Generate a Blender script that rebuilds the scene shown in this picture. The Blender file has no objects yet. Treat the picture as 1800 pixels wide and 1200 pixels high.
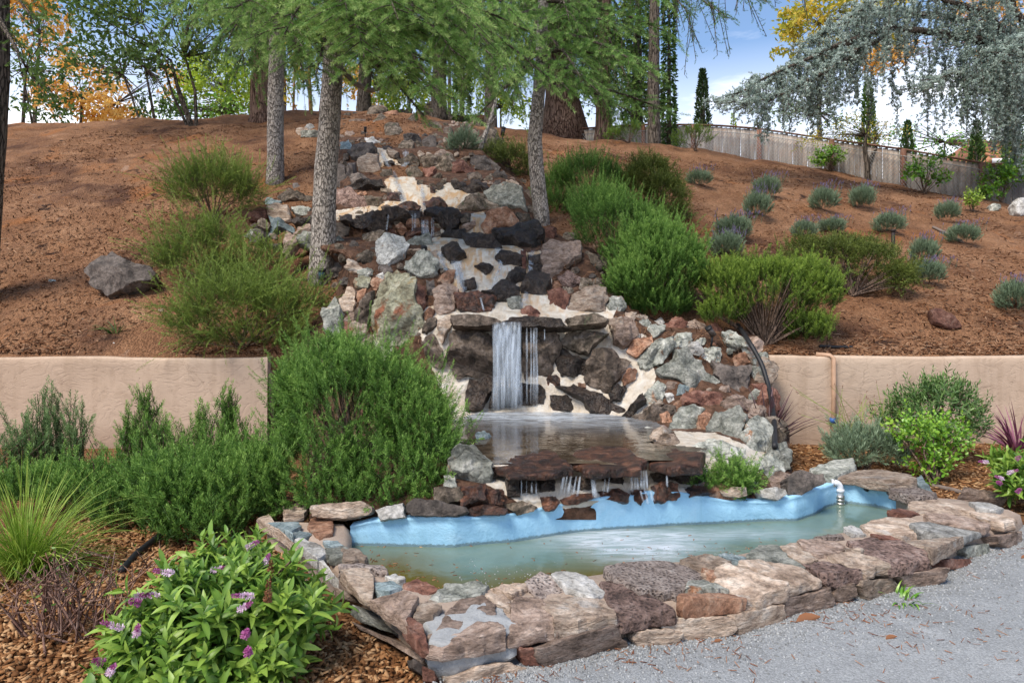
import bpy, math, random
import numpy as np
from mathutils import Vector, noise as mnoise

scene = bpy.context.scene
C = scene.collection
PI = math.pi
rng = np.random.default_rng(7)

# ------------------------------------------------------------------ camera
EYE, FPX, CX, HY = 1.5, 1200.0, 900.0, 560.0      # photo pixels: focal, centre column, horizon row
cam_data = bpy.data.cameras.new('camera')
cam_data.sensor_width = 36.0
cam_data.lens = 24.0
cam_data.shift_y = -(600.0 - HY) / 1800.0
cam_data.clip_start = 0.05
cam_data.clip_end = 3000.0
cam = bpy.data.objects.new('camera', cam_data)
C.objects.link(cam)
cam.location = (0, 0, EYE)
cam.rotation_euler = (PI / 2, 0, 0)
scene.camera = cam

# ------------------------------------------------------------------ sky, soft sun, exposure
SUN_EL, SUN_AZ = math.radians(56), math.radians(222)      # behind the camera, a little to the left
world = bpy.data.worlds.new('World')
scene.world = world
world.use_nodes = True
wn, wl = world.node_tree.nodes, world.node_tree.links
wn.clear()
w_out = wn.new('ShaderNodeOutputWorld')
w_bg = wn.new('ShaderNodeBackground')
w_sky = wn.new('ShaderNodeTexSky')
w_sky.sky_type = 'NISHITA'
w_sky.sun_disc = False
w_sky.sun_elevation = SUN_EL
w_sky.sun_rotation = SUN_AZ
w_sky.air_density = 1.0
w_sky.dust_density = 0.3
w_sky.ozone_density = 2.6
w_tc = wn.new('ShaderNodeTexCoord')
w_map = wn.new('ShaderNodeMapping')
w_map.inputs['Scale'].default_value = (1.2, 1.2, 4.5)
w_no = wn.new('ShaderNodeTexNoise')
w_no.inputs['Scale'].default_value = 2.2
w_no.inputs['Detail'].default_value = 7
w_no.inputs['Roughness'].default_value = 0.58
w_rp = wn.new('ShaderNodeValToRGB')
w_rp.color_ramp.elements[0].position = 0.56
w_rp.color_ramp.elements[0].color = (0, 0, 0, 1)
w_rp.color_ramp.elements[1].position = 0.9
w_rp.color_ramp.elements[1].color = (1, 1, 1, 1)
w_sep = wn.new('ShaderNodeSeparateXYZ')
w_hz = wn.new('ShaderNodeMapRange')                # thicker cloud low in the sky, all round
w_hz.inputs['From Min'].default_value = 0.16
w_hz.inputs['From Max'].default_value = 0.36
w_hz.inputs['To Min'].default_value = 0.85
w_hz.inputs['To Max'].default_value = 0.0
w_add = wn.new('ShaderNodeMath'); w_add.operation = 'ADD'; w_add.use_clamp = True
w_mix = wn.new('ShaderNodeMixRGB')
w_mix.inputs['Color2'].default_value = (8.6, 8.5, 8.7, 1)
wl.new(w_tc.outputs['Generated'], w_map.inputs['Vector'])
wl.new(w_map.outputs['Vector'], w_no.inputs['Vector'])
wl.new(w_no.outputs['Fac'], w_rp.inputs['Fac'])
wl.new(w_tc.outputs['Generated'], w_sep.inputs['Vector'])
wl.new(w_sep.outputs['Z'], w_hz.inputs['Value'])
wl.new(w_rp.outputs['Color'], w_add.inputs[0])
wl.new(w_hz.outputs['Result'], w_add.inputs[1])
wl.new(w_add.outputs['Value'], w_mix.inputs['Fac'])
wl.new(w_sky.outputs['Color'], w_mix.inputs['Color1'])
wl.new(w_mix.outputs['Color'], w_bg.inputs['Color'])
w_bg.inputs['Strength'].default_value = 0.068
wl.new(w_bg.outputs['Background'], w_out.inputs['Surface'])

sun_data = bpy.data.lights.new('sun', 'SUN')
sun_data.energy = 1.5
sun_data.angle = math.radians(24)
sun_data.color = (1.0, 0.91, 0.78)
sun = bpy.data.objects.new('sun', sun_data)
C.objects.link(sun)
sd = Vector((math.sin(SUN_AZ) * math.cos(SUN_EL), math.cos(SUN_AZ) * math.cos(SUN_EL), math.sin(SUN_EL)))
sun.rotation_euler = sd.to_track_quat('Z', 'Y').to_euler()
sun.location = (0, 0, 30)

scene.view_settings.view_transform = 'Standard'
scene.view_settings.look = 'None'
scene.view_settings.exposure = 1.68
scene.view_settings.gamma = 1.0
scene.view_settings.use_curve_mapping = False
scene.render.engine = 'CYCLES'
scene.cycles.max_bounces = 6
scene.cycles.transparent_max_bounces = 12
scene.cycles.use_denoising = True

# ------------------------------------------------------------------ tags and objects
def tag(o, label=None, cat=None, group=None, kind=None):
    if label: o['label'] = label
    if cat: o['category'] = cat
    if group: o['group'] = group
    if kind: o['kind'] = kind
    return o

def thing(name, label, cat, loc=(0, 0, 0), group=None):
    o = bpy.data.objects.new(name, None)
    C.objects.link(o)
    o.location = loc
    o.empty_display_size = 0.1
    return tag(o, label, cat, group)

def build(name, V, F, mat, parent=None, tone=None, smooth=True, loc=None, sharp=None, attrs=None, kind=None):
    """V (n,3) world points, F: list of index arrays (m,3) / (m,4). One mesh object; loc = its origin."""
    V = np.asarray(V, dtype=np.float64)
    if loc is None:
        loc = V.mean(0) if parent is None else np.zeros(3)
    loc = np.asarray(loc, dtype=np.float64)
    base = np.zeros(3)
    p = parent
    while p is not None:
        base = base + np.array(p.location); p = p.parent
    W = V - loc
    me = bpy.data.meshes.new(name)
    if not isinstance(F, (list, tuple)): F = [F]
    F = [np.asarray(f, dtype=np.int32) for f in F if len(f)]
    nl = sum(f.size for f in F); npoly = sum(len(f) for f in F)
    me.vertices.add(len(W)); me.loops.add(nl); me.polygons.add(npoly)
    me.vertices.foreach_set('co', W.astype(np.float32).ravel())
    me.loops.foreach_set('vertex_index', np.concatenate([f.ravel() for f in F]))
    st, tot, s = [], [], 0
    for f in F:
        k = f.shape[1]
        st.append(s + np.arange(len(f)) * k); s += f.size
        tot.append(np.full(len(f), k))
    me.polygons.foreach_set('loop_start', np.concatenate(st).astype(np.int32))
    if smooth: me.polygons.foreach_set('use_smooth', np.ones(npoly, dtype=bool))
    me.update(calc_edges=True)
    if tone is not None:
        a = me.attributes.new('tone', 'FLOAT', 'POINT')
        a.data.foreach_set('value', np.asarray(tone, dtype=np.float32))
    for k, v in (attrs or {}).items():
        a = me.attributes.new(k, 'FLOAT', 'POINT')
        a.data.foreach_set('value', np.asarray(v, dtype=np.float32))
    if sharp: me.set_sharp_from_angle(angle=math.radians(sharp))
    me.materials.append(mat)
    o = bpy.data.objects.new(name, me)
    C.objects.link(o)
    if parent is not None:
        o.parent = parent
    o.location = loc - base
    if kind: o['kind'] = kind
    return o

class MB:
    """Collects shapes into one mesh."""
    def __init__(s): s.V = []; s.F = []; s.T = []; s.n = 0
    def add(s, V, F, tone=0.5):
        V = np.asarray(V, float)
        s.V.append(V)
        for f in (F if isinstance(F, (list, tuple)) else [F]):
            f = np.asarray(f, np.int32)
            if len(f): s.F.append(f + s.n)
        s.T.append(np.full(len(V), tone) if np.isscalar(tone) else np.asarray(tone))
        s.n += len(V)
    def box(s, x0, x1, y0, y1, z0, z1, tone=.5):
        V = np.array([[x, y, z] for x in (x0, x1) for y in (y0, y1) for z in (z0, z1)])
        s.add(V, np.array([[0, 1, 3, 2], [4, 6, 7, 5], [0, 4, 5, 1], [2, 3, 7, 6], [0, 2, 6, 4], [1, 5, 7, 3]]), tone)
    def tube(s, P, R, k=8, tone=.5, cap=True, wob=0.0, seed=0):
        P = np.asarray(P, float); n = len(P)
        R = np.full(n, R) if np.isscalar(R) else np.asarray(R, float)
        T = np.gradient(P, axis=0); T /= np.linalg.norm(T, axis=1)[:, None] + 1e-9
        up = np.array([0, 0, 1.0]) if abs(T[0][2]) < .9 else np.array([0, 1.0, 0])
        a = np.arange(k) / k * 2 * PI
        r2 = np.random.default_rng(seed)
        V = []
        for i in range(n):
            u = up - T[i] * up.dot(T[i]); u /= np.linalg.norm(u) + 1e-9
            w = np.cross(T[i], u); up = u
            rr = R[i] * (1 + wob * r2.uniform(-1, 1, k))
            V.append(P[i] + np.outer(np.cos(a) * rr, u) + np.outer(np.sin(a) * rr, w))
        V = np.concatenate(V)
        j = np.arange(k); q = []
        for i in range(n - 1):
            q.append(np.stack([i * k + j, i * k + (j + 1) % k, (i + 1) * k + (j + 1) % k, (i + 1) * k + j], 1))
        F = [np.concatenate(q)]
        if cap:
            V = np.vstack([V, P[0], P[-1]])
            F.append(np.stack([(j + 1) % k, j, np.full(k, n * k)], 1))
            F.append(np.stack([(n - 1) * k + j, (n - 1) * k + (j + 1) % k, np.full(k, n * k + 1)], 1))
        s.add(V, F, tone)
    def build(s, name, mat, parent=None, **kw):
        return build(name, np.concatenate(s.V), s.F, mat, parent, tone=np.concatenate(s.T), **kw)

# ------------------------------------------------------------------ numeric noise
def _hash(ix, iy, iz, seed):
    h = (ix * 374761393 + iy * 668265263 + iz * 2147483647 + seed * 974711) & 0xFFFFFFFF
    h = ((h ^ (h >> 13)) * 1274126177) & 0xFFFFFFFF
    return ((h ^ (h >> 16)) & 0xFFFF) / 65535.0 * 2 - 1
def vnoise(P, scale=1.0, seed=0):
    P = np.asarray(P, float) * scale
    if P.shape[1] == 2: P = np.column_stack([P, np.zeros(len(P))])
    I = np.floor(P).astype(np.int64); f = P - I; f = f * f * (3 - 2 * f)
    r = 0
    for dx in (0, 1):
        for dy in (0, 1):
            for dz in (0, 1):
                w = (f[:, 0] if dx else 1 - f[:, 0]) * (f[:, 1] if dy else 1 - f[:, 1]) * (f[:, 2] if dz else 1 - f[:, 2])
                r = r + w * _hash(I[:, 0] + dx, I[:, 1] + dy, I[:, 2] + dz, seed)
    return r
def fbm(P, scale=1.0, oct=4, seed=0):
    r, a = 0, 1.0
    for i in range(oct):
        r = r + a * vnoise(P, scale * 2 ** i, seed + i * 17); a *= .5
    return r

# ------------------------------------------------------------------ layout helpers
def at(px, py, Y): return np.array([(px - CX) / FPX * Y, Y, EYE + (HY - py) / FPX * Y])
def on_z(px, py, z):
    Y = (EYE - z) * FPX / (py - HY)
    return np.array([(px - CX) / FPX * Y, Y, z])
WALL_Y = 7.9
RX = np.array([-40, -15, -10, -7.5, -5, -2.5, 0, 1.7, 3.8, 7.2, 11.7, 15, 22, 40.])
RZ = np.array([7.0, 7.15, 7.25, 7.4, 7.55, 7.35, 6.95, 6.8, 6.6, 6.1, 5.3, 4.6, 3.6, 3.2])
def smooth(t): t = np.clip(t, 0, 1); return t * t * (3 - 2 * t)
def hill(X, Y, rough=True):
    X = np.asarray(X, float); Y = np.asarray(Y, float)
    rz = np.interp(X, RX, RZ)
    t = np.clip((Y - (WALL_Y + .1)) / (20 - WALL_Y - .1), 0, 1)
    tt = np.where(t < .93, t, .93 + .07 * np.sin(np.clip((t - .93) / .07, 0, 1) * PI / 2) * .64)
    tt = tt / (.93 + .07 * .64)
    z = 1.02 + (rz - 1.02) * (tt + .035 * np.sin(PI * t))
    xc = np.interp(Y, [8, 10.6, 13, 19], [.1, -.6, -1.8, -2.9])
    z = z + .38 * np.exp(-((X - xc) / 1.9) ** 2) * smooth((Y - 8.0) / 1.6) * smooth((19.5 - Y) / 3)
    if rough:
        P = np.column_stack([X.ravel(), Y.ravel()])
        n = (.09 * fbm(P, .55, 3, 3) + .045 * fbm(P, 2.2, 4, 9)).reshape(X.shape)
        z = z + n * smooth((Y - 8.0) / 1.0)
    return z
def hill_hit(px, py, y0=8.05, y1=24.):
    Y = np.linspace(y0, y1, 3200)
    X = (px - CX) / FPX * Y; Z = EYE + (HY - py) / FPX * Y
    d = hill(X, Y) - Z
    k = np.argmax(d > 0) if (d > 0).any() else len(Y) - 1
    return np.array([X[k], Y[k], hill(X[k:k + 1], Y[k:k + 1])[0]])
def in_poly(px, py, poly):
    px = np.asarray(px, float); py = np.asarray(py, float); r = np.zeros(px.shape, bool)
    n = len(poly)
    for i in range(n):
        x0, y0 = poly[i]; x1, y1 = poly[(i + 1) % n]
        if y0 == y1: continue
        r ^= ((y0 > py) != (y1 > py)) & (px < (x1 - x0) * (py - y0) / (y1 - y0) + x0)
    return r

# ------------------------------------------------------------------ materials
def new_mat(name):
    m = bpy.data.materials.new(name); m.use_nodes = True
    n = m.node_tree.nodes; l = m.node_tree.links
    return m, n, l, n['Principled BSDF']
def ramp(n, stops, interp='LINEAR'):
    r = n.new('ShaderNodeValToRGB'); cr = r.color_ramp; cr.interpolation = interp
    while len(cr.elements) < len(stops): cr.elements.new(.5)
    for e, (p, c) in zip(cr.elements, stops):
        e.position = p; e.color = (*c, 1) if len(c) == 3 else c
    return r
def noise_node(n, l, vec, scale, detail=6, rough=.55, dist=0.0):
    t = n.new('ShaderNodeTexNoise')
    t.inputs['Scale'].default_value = scale; t.inputs['Detail'].default_value = detail
    t.inputs['Roughness'].default_value = rough; t.inputs['Distortion'].default_value = dist
    if vec is not None: l.new(vec, t.inputs['Vector'])
    return t
def obj_coords(n, l, scale=(1, 1, 1), offset=True):
    tc = n.new('ShaderNodeTexCoord'); oi = n.new('ShaderNodeObjectInfo')
    mp = n.new('ShaderNodeMapping'); mp.inputs['Scale'].default_value = scale
    l.new(tc.outputs['Object'], mp.inputs['Vector'])
    if offset:
        mu = n.new('ShaderNodeMath'); mu.operation = 'MULTIPLY'; mu.inputs[1].default_value = 37.0
        l.new(oi.outputs['Random'], mu.inputs[0])
        cb = n.new('ShaderNodeCombineXYZ')
        for i in range(3): l.new(mu.outputs[0], cb.inputs[i])
        l.new(cb.outputs[0], mp.inputs['Location'])
    return mp.outputs['Vector'], oi
def mixc(n, l, fac, a, b, mode='MIX'):
    m = n.new('ShaderNodeMixRGB'); m.blend_type = mode
    for s, v in ((m.inputs['Fac'], fac), (m.inputs['Color1'], a), (m.inputs['Color2'], b)):
        if isinstance(v, (int, float)): s.default_value = v
        elif isinstance(v, tuple): s.default_value = (*v, 1)
        else: l.new(v, s)
    return m.outputs['Color']
def math_node(n, l, op, a, b=None, clamp=False):
    m = n.new('ShaderNodeMath'); m.operation = op; m.use_clamp = clamp
    for s, v in zip(m.inputs, (a, b)):
        if v is None: continue
        if isinstance(v, (int, float)): s.default_value = v
        else: l.new(v, s)
    return m.outputs[0]
def bump(n, l, bsdf, height, strength=.5, dist=.02):
    b = n.new('ShaderNodeBump'); b.inputs['Strength'].default_value = strength; b.inputs['Distance'].default_value = dist
    l.new(height, b.inputs['Height']); l.new(b.outputs['Normal'], bsdf.inputs['Normal'])
    return b

def rock_mat(name, cols, scale=7, rough=.85, spec=.3, bstr=.8, bdist=.03, patch=None, layered=0, pits=0, crack=.5, vary=.35):
    """cols: 4 base colours dark -> light; patch = (colour, threshold) lichen or stain blotches."""
    m, n, l, b = new_mat(name)
    sc = (1, 1, 1) if not layered else (1, 1, layered)
    v, oi = obj_coords(n, l, sc)
    n1 = noise_node(n, l, v, scale * 1.5, 10, .68, .5)
    r = ramp(n, list(zip((.33, .44, .54, .67), cols)))
    l.new(n1.outputs['Fac'], r.inputs['Fac'])
    col = r.outputs['Color']
    if patch:
        for pc, th, ps in patch:
            n2 = noise_node(n, l, v, ps, 7, .66, .7)
            rp = ramp(n, [(th, (0, 0, 0)), (th + .07, (1, 1, 1))])
            l.new(n2.outputs['Fac'], rp.inputs['Fac'])
            col = mixc(n, l, rp.outputs['Color'], col, pc)
    # whole-stone value shift
    hs = n.new('ShaderNodeHueSaturation')
    mr = n.new('ShaderNodeMapRange'); mr.inputs['To Min'].default_value = 1 - vary; mr.inputs['To Max'].default_value = 1 + vary
    l.new(oi.outputs['Random'], mr.inputs['Value']); l.new(mr.outputs['Result'], hs.inputs['Value'])
    l.new(col, hs.inputs['Color'])
    n3 = noise_node(n, l, v, scale * 7, 6, .7)
    sp = ramp(n, [(.34, (.42, .42, .42)), (.5, (.95, .95, .95)), (.66, (1.3, 1.3, 1.3))]); l.new(n3.outputs['Fac'], sp.inputs['Fac'])
    col = mixc(n, l, .8, hs.outputs['Color'], sp.outputs['Color'], 'MULTIPLY')
    l.new(col, b.inputs['Base Color'])
    b.inputs['Roughness'].default_value = rough
    b.inputs['Specular IOR Level'].default_value = spec
    h = math_node(n, l, 'ADD', n1.outputs['Fac'], math_node(n, l, 'MULTIPLY', n3.outputs['Fac'], .45))
    if crack:
        vo = n.new('ShaderNodeTexVoronoi'); vo.feature = 'DISTANCE_TO_EDGE'; vo.inputs['Scale'].default_value = scale * 1.1
        wv = mixc(n, l, .12, v, n1.outputs['Color'], 'ADD'); l.new(wv, vo.inputs['Vector'])
        ce = n.new('ShaderNodeMapRange'); ce.inputs['From Max'].default_value = .07; l.new(vo.outputs['Distance'], ce.inputs['Value'])
        h = math_node(n, l, 'ADD', h, math_node(n, l, 'MULTIPLY', ce.outputs['Result'], crack * .5))
    if pits:
        vp = n.new('ShaderNodeTexVoronoi'); vp.inputs['Scale'].default_value = pits; l.new(v, vp.inputs['Vector'])
        pr = n.new('ShaderNodeMapRange'); pr.inputs['From Max'].default_value = .45; l.new(vp.outputs['Distance'], pr.inputs['Value'])
        h = math_node(n, l, 'ADD', h, math_node(n, l, 'MULTIPLY', pr.outputs['Result'], .5))
        col2 = mixc(n, l, math_node(n, l, 'SUBTRACT', 1.0, pr.outputs['Result'], True), col, (.045, .025, .018)); l.new(col2, b.inputs['Base Color'])
    bump(n, l, b, h, bstr, bdist)
    return m

M = {}
M['tan'] = rock_mat('tan_sandstone', [(.17, .12, .085), (.32, .235, .175), (.43, .335, .26), (.56, .48, .40)], 5, layered=3, patch=[((.40, .36, .32), .6, 4), ((.22, .14, .10), .64, 6)])
M['brown'] = rock_mat('brown_sandstone', [(.11, .075, .058), (.24, .17, .13), (.34, .25, .2), (.45, .36, .30)], 6, layered=2.5, patch=[((.34, .29, .25), .63, 5)])
M['grey'] = rock_mat('grey_green_rock', [(.10, .105, .09), (.22, .225, .19), (.34, .34, .295), (.50, .49, .43)], 6, patch=[((.34, .17, .09), .62, 4.5), ((.62, .61, .56), .63, 9)], crack=.8)
M['blue'] = rock_mat('blue_grey_rock', [(.10, .13, .14), (.18, .23, .24), (.26, .32, .33), (.42, .46, .46)], 8, patch=[((.33, .26, .2), .66, 6)])
M['white'] = rock_mat('white_quartz', [(.20, .18, .155), (.40, .38, .345), (.53, .51, .475), (.66, .64, .61)], 5, patch=[((.33, .2, .12), .66, 5)])
M['palegrey'] = rock_mat('pale_grey_rock', [(.16, .15, .135), (.31, .30, .275), (.43, .42, .39), (.56, .55, .52)], 6, patch=[((.30, .22, .16), .64, 6)], crack=.8)
M['lava'] = rock_mat('red_lava_rock', [(.09, .06, .05), (.20, .13, .108), (.30, .20, .165), (.40, .30, .26)], 8, pits=46, bstr=1.0, crack=0)
M['lavagrey'] = rock_mat('grey_lava_rock', [(.14, .108, .095), (.27, .215, .185), (.36, .295, .26), (.46, .40, .355)], 8, pits=55, bstr=1.0, crack=0)
M['rust'] = rock_mat('rusty_orange_rock', [(.11, .05, .03), (.26, .13, .078), (.37, .205, .13), (.46, .33, .24)], 6, patch=[((.36, .31, .24), .64, 5)])
M['lichen'] = rock_mat('yellow_lichen_rock', [(.13, .11, .07), (.29, .27, .18), (.42, .41, .29), (.55, .53, .42)], 5, patch=[((.33, .13, .07), .56, 2.2), ((.40, .27, .11), .62, 4)], crack=.7)
M['wet'] = rock_mat('wet_dark_rock', [(.008, .006, .005), (.022, .015, .011), (.045, .03, .021), (.10, .075, .055)], 7, rough=.38, spec=.5, bstr=1.0, pits=40, crack=.4)
M['wetbrown'] = rock_mat('wet_brown_rock', [(.012, .006, .004), (.04, .018, .011), (.10, .04, .022), (.22, .10, .055)], 7, rough=.33, spec=.5, bstr=1.0)
M['mossbrown'] = rock_mat('dark_mossy_rock', [(.025, .02, .014), (.09, .07, .05), (.18, .14, .105), (.34, .28, .22)], 6, patch=[((.075, .085, .045), .6, 5), ((.2, .09, .055), .64, 4)])
M['darkface'] = rock_mat('dark_damp_rock', [(.02, .014, .01), (.07, .052, .038), (.135, .10, .075), (.25, .2, .16)], 5, rough=.6, bstr=1.0, patch=[((.24, .2, .17), .65, 4)])
M['boulder'] = rock_mat('dark_grey_boulder', [(.04, .035, .032), (.09, .075, .066), (.14, .115, .10), (.2, .17, .15)], 5, crack=.2)
M['redrock'] = rock_mat('red_brown_rock', [(.06, .025, .018), (.14, .06, .042), (.21, .10, .07), (.3, .18, .14)], 6, patch=[((.3, .27, .24), .66, 6)])
# ------------------------------------------------------------------ ground materials
def ground_mat(name, stops, s1, s2, bd, patch=None, speck=None, rough=.95):
    m, n, l, b = new_mat(name)
    v, _ = obj_coords(n, l, offset=False)
    a = noise_node(n, l, v, s1, 8, .65, .3); f = noise_node(n, l, v, s2, 5, .7)
    mixf = math_node(n, l, 'ADD', math_node(n, l, 'MULTIPLY', a.outputs['Fac'], .55), math_node(n, l, 'MULTIPLY', f.outputs['Fac'], .45))
    r = ramp(n, stops); l.new(mixf, r.inputs['Fac'])
    col = r.outputs['Color']
    if patch:
        for pc, sc, th, w in patch:
            k = noise_node(n, l, v, sc, 7, .6, .5); rp = ramp(n, [(th, (0, 0, 0)), (th + w, (1, 1, 1))]); l.new(k.outputs['Fac'], rp.inputs['Fac'])
            col = mixc(n, l, rp.outputs['Color'], col, pc)
    h = mixf
    if speck:
        vo = n.new('ShaderNodeTexVoronoi'); vo.inputs['Scale'].default_value = speck; l.new(v, vo.inputs['Vector'])
        sr = ramp(n, [(0, (.62, .62, .62)), (1, (1.3, 1.3, 1.3))]); l.new(vo.outputs['Color'], sr.inputs['Fac'])
        col = mixc(n, l, .75, col, sr.outputs['Color'], 'MULTIPLY')
        h = math_node(n, l, 'SUBTRACT', h, math_node(n, l, 'MULTIPLY', vo.outputs['Distance'], .7))
    l.new(col, b.inputs['Base Color']); b.inputs['Roughness'].default_value = rough
    b.inputs['Specular IOR Level'].default_value = .15
    bump(n, l, b, h, .9, bd)
    return m
M['hill'] = ground_mat('bark_covered_soil', [(.3, (.085, .04, .022)), (.45, (.195, .095, .048)), (.56, (.285, .15, .08)), (.7, (.42, .255, .155))], 1.1, 26, .05,
                       patch=[((.085, .04, .024), .55, .53, .14), ((.30, .125, .048), .8, .57, .12), ((.05, .026, .017), 2.6, .61, .05), ((.33, .20, .13), 1.7, .64, .06)], speck=38)
M['mulch'] = ground_mat('wood_chip_soil', [(.3, (.06, .027, .012)), (.5, (.18, .085, .038)), (.7, (.36, .19, .09))], 5, 60, .03, speck=45)
M['gravel'] = ground_mat('grey_gravel', [(.32, (.185, .19, .19)), (.5, (.27, .28, .285)), (.68, (.37, .38, .385))], 1.6, 140, .006,
                         patch=[((.44, .45, .455), .9, .62, .1), ((.23, .235, .235), .7, .66, .1)], speck=150)

# ------------------------------------------------------------------ setting: ground, paths, hill
def grid_mesh(xs, ys, zf):
    X, Y = np.meshgrid(xs, ys); Z = zf(X, Y)
    V = np.column_stack([X.ravel(), Y.ravel(), Z.ravel()]); nx, ny = len(xs), len(ys)
    i = np.arange(ny - 1)[:, None] * nx + np.arange(nx - 1)[None]
    q = np.stack([i, i + 1, i + nx + 1, i + nx], -1).reshape(-1, 4)
    return V, q
V, q = grid_mesh(np.linspace(-900, 900, 7), np.array([-60, 0, 8.3, 60, 300, 900.]), lambda X, Y: np.full(X.shape, -.06))
tag(build('ground', V, q, M['mulch'], loc=(0, 0, 0)), kind='structure')
ys = np.concatenate([[8.0, 8.04], np.arange(8.1, 20.4, .12), np.arange(20.6, 27, .5), [30, 36, 45, 60, 90]])
def hz(X, Y):
    z = hill(X, Y)
    return np.where(Y < 8.02, z - .12, z) - np.clip(Y - 30, 0, 200) * .02
xs = np.concatenate([np.arange(-40, -16, 1.0), np.arange(-16, 17, .14), np.arange(17, 41, 1.0)])
V, q = grid_mesh(xs, ys, hz)
tag(build('hillside', V, q, M['hill'], loc=(0, 0, 0)), kind='structure')

# planting beds in front of the walls
def bed_z(X, Y):
    P = np.column_stack([X.ravel(), Y.ravel()])
    return (.02 * fbm(P, 1.3, 3, 5)).reshape(X.shape) + np.where(X > 1.5, smooth((Y - 4.8) / 1.2) * .04, 0)
V, q = grid_mesh(np.arange(-12, -.2, .1), np.arange(1.2, 8.0, .1), bed_z)
tag(build('mulch_bed', V, q, M['mulch'], loc=(0, 0, 0)), kind='structure')
V, q = grid_mesh(np.arange(2.2, 12, .1), np.arange(4.5, 8.0, .1), bed_z)
tag(build('mulch_bed', V, q, M['mulch'], loc=(0, 0, 0)), kind='structure')
def grav_z(X, Y):
    P = np.column_stack([X.ravel(), Y.ravel()])
    return (.008 * fbm(P, .9, 3, 15)).reshape(X.shape)
gx = [(-.5, -3), (-.38, 2.5), (-.2, 2.85), (.3, 3.2), (1.1, 3.45), (1.9, 3.85), (2.9, 4.45), (3.6, 4.85), (6, 5.7), (14, 8.0)]
V, q = grid_mesh(np.concatenate([np.arange(-.6, 4, .08), np.arange(4, 14, .4)]), np.linspace(0, 1, 70), lambda X, Y: X * 0)
top = np.interp(V[:, 0], [p[0] for p in gx], [p[1] for p in gx])
V[:, 1] = -3 + V[:, 1] * (top + 3)
V[:, 2] = grav_z(V[:, 0], V[:, 1]) + .03
tag(build('gravel_path', V, q, M['gravel'], loc=(0, 0, 0)), kind='structure')

# ------------------------------------------------------------------ retaining walls
def stucco():
    m, n, l, b = new_mat('beige_stucco')
    v, _ = obj_coords(n, l)
    big = noise_node(n, l, v, .7, 4, .5); mid = noise_node(n, l, v, 4.5, 8, .7, .8); fine = noise_node(n, l, v, 70, 5, .7)
    r = ramp(n, [(.3, (.47, .345, .25)), (.7, (.55, .42, .315))]); l.new(big.outputs['Fac'], r.inputs['Fac'])
    st = ramp(n, [(.34, (.8, .78, .76)), (.5, (1, 1, 1))]); l.new(mid.outputs['Fac'], st.inputs['Fac'])
    col = mixc(n, l, .7, r.outputs['Color'], st.outputs['Color'], 'MULTIPLY')
    # hairline cracks, rain streaks and soil splashed on the foot
    vo = n.new('ShaderNodeTexVoronoi'); vo.feature = 'DISTANCE_TO_EDGE'; vo.inputs['Scale'].default_value = 1.1; l.new(mixc(n, l, .35, v, mid.outputs['Color'], 'ADD'), vo.inputs['Vector'])
    ck = n.new('ShaderNodeMapRange'); ck.inputs['From Max'].default_value = .008; ck.inputs['To Min'].default_value = .45; ck.inputs['To Max'].default_value = 0; l.new(vo.outputs['Distance'], ck.inputs['Value'])
    ckm = math_node(n, l, 'MULTIPLY', ck.outputs['Result'], math_node(n, l, 'GREATER_THAN', big.outputs['Fac'], .5)); col = mixc(n, l, ckm, col, (.2, .13, .09))
    vst, _ = obj_coords(n, l, (3.5, 1, .25)); ss = noise_node(n, l, vst, 1.6, 5, .6); sr = ramp(n, [(.5, (1, 1, 1)), (.72, (.78, .75, .72))]); l.new(ss.outputs['Fac'], sr.inputs['Fac']); col = mixc(n, l, .7, col, sr.outputs['Color'], 'MULTIPLY')
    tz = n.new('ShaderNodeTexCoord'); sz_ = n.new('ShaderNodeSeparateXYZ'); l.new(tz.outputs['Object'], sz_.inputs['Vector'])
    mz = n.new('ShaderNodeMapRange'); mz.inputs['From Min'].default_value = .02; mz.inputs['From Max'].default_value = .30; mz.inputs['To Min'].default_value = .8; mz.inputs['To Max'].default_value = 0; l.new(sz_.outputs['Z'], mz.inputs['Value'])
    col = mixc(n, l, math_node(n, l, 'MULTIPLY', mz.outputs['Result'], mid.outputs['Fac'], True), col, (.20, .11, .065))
    l.new(col, b.inputs['Base Color']); b.inputs['Roughness'].default_value = .9; b.inputs['Specular IOR Level'].default_value = .2
    # trowel ridges: sharp edged smears
    rid = ramp(n, [(.40, (0, 0, 0)), (.44, (.8, .8, .8)), (.55, (1, 1, 1)), (.60, (.3, .3, .3))])
    v2, _ = obj_coords(n, l, (1, 1, 1.9)); m2 = noise_node(n, l, v2, 3.2, 9, .6, 1.6); l.new(m2.outputs['Fac'], rid.inputs['Fac'])
    h = math_node(n, l, 'ADD', rid.outputs['Color'], math_node(n, l, 'MULTIPLY', fine.outputs['Fac'], .25))
    bump(n, l, b, h, .35, .010)
    return m
M['stucco'] = stucco()
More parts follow.
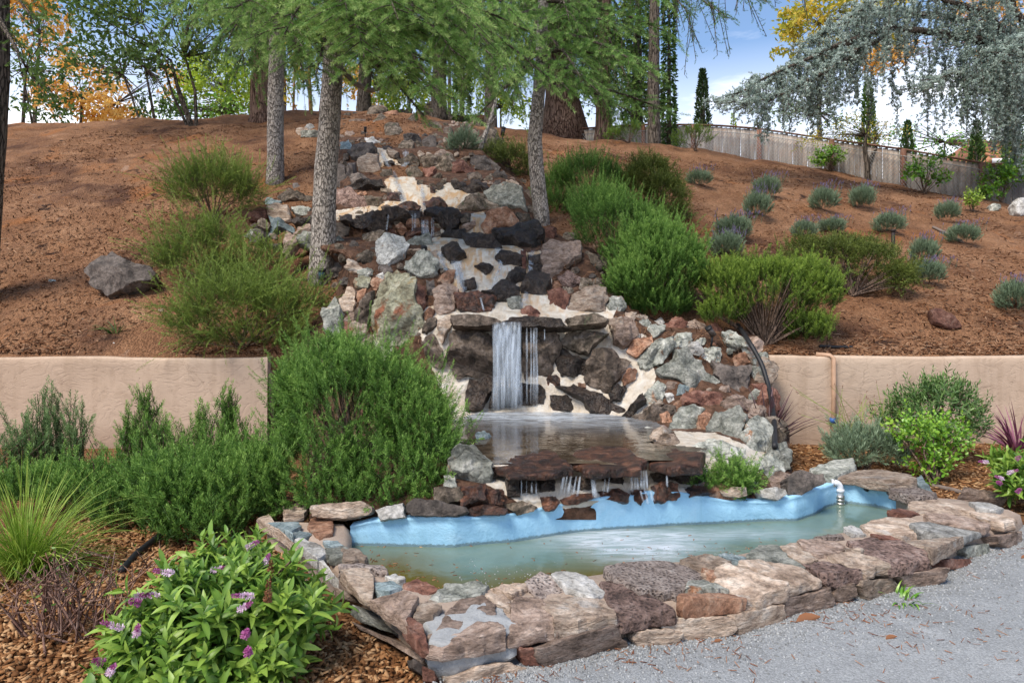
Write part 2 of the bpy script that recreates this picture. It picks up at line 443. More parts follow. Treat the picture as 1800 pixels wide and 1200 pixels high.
def wall(x0, x1, ztop, label):
    xs = np.linspace(x0, x1, int((x1 - x0) / .06)); zs = np.linspace(-.3, ztop - .025, 22)
    X, Z = np.meshgrid(xs, zs)
    P = np.column_stack([X.ravel(), Z.ravel()])
    def zt(x): return ztop + .012 * vnoise(np.column_stack([x, x * 0]), .8, 3) + .006 * vnoise(np.column_stack([x, x * 0]), 4, 5)
    Zt = zt(X.ravel()); Zv = Z.ravel() * 1.0
    lastrow = Z.ravel() > ztop - .03
    Zv = np.where(lastrow, Zt - .025, Zv)
    front = np.column_stack([X.ravel(), WALL_Y + .012 * fbm(P, 1.2, 3, 2), Zv])
    nx, nz = len(xs), len(zs)
    rows = [front]
    for dy, dz in ((.008, -.008), (.028, 0), (.2, 0), (.225, -.02), (.225, -1.3)):
        xx = xs; rows.append(np.column_stack([xx, front[-nx:, 1] + dy, zt(xx) + dz]))
    V = np.vstack(rows); nr = nz + 5
    i = np.arange(nr - 1)[:, None] * nx + np.arange(nx - 1)[None]
    q = np.stack([i, i + 1, i + nx + 1, i + nx], -1).reshape(-1, 4)
    # end caps: a fan along each end column
    F = [q]
    for e in (0, nx - 1):
        c = np.arange(nr) * nx + e
        fan = [[c[nz - 2], c[k], c[k + 1]] for k in range(nr - 1) if k not in (nz - 2, nz - 3)]
        F.append(np.array(fan))
    o = build('retaining_wall', V, F, M['stucco'], loc=((x0 + x1) / 2, WALL_Y, 0), sharp=50)
    return tag(o, label, 'wall', 'beige stucco retaining walls')
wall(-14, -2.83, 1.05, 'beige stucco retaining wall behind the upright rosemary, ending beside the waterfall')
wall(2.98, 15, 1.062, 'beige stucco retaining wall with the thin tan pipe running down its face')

# ------------------------------------------------------------------ stone maker
def resample(P, n):
    P = np.asarray(P, float); Q = np.vstack([P, P[:1]])
    d = np.r_[0, np.cumsum(np.linalg.norm(np.diff(Q, axis=0), axis=1))]
    t = np.linspace(0, d[-1], n, endpoint=False)
    return np.column_stack([np.interp(t, d, Q[:, k]) for k in range(Q.shape[1])])
STONE_N = [0]
def stone(name, outline, normal, th, back, mat, parent, n=26, rough=.1, facets=5, label=None, collect=None, flat=0.0, lean=0.25, edge=.55):
    """outline: (k,3) points of the silhouette, roughly in one plane; the stone swells th along normal and runs back behind it."""
    STONE_N[0] += 1; sd = STONE_N[0]; r = np.random.default_rng(sd * 13 + 5)
    O = np.asarray(outline, float); c = O.mean(0); nv = np.asarray(normal, float); nv = nv / np.linalg.norm(nv)
    seen = np.ptp(O[:, 0] / O[:, 1]) * FPX                # how wide it shows, in photo pixels
    n = 22 if seen < 26 else 34 if seen < 60 else 52 if seen < 120 else 72
    O = resample(O, n); c = O.mean(0); D = O - c
    size = np.sqrt(np.mean((D ** 2).sum(1)))
    jit = vnoise(O * (3.0 / size) + sd, 1.0, sd) * .075 + vnoise(O * (7.0 / size) + sd, 1.0, sd + 3) * .045 + vnoise(O * (15.0 / size) + sd, 1.0, sd + 5) * .02
    D = D * (1 + jit * (1.9 if mat.name.startswith('wet') else 1.7 if seen < 45 else 1.15))[:, None]
    u = np.cross(nv, [0, 0, 1.0]); u = u / np.linalg.norm(u) if np.linalg.norm(u) > .1 else np.array([1.0, 0, 0])
    w = np.cross(nv, u)
    if flat: rings = [(.80, -back), (.97, -back * .55), (1.0, 0.0), (1.005, .35), (1.0, .74), (.975, .95), (.90, 1.0), (.6, 1.01), (.3, 1.0)]
    else: rings = [(.80, -back), (.98, -back * .4), (1.0, .10), (.975, .45), (.88, .80), (.70, 1.0), (.45, 1.05), (.2, 1.06)]
    if n > 30:
        m = 2 if n < 50 else 3; R2 = []
        for a, b in zip(rings[1:-1], rings[2:]):
            for q in range(m): f = q / m; hb = b[1] if b[1] > 0 or a[1] <= 0 else b[1]; R2.append((a[0] + (b[0] - a[0]) * f, (a[1] * (1 / th if a[1] < 0 else 1)) * (1 - f) + hb * f if a[1] < 0 else a[1] + (b[1] - a[1]) * f, a[1] < 0))
        rings = [(rings[0][0], rings[0][1] / th, True)] + R2 + [(*rings[-1], False)]
    else: rings = [(s, h / th if h < 0 else h, h < 0) for s, h in rings]
    pl = [(r.normal(0, lean * 1.5), r.normal(0, lean * 1.5), r.uniform(.62, 1.1)) for _ in range(facets)]
    V = []
    for s, h, below in rings:
        P = c + D * s
        if h <= 0: V.append(P + nv * h * th); continue
        lu = (D * s) @ u / size; lw = (D * s) @ w / size
        if flat: hh = h * (1 + .14 * (pl[0][0] * lu + pl[0][1] * lw) / max(lean, .01)) + 0 * lu
        else: hh = np.minimum(h, np.maximum(np.min([a * lu + b * lw + k for a, b, k in pl], axis=0), .10))
        V.append(P + nv[None] * (hh * th)[:, None])
    V = np.concatenate(V)
    q = V / size + sd * 3.1
    rid = 1 - np.abs(fbm(q * 1.3, 1.0, 4, sd)) * 1.6                       # ridged: sharp crests, soft hollows
    nz = .55 * fbm(q * 1.6, 1.0, 3, sd + 1) + .55 * (rid - .45) + .16 * fbm(q * 7, 1.0, 2, sd + 2)
    rad = V - (c - nv * back * .3); L = np.linalg.norm(rad, axis=1)[:, None] + 1e-6
    amp = rough * min(size, th * 1.5) if flat else rough * size
    V = V + rad / L * (nz * amp)[:, None]
    nr = len(rings); j = np.arange(n); qs = []
    for i in range(nr - 1):
        qs.append(np.stack([i * n + j, i * n + (j + 1) % n, (i + 1) * n + (j + 1) % n, (i + 1) * n + j], 1))
    tip = V[-n:].mean(0); bot = V[:n].mean(0)
    V = np.vstack([V, tip, bot]); k = nr * n
    F = [np.concatenate(qs), np.stack([(nr - 1) * n + j, (nr - 1) * n + (j + 1) % n, np.full(n, k)], 1), np.stack([(j + 1) % n, j, np.full(n, k + 1)], 1)]
    a, b2, c2 = V[F[1][0][0]], V[F[1][0][1]], V[F[1][0][2]]
    if np.cross(b2 - a, c2 - a).dot(nv) < 0: F = [f[:, ::-1] for f in F]
    if collect is not None: collect.add(V, F); return None
    o = build(name, V, F, mat, parent, loc=c, sharp=32)
    if label: o['label'] = label
    return o
def blob_outline(cx, cy, w, h, rot, seed, k=11, irr=.22):
    r = np.random.default_rng(seed)
    a = np.sort((np.arange(k) + r.uniform(-.32, .32, k)) / k * 2 * PI)
    rad = 1 + r.uniform(-irr, irr * .6, k)
    p = np.abs(np.cos(a)) ** 2.6 + np.abs(np.sin(a)) ** 2.6
    rad = rad * p ** (-1 / 2.6)
    x = np.cos(a) * rad * w / 2; y = np.sin(a) * rad * h / 2
    c, s = math.cos(rot), math.sin(rot)
    return np.column_stack([cx + x * c - y * s, cy + x * s + y * c])
# ------------------------------------------------------------------ the pool: rim, liner, water
RIM_Z, WATER_Z = .185, .03
OUT = np.array([(-1.72, 4.62), (-1.6, 4.41), (-1.39, 4.235), (-1.134, 3.854), (-.922, 3.571), (-.77, 3.346), (-.593, 3.163), (-.436, 2.956), (-.37, 2.80), (-.26, 2.77),
                (.11, 2.92), (.54, 3.07), (1.10, 3.23), (1.55, 3.48), (1.92, 3.64), (2.30, 3.79), (2.64, 4.07), (2.85, 4.24), (3.2, 4.42), (3.45, 4.6), (3.7, 4.85), (3.45, 5.15), (3.1, 5.45)])
INN = np.array([(-1.05, 4.43), (-.97, 4.06), (-.83, 3.88), (-.66, 3.6), (-.47, 3.43), (-.31, 3.37), (-.14, 3.41), (.146, 3.5), (.30, 3.58), (.66, 3.71), (1.09, 3.84), (1.43, 3.96),
                (1.74, 4.10), (1.91, 4.21), (2.13, 4.34), (2.30, 4.42), (2.60, 4.66), (2.85, 4.87), (2.93, 5.2)])
BACK = np.array([(-1.05, 4.42), (-.37, 4.39), (0, 4.52), (.39, 4.67), (.8, 4.79), (1.22, 4.87), (1.64, 4.93), (2.07, 4.97), (2.26, 5.11), (2.43, 5.31), (2.65, 5.47), (2.85, 5.35), (2.93, 5.2)])
POOL = np.vstack([INN, BACK[::-1][1:-1]])
def seg_line(P, n):
    P = np.asarray(P, float); d = np.r_[0, np.cumsum(np.linalg.norm(np.diff(P, axis=0), axis=1))]; t = np.linspace(0, d[-1], n)
    return np.column_stack([np.interp(t, d, P[:, k]) for k in range(P.shape[1])])
def mortar_mat(name, a, c):
    return ground_mat(name, [(.3, a), (.7, c)], 6, 70, .02, patch=[(tuple(x * 1.25 for x in c), 2.5, .6, .1)])
M['mortar'] = mortar_mat('tan_mortar', (.30, .225, .175), (.46, .365, .295))
M['newmortar'] = mortar_mat('fresh_grey_mortar', (.27, .275, .275), (.42, .43, .435))
pool = thing('stone_pool', 'low stone rimmed pool with pale blue painted inside, at the foot of the waterfall', 'pool', (.8, 4.0, 0))
n = 160
oi_, ii_ = seg_line(OUT, n), seg_line(INN, n)
oc = oi_ + (ii_ - oi_) / np.linalg.norm(ii_ - oi_, axis=1)[:, None] * .075
rows = []
for f, z in ((0, -.12), (0, .05), (.02, .10), (.10, .135), (.5, .15), (.93, .145), (1, .12), (1.0, -.15)):
    p = oc + (ii_ - oc) * f
    zz = z + .016 * fbm(np.column_stack([p, np.full(n, f * 3)]), 3, 3, 4) + (.012 if 0 < f < 1 else 0)
    px = p + .014 * fbm(np.column_stack([p, np.full(n, z * 9)]), 5, 2, 14)[:, None]
    rows.append(np.column_stack([px, zz]))
V = np.vstack(rows); i = np.arange(7)[:, None] * n + np.arange(n - 1)[None]
build('mortar', V, np.stack([i, i + n, i + n + 1, i + 1], -1).reshape(-1, 4), M['mortar'], pool)
# fresh grey mortar patch round the corner stone
O = [on_z(px, py, .14) for px, py in ((742, 1085), (750, 1058), (800, 1046), (850, 1048), (885, 1070), (903, 1100), (905, 1125), (885, 1135), (800, 1138), (748, 1135))]
O = None

# painted liner: the back wall seen above the water
def paint():
    m, n, l, b = new_mat('pale_blue_paint')
    v, _ = obj_coords(n, l)
    a = noise_node(n, l, v, 3, 7, .65, .6); f = noise_node(n, l, v, 40, 5, .7)
    r = ramp(n, [(.3, (.29, .53, .73)), (.55, (.35, .61, .80)), (.75, (.44, .67, .83))]); l.new(a.outputs['Fac'], r.inputs['Fac'])
    tz = n.new('ShaderNodeTexCoord'); sz_ = n.new('ShaderNodeSeparateXYZ'); l.new(tz.outputs['Object'], sz_.inputs['Vector'])
    zz = math_node(n, l, 'ADD', sz_.outputs['Z'], math_node(n, l, 'MULTIPLY', math_node(n, l, 'SUBTRACT', f.outputs['Fac'], .5), .035))
    sl = ramp(n, [(.0, (1, 1, 1)), (.043, (1, 1, 1)), (.052, (0, 0, 0)), (1, (0, 0, 0))]); l.new(zz, sl.inputs['Fac'])      # scum line left by the water
    vs, _ = obj_coords(n, l, (5, 5, .6)); dn = noise_node(n, l, vs, 1.7, 5, .62, .3); dr = ramp(n, [(.5, (1, 1, 1)), (.68, (.84, .88, .88)), (.8, (.68, .74, .72))]); l.new(dn.outputs['Fac'], dr.inputs['Fac'])
    pc = mixc(n, l, .9, r.outputs['Color'], dr.outputs['Color'], 'MULTIPLY')
    l.new(mixc(n, l, math_node(n, l, 'MULTIPLY', sl.outputs['Color'], .7), pc, (.10, .12, .10)), b.inputs['Base Color']); b.inputs['Roughness'].default_value = .6; b.inputs['Specular IOR Level'].default_value = .2
    h = math_node(n, l, 'ADD', a.outputs['Fac'], math_node(n, l, 'MULTIPLY', f.outputs['Fac'], .3)); bump(n, l, b, h, .8, .02)
    return m
M['paint'] = paint()
tops = np.array([(586, 932), (650, 917), (720, 911), (760, 908), (820, 910), (880, 906), (930, 898), (970, 888), (1000, 885), (1050, 876), (1090, 868), (1110, 872), (1130, 866), (1190, 864), (1230, 872), (1290, 881), (1340, 882), (1370, 880), (1420, 868), (1450, 856), (1475, 846), (1510, 840), (1540, 848), (1600, 876)], float)
B = seg_line(BACK, 220)
pxb = CX + B[:, 0] / B[:, 1] * FPX
tz = EYE + (HY - np.interp(pxb, tops[:, 0], tops[:, 1])) / FPX * B[:, 1]
tz[pxb < 586] = .19
rows = []
for f in (0, .15, .3, .45, .6, .75, .88, .96, 1.0, 1.0):
    z = -.2 + (tz + .2) * f
    off = .016 * fbm(np.column_stack([B, z]), 2.2, 3, 6) + (.01 if f == .96 else 0)
    rows.append(np.column_stack([B[:, 0], B[:, 1] + off + (0 if len(rows) < 9 else .10), z]))
V = np.vstack(rows); k = len(B); i = np.arange(9)[:, None] * k + np.arange(k - 1)[None]
build('painted_liner', V, np.stack([i, i + 1, i + k + 1, i + k], -1).reshape(-1, 4), M['paint'], pool)
# drain hole in the liner
mb = MB(); p = at(1523, 860, 5.36); mb.tube([p + [0, -.012, 0], p + [0, .02, 0]], .014, 12); 
def flat_mat(name, col, rough=.6, metal=0, spec=.3, bscale=None, bstr=.3):
    m, n, l, b = new_mat(name)
    v, _ = obj_coords(n, l)
    t = noise_node(n, l, v, 14, 5, .6); r = ramp(n, [(.3, tuple(c * .8 for c in col)), (.7, tuple(min(1, c * 1.12) for c in col))]); l.new(t.outputs['Fac'], r.inputs['Fac'])
    l.new(r.outputs['Color'], b.inputs['Base Color']); b.inputs['Roughness'].default_value = rough; b.inputs['Metallic'].default_value = metal
    b.inputs['Specular IOR Level'].default_value = spec
    if bscale:
        t2 = noise_node(n, l, v, bscale, 6, .65); bump(n, l, b, t2.outputs['Fac'], bstr, .01)
    return m
M['black'] = flat_mat('black_plastic', (.02, .02, .022), .5)
M['pvc'] = flat_mat('white_plastic_pipe', (.72, .74, .78), .35)
M['steel'] = flat_mat('steel_clamp', (.5, .47, .42), .35, .9)
M['pipe'] = flat_mat('tan_painted_pipe', (.46, .29, .19), .55)
mb.build('drain_hole', M['black'], pool)

# rim stones. Outlines are read from the photograph and laid on the rim's top plane
def clamp_out(P, over):
    """keep a cap stone's outline inside the rim's outer line (plus its overhang)"""
    R = P.copy()
    poly = [tuple(p) for p in np.vstack([OUT, BACK[::-1], [(-.9, 5.3), (-1.75, 5.3)]])]
    ins = in_poly(P[:, 0], P[:, 1], poly)
    for k in range(len(P)):
        best = None
        for a, b in zip(OUT[:-1], OUT[1:]):
            ab = b - a; t = np.clip((P[k, :2] - a).dot(ab) / ab.dot(ab), 0, 1); qn = a + ab * t; dd = np.linalg.norm(P[k, :2] - qn)
            if best is None or dd < best[0]:
                nn = np.array([ab[1], -ab[0]]); nn /= np.linalg.norm(nn); best = (dd, qn, nn)
        if not ins[k] and best[0] > over: R[k, :2] = best[1] + best[2] * over
    return R
def cap(pts, off, sc, mat, z=None, th=.06, over=.022, rough=.16, nm=None):
    z = RIM_Z if z is None else z; th = th * .85
    P = np.array([on_z(off[0] + x / sc, off[1] + y / sc, z) for x, y in pts])
    P = P.mean(0) + (P - P.mean(0)) * [1.15, 1.15, 1]
    P = clamp_out(P, over)
    P[:, 2] = z - th
    return stone('stone', P, nm or (0, 0, 1), th, .012, M[mat], pool, n=34, rough=rough, flat=1, lean=.45, edge=.5)
O = clamp_out(np.array([on_z(px, py, .15) for px, py in ((742, 1085), (750, 1058), (800, 1046), (850, 1048), (885, 1070), (903, 1100), (905, 1128), (885, 1142), (800, 1150), (748, 1142))]), -.02)
O[:, 2] = .135; stone('mortar', O, (0, 0, 1), .035, .15, M['newmortar'], pool, rough=.8, flat=1)
Z2, Z1, Z3 = (600, 800), (0, 800), (1200, 800)
r0 = random.Random(3)
for pts, mat, th in [
    ([(640, 765), (735, 752), (800, 785), (795, 835), (720, 880), (610, 925), (530, 905), (560, 830)], 'brown', .065),
    ([(500, 915), (610, 935), (720, 890), (790, 900), (860, 955), (872, 985), (820, 1030), (520, 1035), (488, 980)], 'brown', .075),
    ([(905, 790), (950, 755), (1050, 775), (1080, 810), (1130, 870), (1165, 930), (1000, 960), (890, 930), (900, 880)], 'brown', .07),
    ([(1065, 775), (1150, 738), (1330, 748), (1400, 800), (1445, 850), (1330, 890), (1180, 930), (1135, 870)], 'tan', .07),
    ([(1115, 640), (1190, 610), (1290, 620), (1375, 715), (1330, 742), (1200, 705)], 'white', .065),
    ([(980, 672), (1050, 640), (1120, 655), (1190, 705), (1160, 735), (1060, 735), (1000, 705)], 'lavagrey', .065),
    ([(1385, 690), (1480, 680), (1650, 760), (1730, 800), (1740, 830), (1660, 870), (1470, 875), (1440, 820)], 'lava', .08),
    ([(1545, 560), (1700, 550), (1800, 570), (1880, 605), (1850, 680), (1700, 712), (1560, 700), (1455, 655), (1420, 600)], 'lavagrey', .065),
    ([(500, 720), (560, 680), (700, 670), (760, 690), (720, 730), (560, 760), (480, 750)], 'grey', .06),
    ([(795, 690), (860, 670), (975, 668), (980, 695), (900, 730), (840, 715)], 'tan', .06),
    ([(110, 765), (230, 735), (330, 742), (395, 765), (360, 800), (330, 850), (240, 900), (190, 875), (105, 790)], 'brown', .065),
    ([(270, 890), (360, 860), (420, 900), (430, 1000), (400, 1005), (310, 950)], 'redrock', .07),
    ([(5, 625), (130, 612), (160, 645), (155, 735), (60, 752), (5, 738)], 'tan', .06),
    ([(178, 668), (280, 657), (310, 690), (250, 715), (190, 705)], 'blue', .05),
    ([(240, 628), (290, 612), (340, 655), (310, 668), (260, 652)], 'white', .06),
    ([(335, 675), (400, 662), (505, 700), (430, 725), (345, 705)], 'redrock', .055),
    ([(5, 560), (110, 548), (200, 572), (232, 608), (130, 606), (5, 602)], 'lavagrey', .055),
    ([(0, 485), (80, 490), (130, 520), (120, 545), (20, 548)], 'tan', .055),
    ([(770, 740), (850, 735), (890, 760), (880, 790), (810, 770)], 'tan', .05),
    ([(400, 780), (470, 765), (520, 800), (480, 840), (390, 850)], 'tan', .05),
]: cap(pts, Z2, 3, mat, RIM_Z + r0.uniform(-.01, .012), th)
for pts, mat, th in [
    ([(1425, 350), (1560, 330), (1580, 370), (1530, 400), (1500, 440), (1430, 410)], 'blue', .06),
    ([(1548, 392), (1640, 402), (1610, 430), (1550, 432)], 'blue', .05),
    ([(1530, 450), (1600, 437), (1690, 470), (1715, 505), (1650, 540), (1560, 512)], 'white', .065),
    ([(1640, 335), (1700, 325), (1750, 345), (1745, 400), (1690, 420), (1640, 380)], 'rust', .06),
    ([(1640, 570), (1700, 562), (1760, 640), (1700, 662), (1650, 625)], 'white', .065),
    ([(1352, 345), (1415, 318), (1425, 415), (1490, 470), (1440, 500), (1362, 440)], 'tan', .06),
    ([(1500, 265), (1570, 250), (1625, 262), (1600, 300), (1510, 305)], 'tan', .06),
    ([(1700, 440), (1780, 450), (1800, 475), (1740, 480)], 'blue', .05),
    ([(1725, 495), (1800, 480), (1880, 505), (1830, 530), (1740, 530)], 'grey', .05),
]: cap(pts, Z1, 3, mat, RIM_Z + r0.uniform(-.01, .015), th)
for pts, mat, th in [
    ([(5, 740), (60, 722), (240, 702), (315, 745), (300, 780), (170, 800), (40, 795), (0, 775)], 'rust', .075),
    ([(135, 620), (250, 592), (400, 640), (555, 680), (565, 705), (360, 760), (325, 735), (240, 678)], 'tan', .085),
    ([(325, 590), (400, 567), (620, 582), (775, 655), (700, 675), (580, 700), (555, 675), (430, 628)], 'tan', .07),
    ([(655, 575), (740, 557), (870, 582), (965, 620), (925, 640), (800, 650), (760, 635)], 'lava', .075),
    ([(785, 530), (900, 522), (1135, 588), (1130, 605), (1000, 610), (960, 600), (870, 568)], 'tan', .07),
    ([(895, 462), (1000, 442), (1150, 452), (1260, 490), (1350, 555), (1330, 570), (1145, 590), (1140, 575), (960, 518)], 'lava', .085),
    ([(1155, 442), (1270, 432), (1470, 432), (1485, 480), (1440, 525), (1370, 525), (1280, 478)], 'tan', .075),
    ([(1235, 372), (1310, 357), (1500, 382), (1600, 402), (1605, 420), (1500, 440), (1380, 422), (1250, 398)], 'palegrey', .06),
    ([(965, 362), (1000, 342), (1090, 322), (1200, 332), (1255, 352), (1212, 380), (1230, 408), (1150, 418), (1000, 398)], 'tan', .06),
    ([(1090, 302), (1150, 282), (1260, 292), (1180, 313)], 'redrock', .06),
    ([(1205, 252), (1330, 242), (1500, 282), (1480, 298), (1310, 300), (1205, 280)], 'tan', .06),
    ([(1285, 320), (1400, 312), (1610, 350), (1595, 385), (1480, 368), (1320, 342)], 'brown', .06),
    ([(1500, 292), (1650, 302), (1800, 342), (1850, 365), (1700, 360), (1620, 343)], 'tan', .06),
    ([(1520, 243), (1600, 242), (1685, 275), (1640, 288), (1560, 275)], 'white', .05),
    ([(855, 390), (900, 368), (945, 385), (955, 405), (890, 415)], 'white', .07),
    ([(615, 455), (680, 437), (790, 442), (855, 480), (790, 518), (700, 518), (640, 498)], 'brown', .065),
    ([(702, 428), (770, 407), (828, 407), (838, 430), (760, 442)], 'lavagrey', .06),
    ([(515, 482), (600, 472), (700, 540), (640, 560), (560, 520)], 'tan', .06),
    ([(345, 520), (410, 482), (500, 477), (555, 530), (640, 575), (400, 560)], 'grey', .055),
    ([(190, 522), (260, 510), (322, 530), (300, 553), (230, 545)], 'blue', .05),
    ([(0, 542), (120, 522), (235, 555), (180, 588), (60, 570)], 'tan', .055),
    ([(105, 592), (170, 600), (200, 640), (140, 640)], 'rust', .05),
    ([(1000, 417), (1090, 417), (1135, 435), (1050, 442)], 'redrock', .05),
    ([(860, 480), (900, 470), (960, 500), (940, 515), (880, 505)], 'tan', .05),
    ([(40, 655), (110, 645), (230, 690), (120, 705), (30, 705)], 'grey', .05),
]: cap(pts, Z3, 3, mat, RIM_Z + r0.uniform(-.008, .014), th)
# back rim, above the blue wall: stones bedded on the liner's top edge
def back_y(px): return float(np.interp(px, pxb[np.argsort(pxb)], B[np.argsort(pxb), 1]))
def rimback(pts, off, mat, dy=-.01, nrm=(0, -1, .35), th=.05, back=.22):
    P = np.array([(off[0] + x / 3, off[1] + y / 3) for x, y in pts], float); c = P.mean(0); P = c + (P - c) * 1.05
    nn = np.array(nrm) / np.linalg.norm(nrm); c3 = at(c[0], P[:, 1].max(), back_y(c[0]) + dy); Q = []
    for x, y in P:
        d = np.array([(x - CX) / FPX, 1, (HY - y) / FPX]); t = (c3 - [0, 0, EYE]).dot(nn) / d.dot(nn); Q.append(np.array([0, 0, EYE]) + d * t)
    stone('stone', Q, nn, th, back, M[mat], pool, rough=.12, lean=.2)
for pts, off, mat in [
    ([(0, 248), (100, 242), (160, 275), (160, 308), (60, 335), (-40, 340), (-150, 322), (-150, 265)], Z2, 'tan'), ([(190, 290), (250, 270), (325, 252), (335, 330), (210, 345)], Z2, 'white'),
    ([(350, 262), (390, 228), (520, 240), (640, 270), (660, 298), (640, 318), (540, 328), (380, 320), (345, 300)], Z2, 'boulder'), ([(640, 290), (780, 258), (865, 282), (860, 312), (700, 322)], Z2, 'wetbrown'), ([(855, 262), (950, 242), (1030, 272), (1020, 292), (930, 314)], Z2, 'mossbrown'),
    ([(560, 122), (620, 87), (740, 100), (752, 145), (680, 178), (620, 205), (555, 205)], Z3, 'boulder'), ([(400, 180), (480, 170), (540, 180), (545, 210), (490, 240), (420, 222)], Z3, 'white'), ([(200, 190), (250, 170), (330, 170), (340, 212), (280, 222), (220, 215)], Z3, 'tan'),
]: rimback(pts, off, mat)
for pts, mat, z, th in [
    ([(690, 62), (800, 22), (895, 16), (898, 60), (800, 103), (740, 90)], 'grey', .26, .1),
    ([(812, 107), (900, 62), (1050, 72), (1170, 112), (1208, 143), (1100, 148), (990, 132), (910, 114)], 'tan', .25, .07),
    ([(1092, 157), (1140, 147), (1318, 190), (1308, 208), (1180, 206), (1102, 183)], 'lavagrey', .22, .07),
    ([(1215, 135), (1260, 130), (1315, 175), (1290, 180)], 'blue', .22, .08),
]: cap(pts, Z3, 3, mat, z, th, over=3)

# lower course on the outer face
def face_hit(px, py, k):
    a, b = OUT[k], OUT[k + 1]; nn = np.array([b[1] - a[1], -(b[0] - a[0])])
    dx = (px - CX) / FPX; Y = a.dot(nn) / (dx * nn[0] + nn[1])
    return np.array([dx * Y, Y, EYE + (HY - py) / FPX * Y]), np.array([nn[0], nn[1], .15])
def lower(pts, off, mat, proud=.035):
    P = np.array([(off[0] + x / 3, off[1] + y / 3) for x, y in pts]); c = P.mean(0)
    best = None
    for k in range(len(OUT) - 3):
        h, nn = face_hit(c[0], c[1], k)
        a, b = OUT[k], OUT[k + 1]; t = (h[:2] - a).dot(b - a) / (b - a).dot(b - a)
        if -.05 <= t <= 1.05 and (best is None or h[1] < best[0]): best = (h[1], k, nn)
    if best is None: return
    Q = np.array([face_hit(x, y, best[1])[0] for x, y in P])
    Q[:, 2] = np.clip(Q[:, 2], -.06, .17)
    nn = best[2] / np.linalg.norm(best[2])
    stone('stone', Q - nn * .03, nn, .05 + proud * .4, .09, M[mat], pool, n=28, rough=.12, flat=1, lean=.4)
for pts, off, mat in [
    ([(0, 850), (240, 840), (245, 910), (220, 940), (0, 1000), (-110, 1000), (-120, 900)], Z3, 'tan'), ([(245, 840), (350, 810), (520, 780), (525, 870), (480, 920), (330, 950), (270, 940), (250, 900)], Z3, 'tan'),
    ([(530, 750), (740, 695), (770, 780), (700, 830), (530, 865)], Z3, 'brown'), ([(790, 690), (880, 665), (885, 740), (830, 780), (790, 770)], Z3, 'brown'),
    ([(890, 660), (1110, 640), (1140, 690), (1080, 740), (930, 775)], Z3, 'tan'), ([(1140, 630), (1350, 590), (1350, 660), (1280, 700), (1180, 705)], Z3, 'brown'),
    ([(1360, 550), (1470, 545), (1480, 590), (1380, 605)], Z3, 'redrock'), ([(1480, 480), (1590, 465), (1600, 520), (1520, 555), (1470, 530)], Z3, 'grey'), ([(1610, 430), (1780, 400), (1790, 480), (1700, 500), (1620, 470)], Z3, 'brown'),
    ([(1000, 1010), (1170, 960), (1440, 885), (1530, 1040), (1400, 1060), (1040, 1130), (1020, 1060)], Z2, 'brown'), ([(1540, 925), (1720, 905), (1775, 930), (1765, 990), (1680, 1040), (1580, 1030), (1540, 980)], Z2, 'tan'),
    ([(560, 1170), (700, 1110), (900, 1085), (965, 1120), (940, 1190), (570, 1215)], Z2, 'tan'), ([(930, 1010), (990, 1010), (1030, 1120), (960, 1100)], Z2, 'redrock'),
    ([(370, 1100), (420, 1095), (415, 1150), (380, 1140)], Z2, 'boulder'), ([(100, 890), (240, 955), (420, 1050), (430, 1100), (300, 1010), (140, 930)], Z2, 'brown'),
    ([(1500, 590), (1560, 600), (1640, 690), (1600, 720), (1530, 660)], Z1, 'white'), ([(1780, 700), (1840, 720), (1850, 770), (1800, 770)], Z1, 'tan'), ([(1360, 450), (1420, 470), (1440, 540), (1390, 520)], Z1, 'tan'),
    ([(75, 790), (100, 800), (190, 890), (235, 925), (130, 890), (75, 850)], Z2, 'grey'), ([(430, 1120), (500, 1150), (510, 1220), (440, 1215)], Z2, 'redrock'),
]: lower(pts, off, mat)

# water in the pool: murky, with algae and tree reflection painted along the near edge and foam below the falls
def water_mat(name, deep, teal, olive, rough=.07):
    m, n, l, b = new_mat(name)
    v, _ = obj_coords(n, l, offset=False)
    at_ = n.new('ShaderNodeAttribute'); at_.attribute_name = 'algae'; af = n.new('ShaderNodeAttribute'); af.attribute_name = 'foam'
    a = noise_node(n, l, v, 2.2, 6, .6, 1.0)
    r = ramp(n, [(.3, deep), (.7, teal)]); l.new(a.outputs['Fac'], r.inputs['Fac'])
    am = math_node(n, l, 'ADD', at_.outputs['Fac'], math_node(n, l, 'MULTIPLY', math_node(n, l, 'SUBTRACT', a.outputs['Fac'], .5), .8), True)
    col = mixc(n, l, am, r.outputs['Color'], olive)
    vs, _ = obj_coords(n, l, (1.4, 5.5, 1), offset=False)
    fs = noise_node(n, l, vs, 2.4, 6, .6, 1.6)
    fr = ramp(n, [(.38, (0, 0, 0)), (.68, (1, 1, 1))]); l.new(fs.outputs['Fac'], fr.inputs['Fac'])
    fm = math_node(n, l, 'MULTIPLY', af.outputs['Fac'], math_node(n, l, 'ADD', math_node(n, l, 'MULTIPLY', fr.outputs['Color'], .8), .30), True)
    col = mixc(n, l, fm, col, (.52, .57, .62))
    l.new(col, b.inputs['Base Color'])
    rm = n.new('ShaderNodeMapRange'); rm.inputs['To Min'].default_value = rough; rm.inputs['To Max'].default_value = .4; l.new(fm, rm.inputs['Value']); l.new(rm.outputs['Result'], b.inputs['Roughness'])
    b.inputs['IOR'].default_value = 1.33; b.inputs['Specular IOR Level'].default_value = .5
    w = noise_node(n, l, v, 7, 4, .5, .4); bump(n, l, b, w.outputs['Fac'], .16, .03)
    return m
M['pool_water'] = water_mat('murky_pool_water', (.10, .155, .125), (.165, .235, .20), (.10, .08, .01))
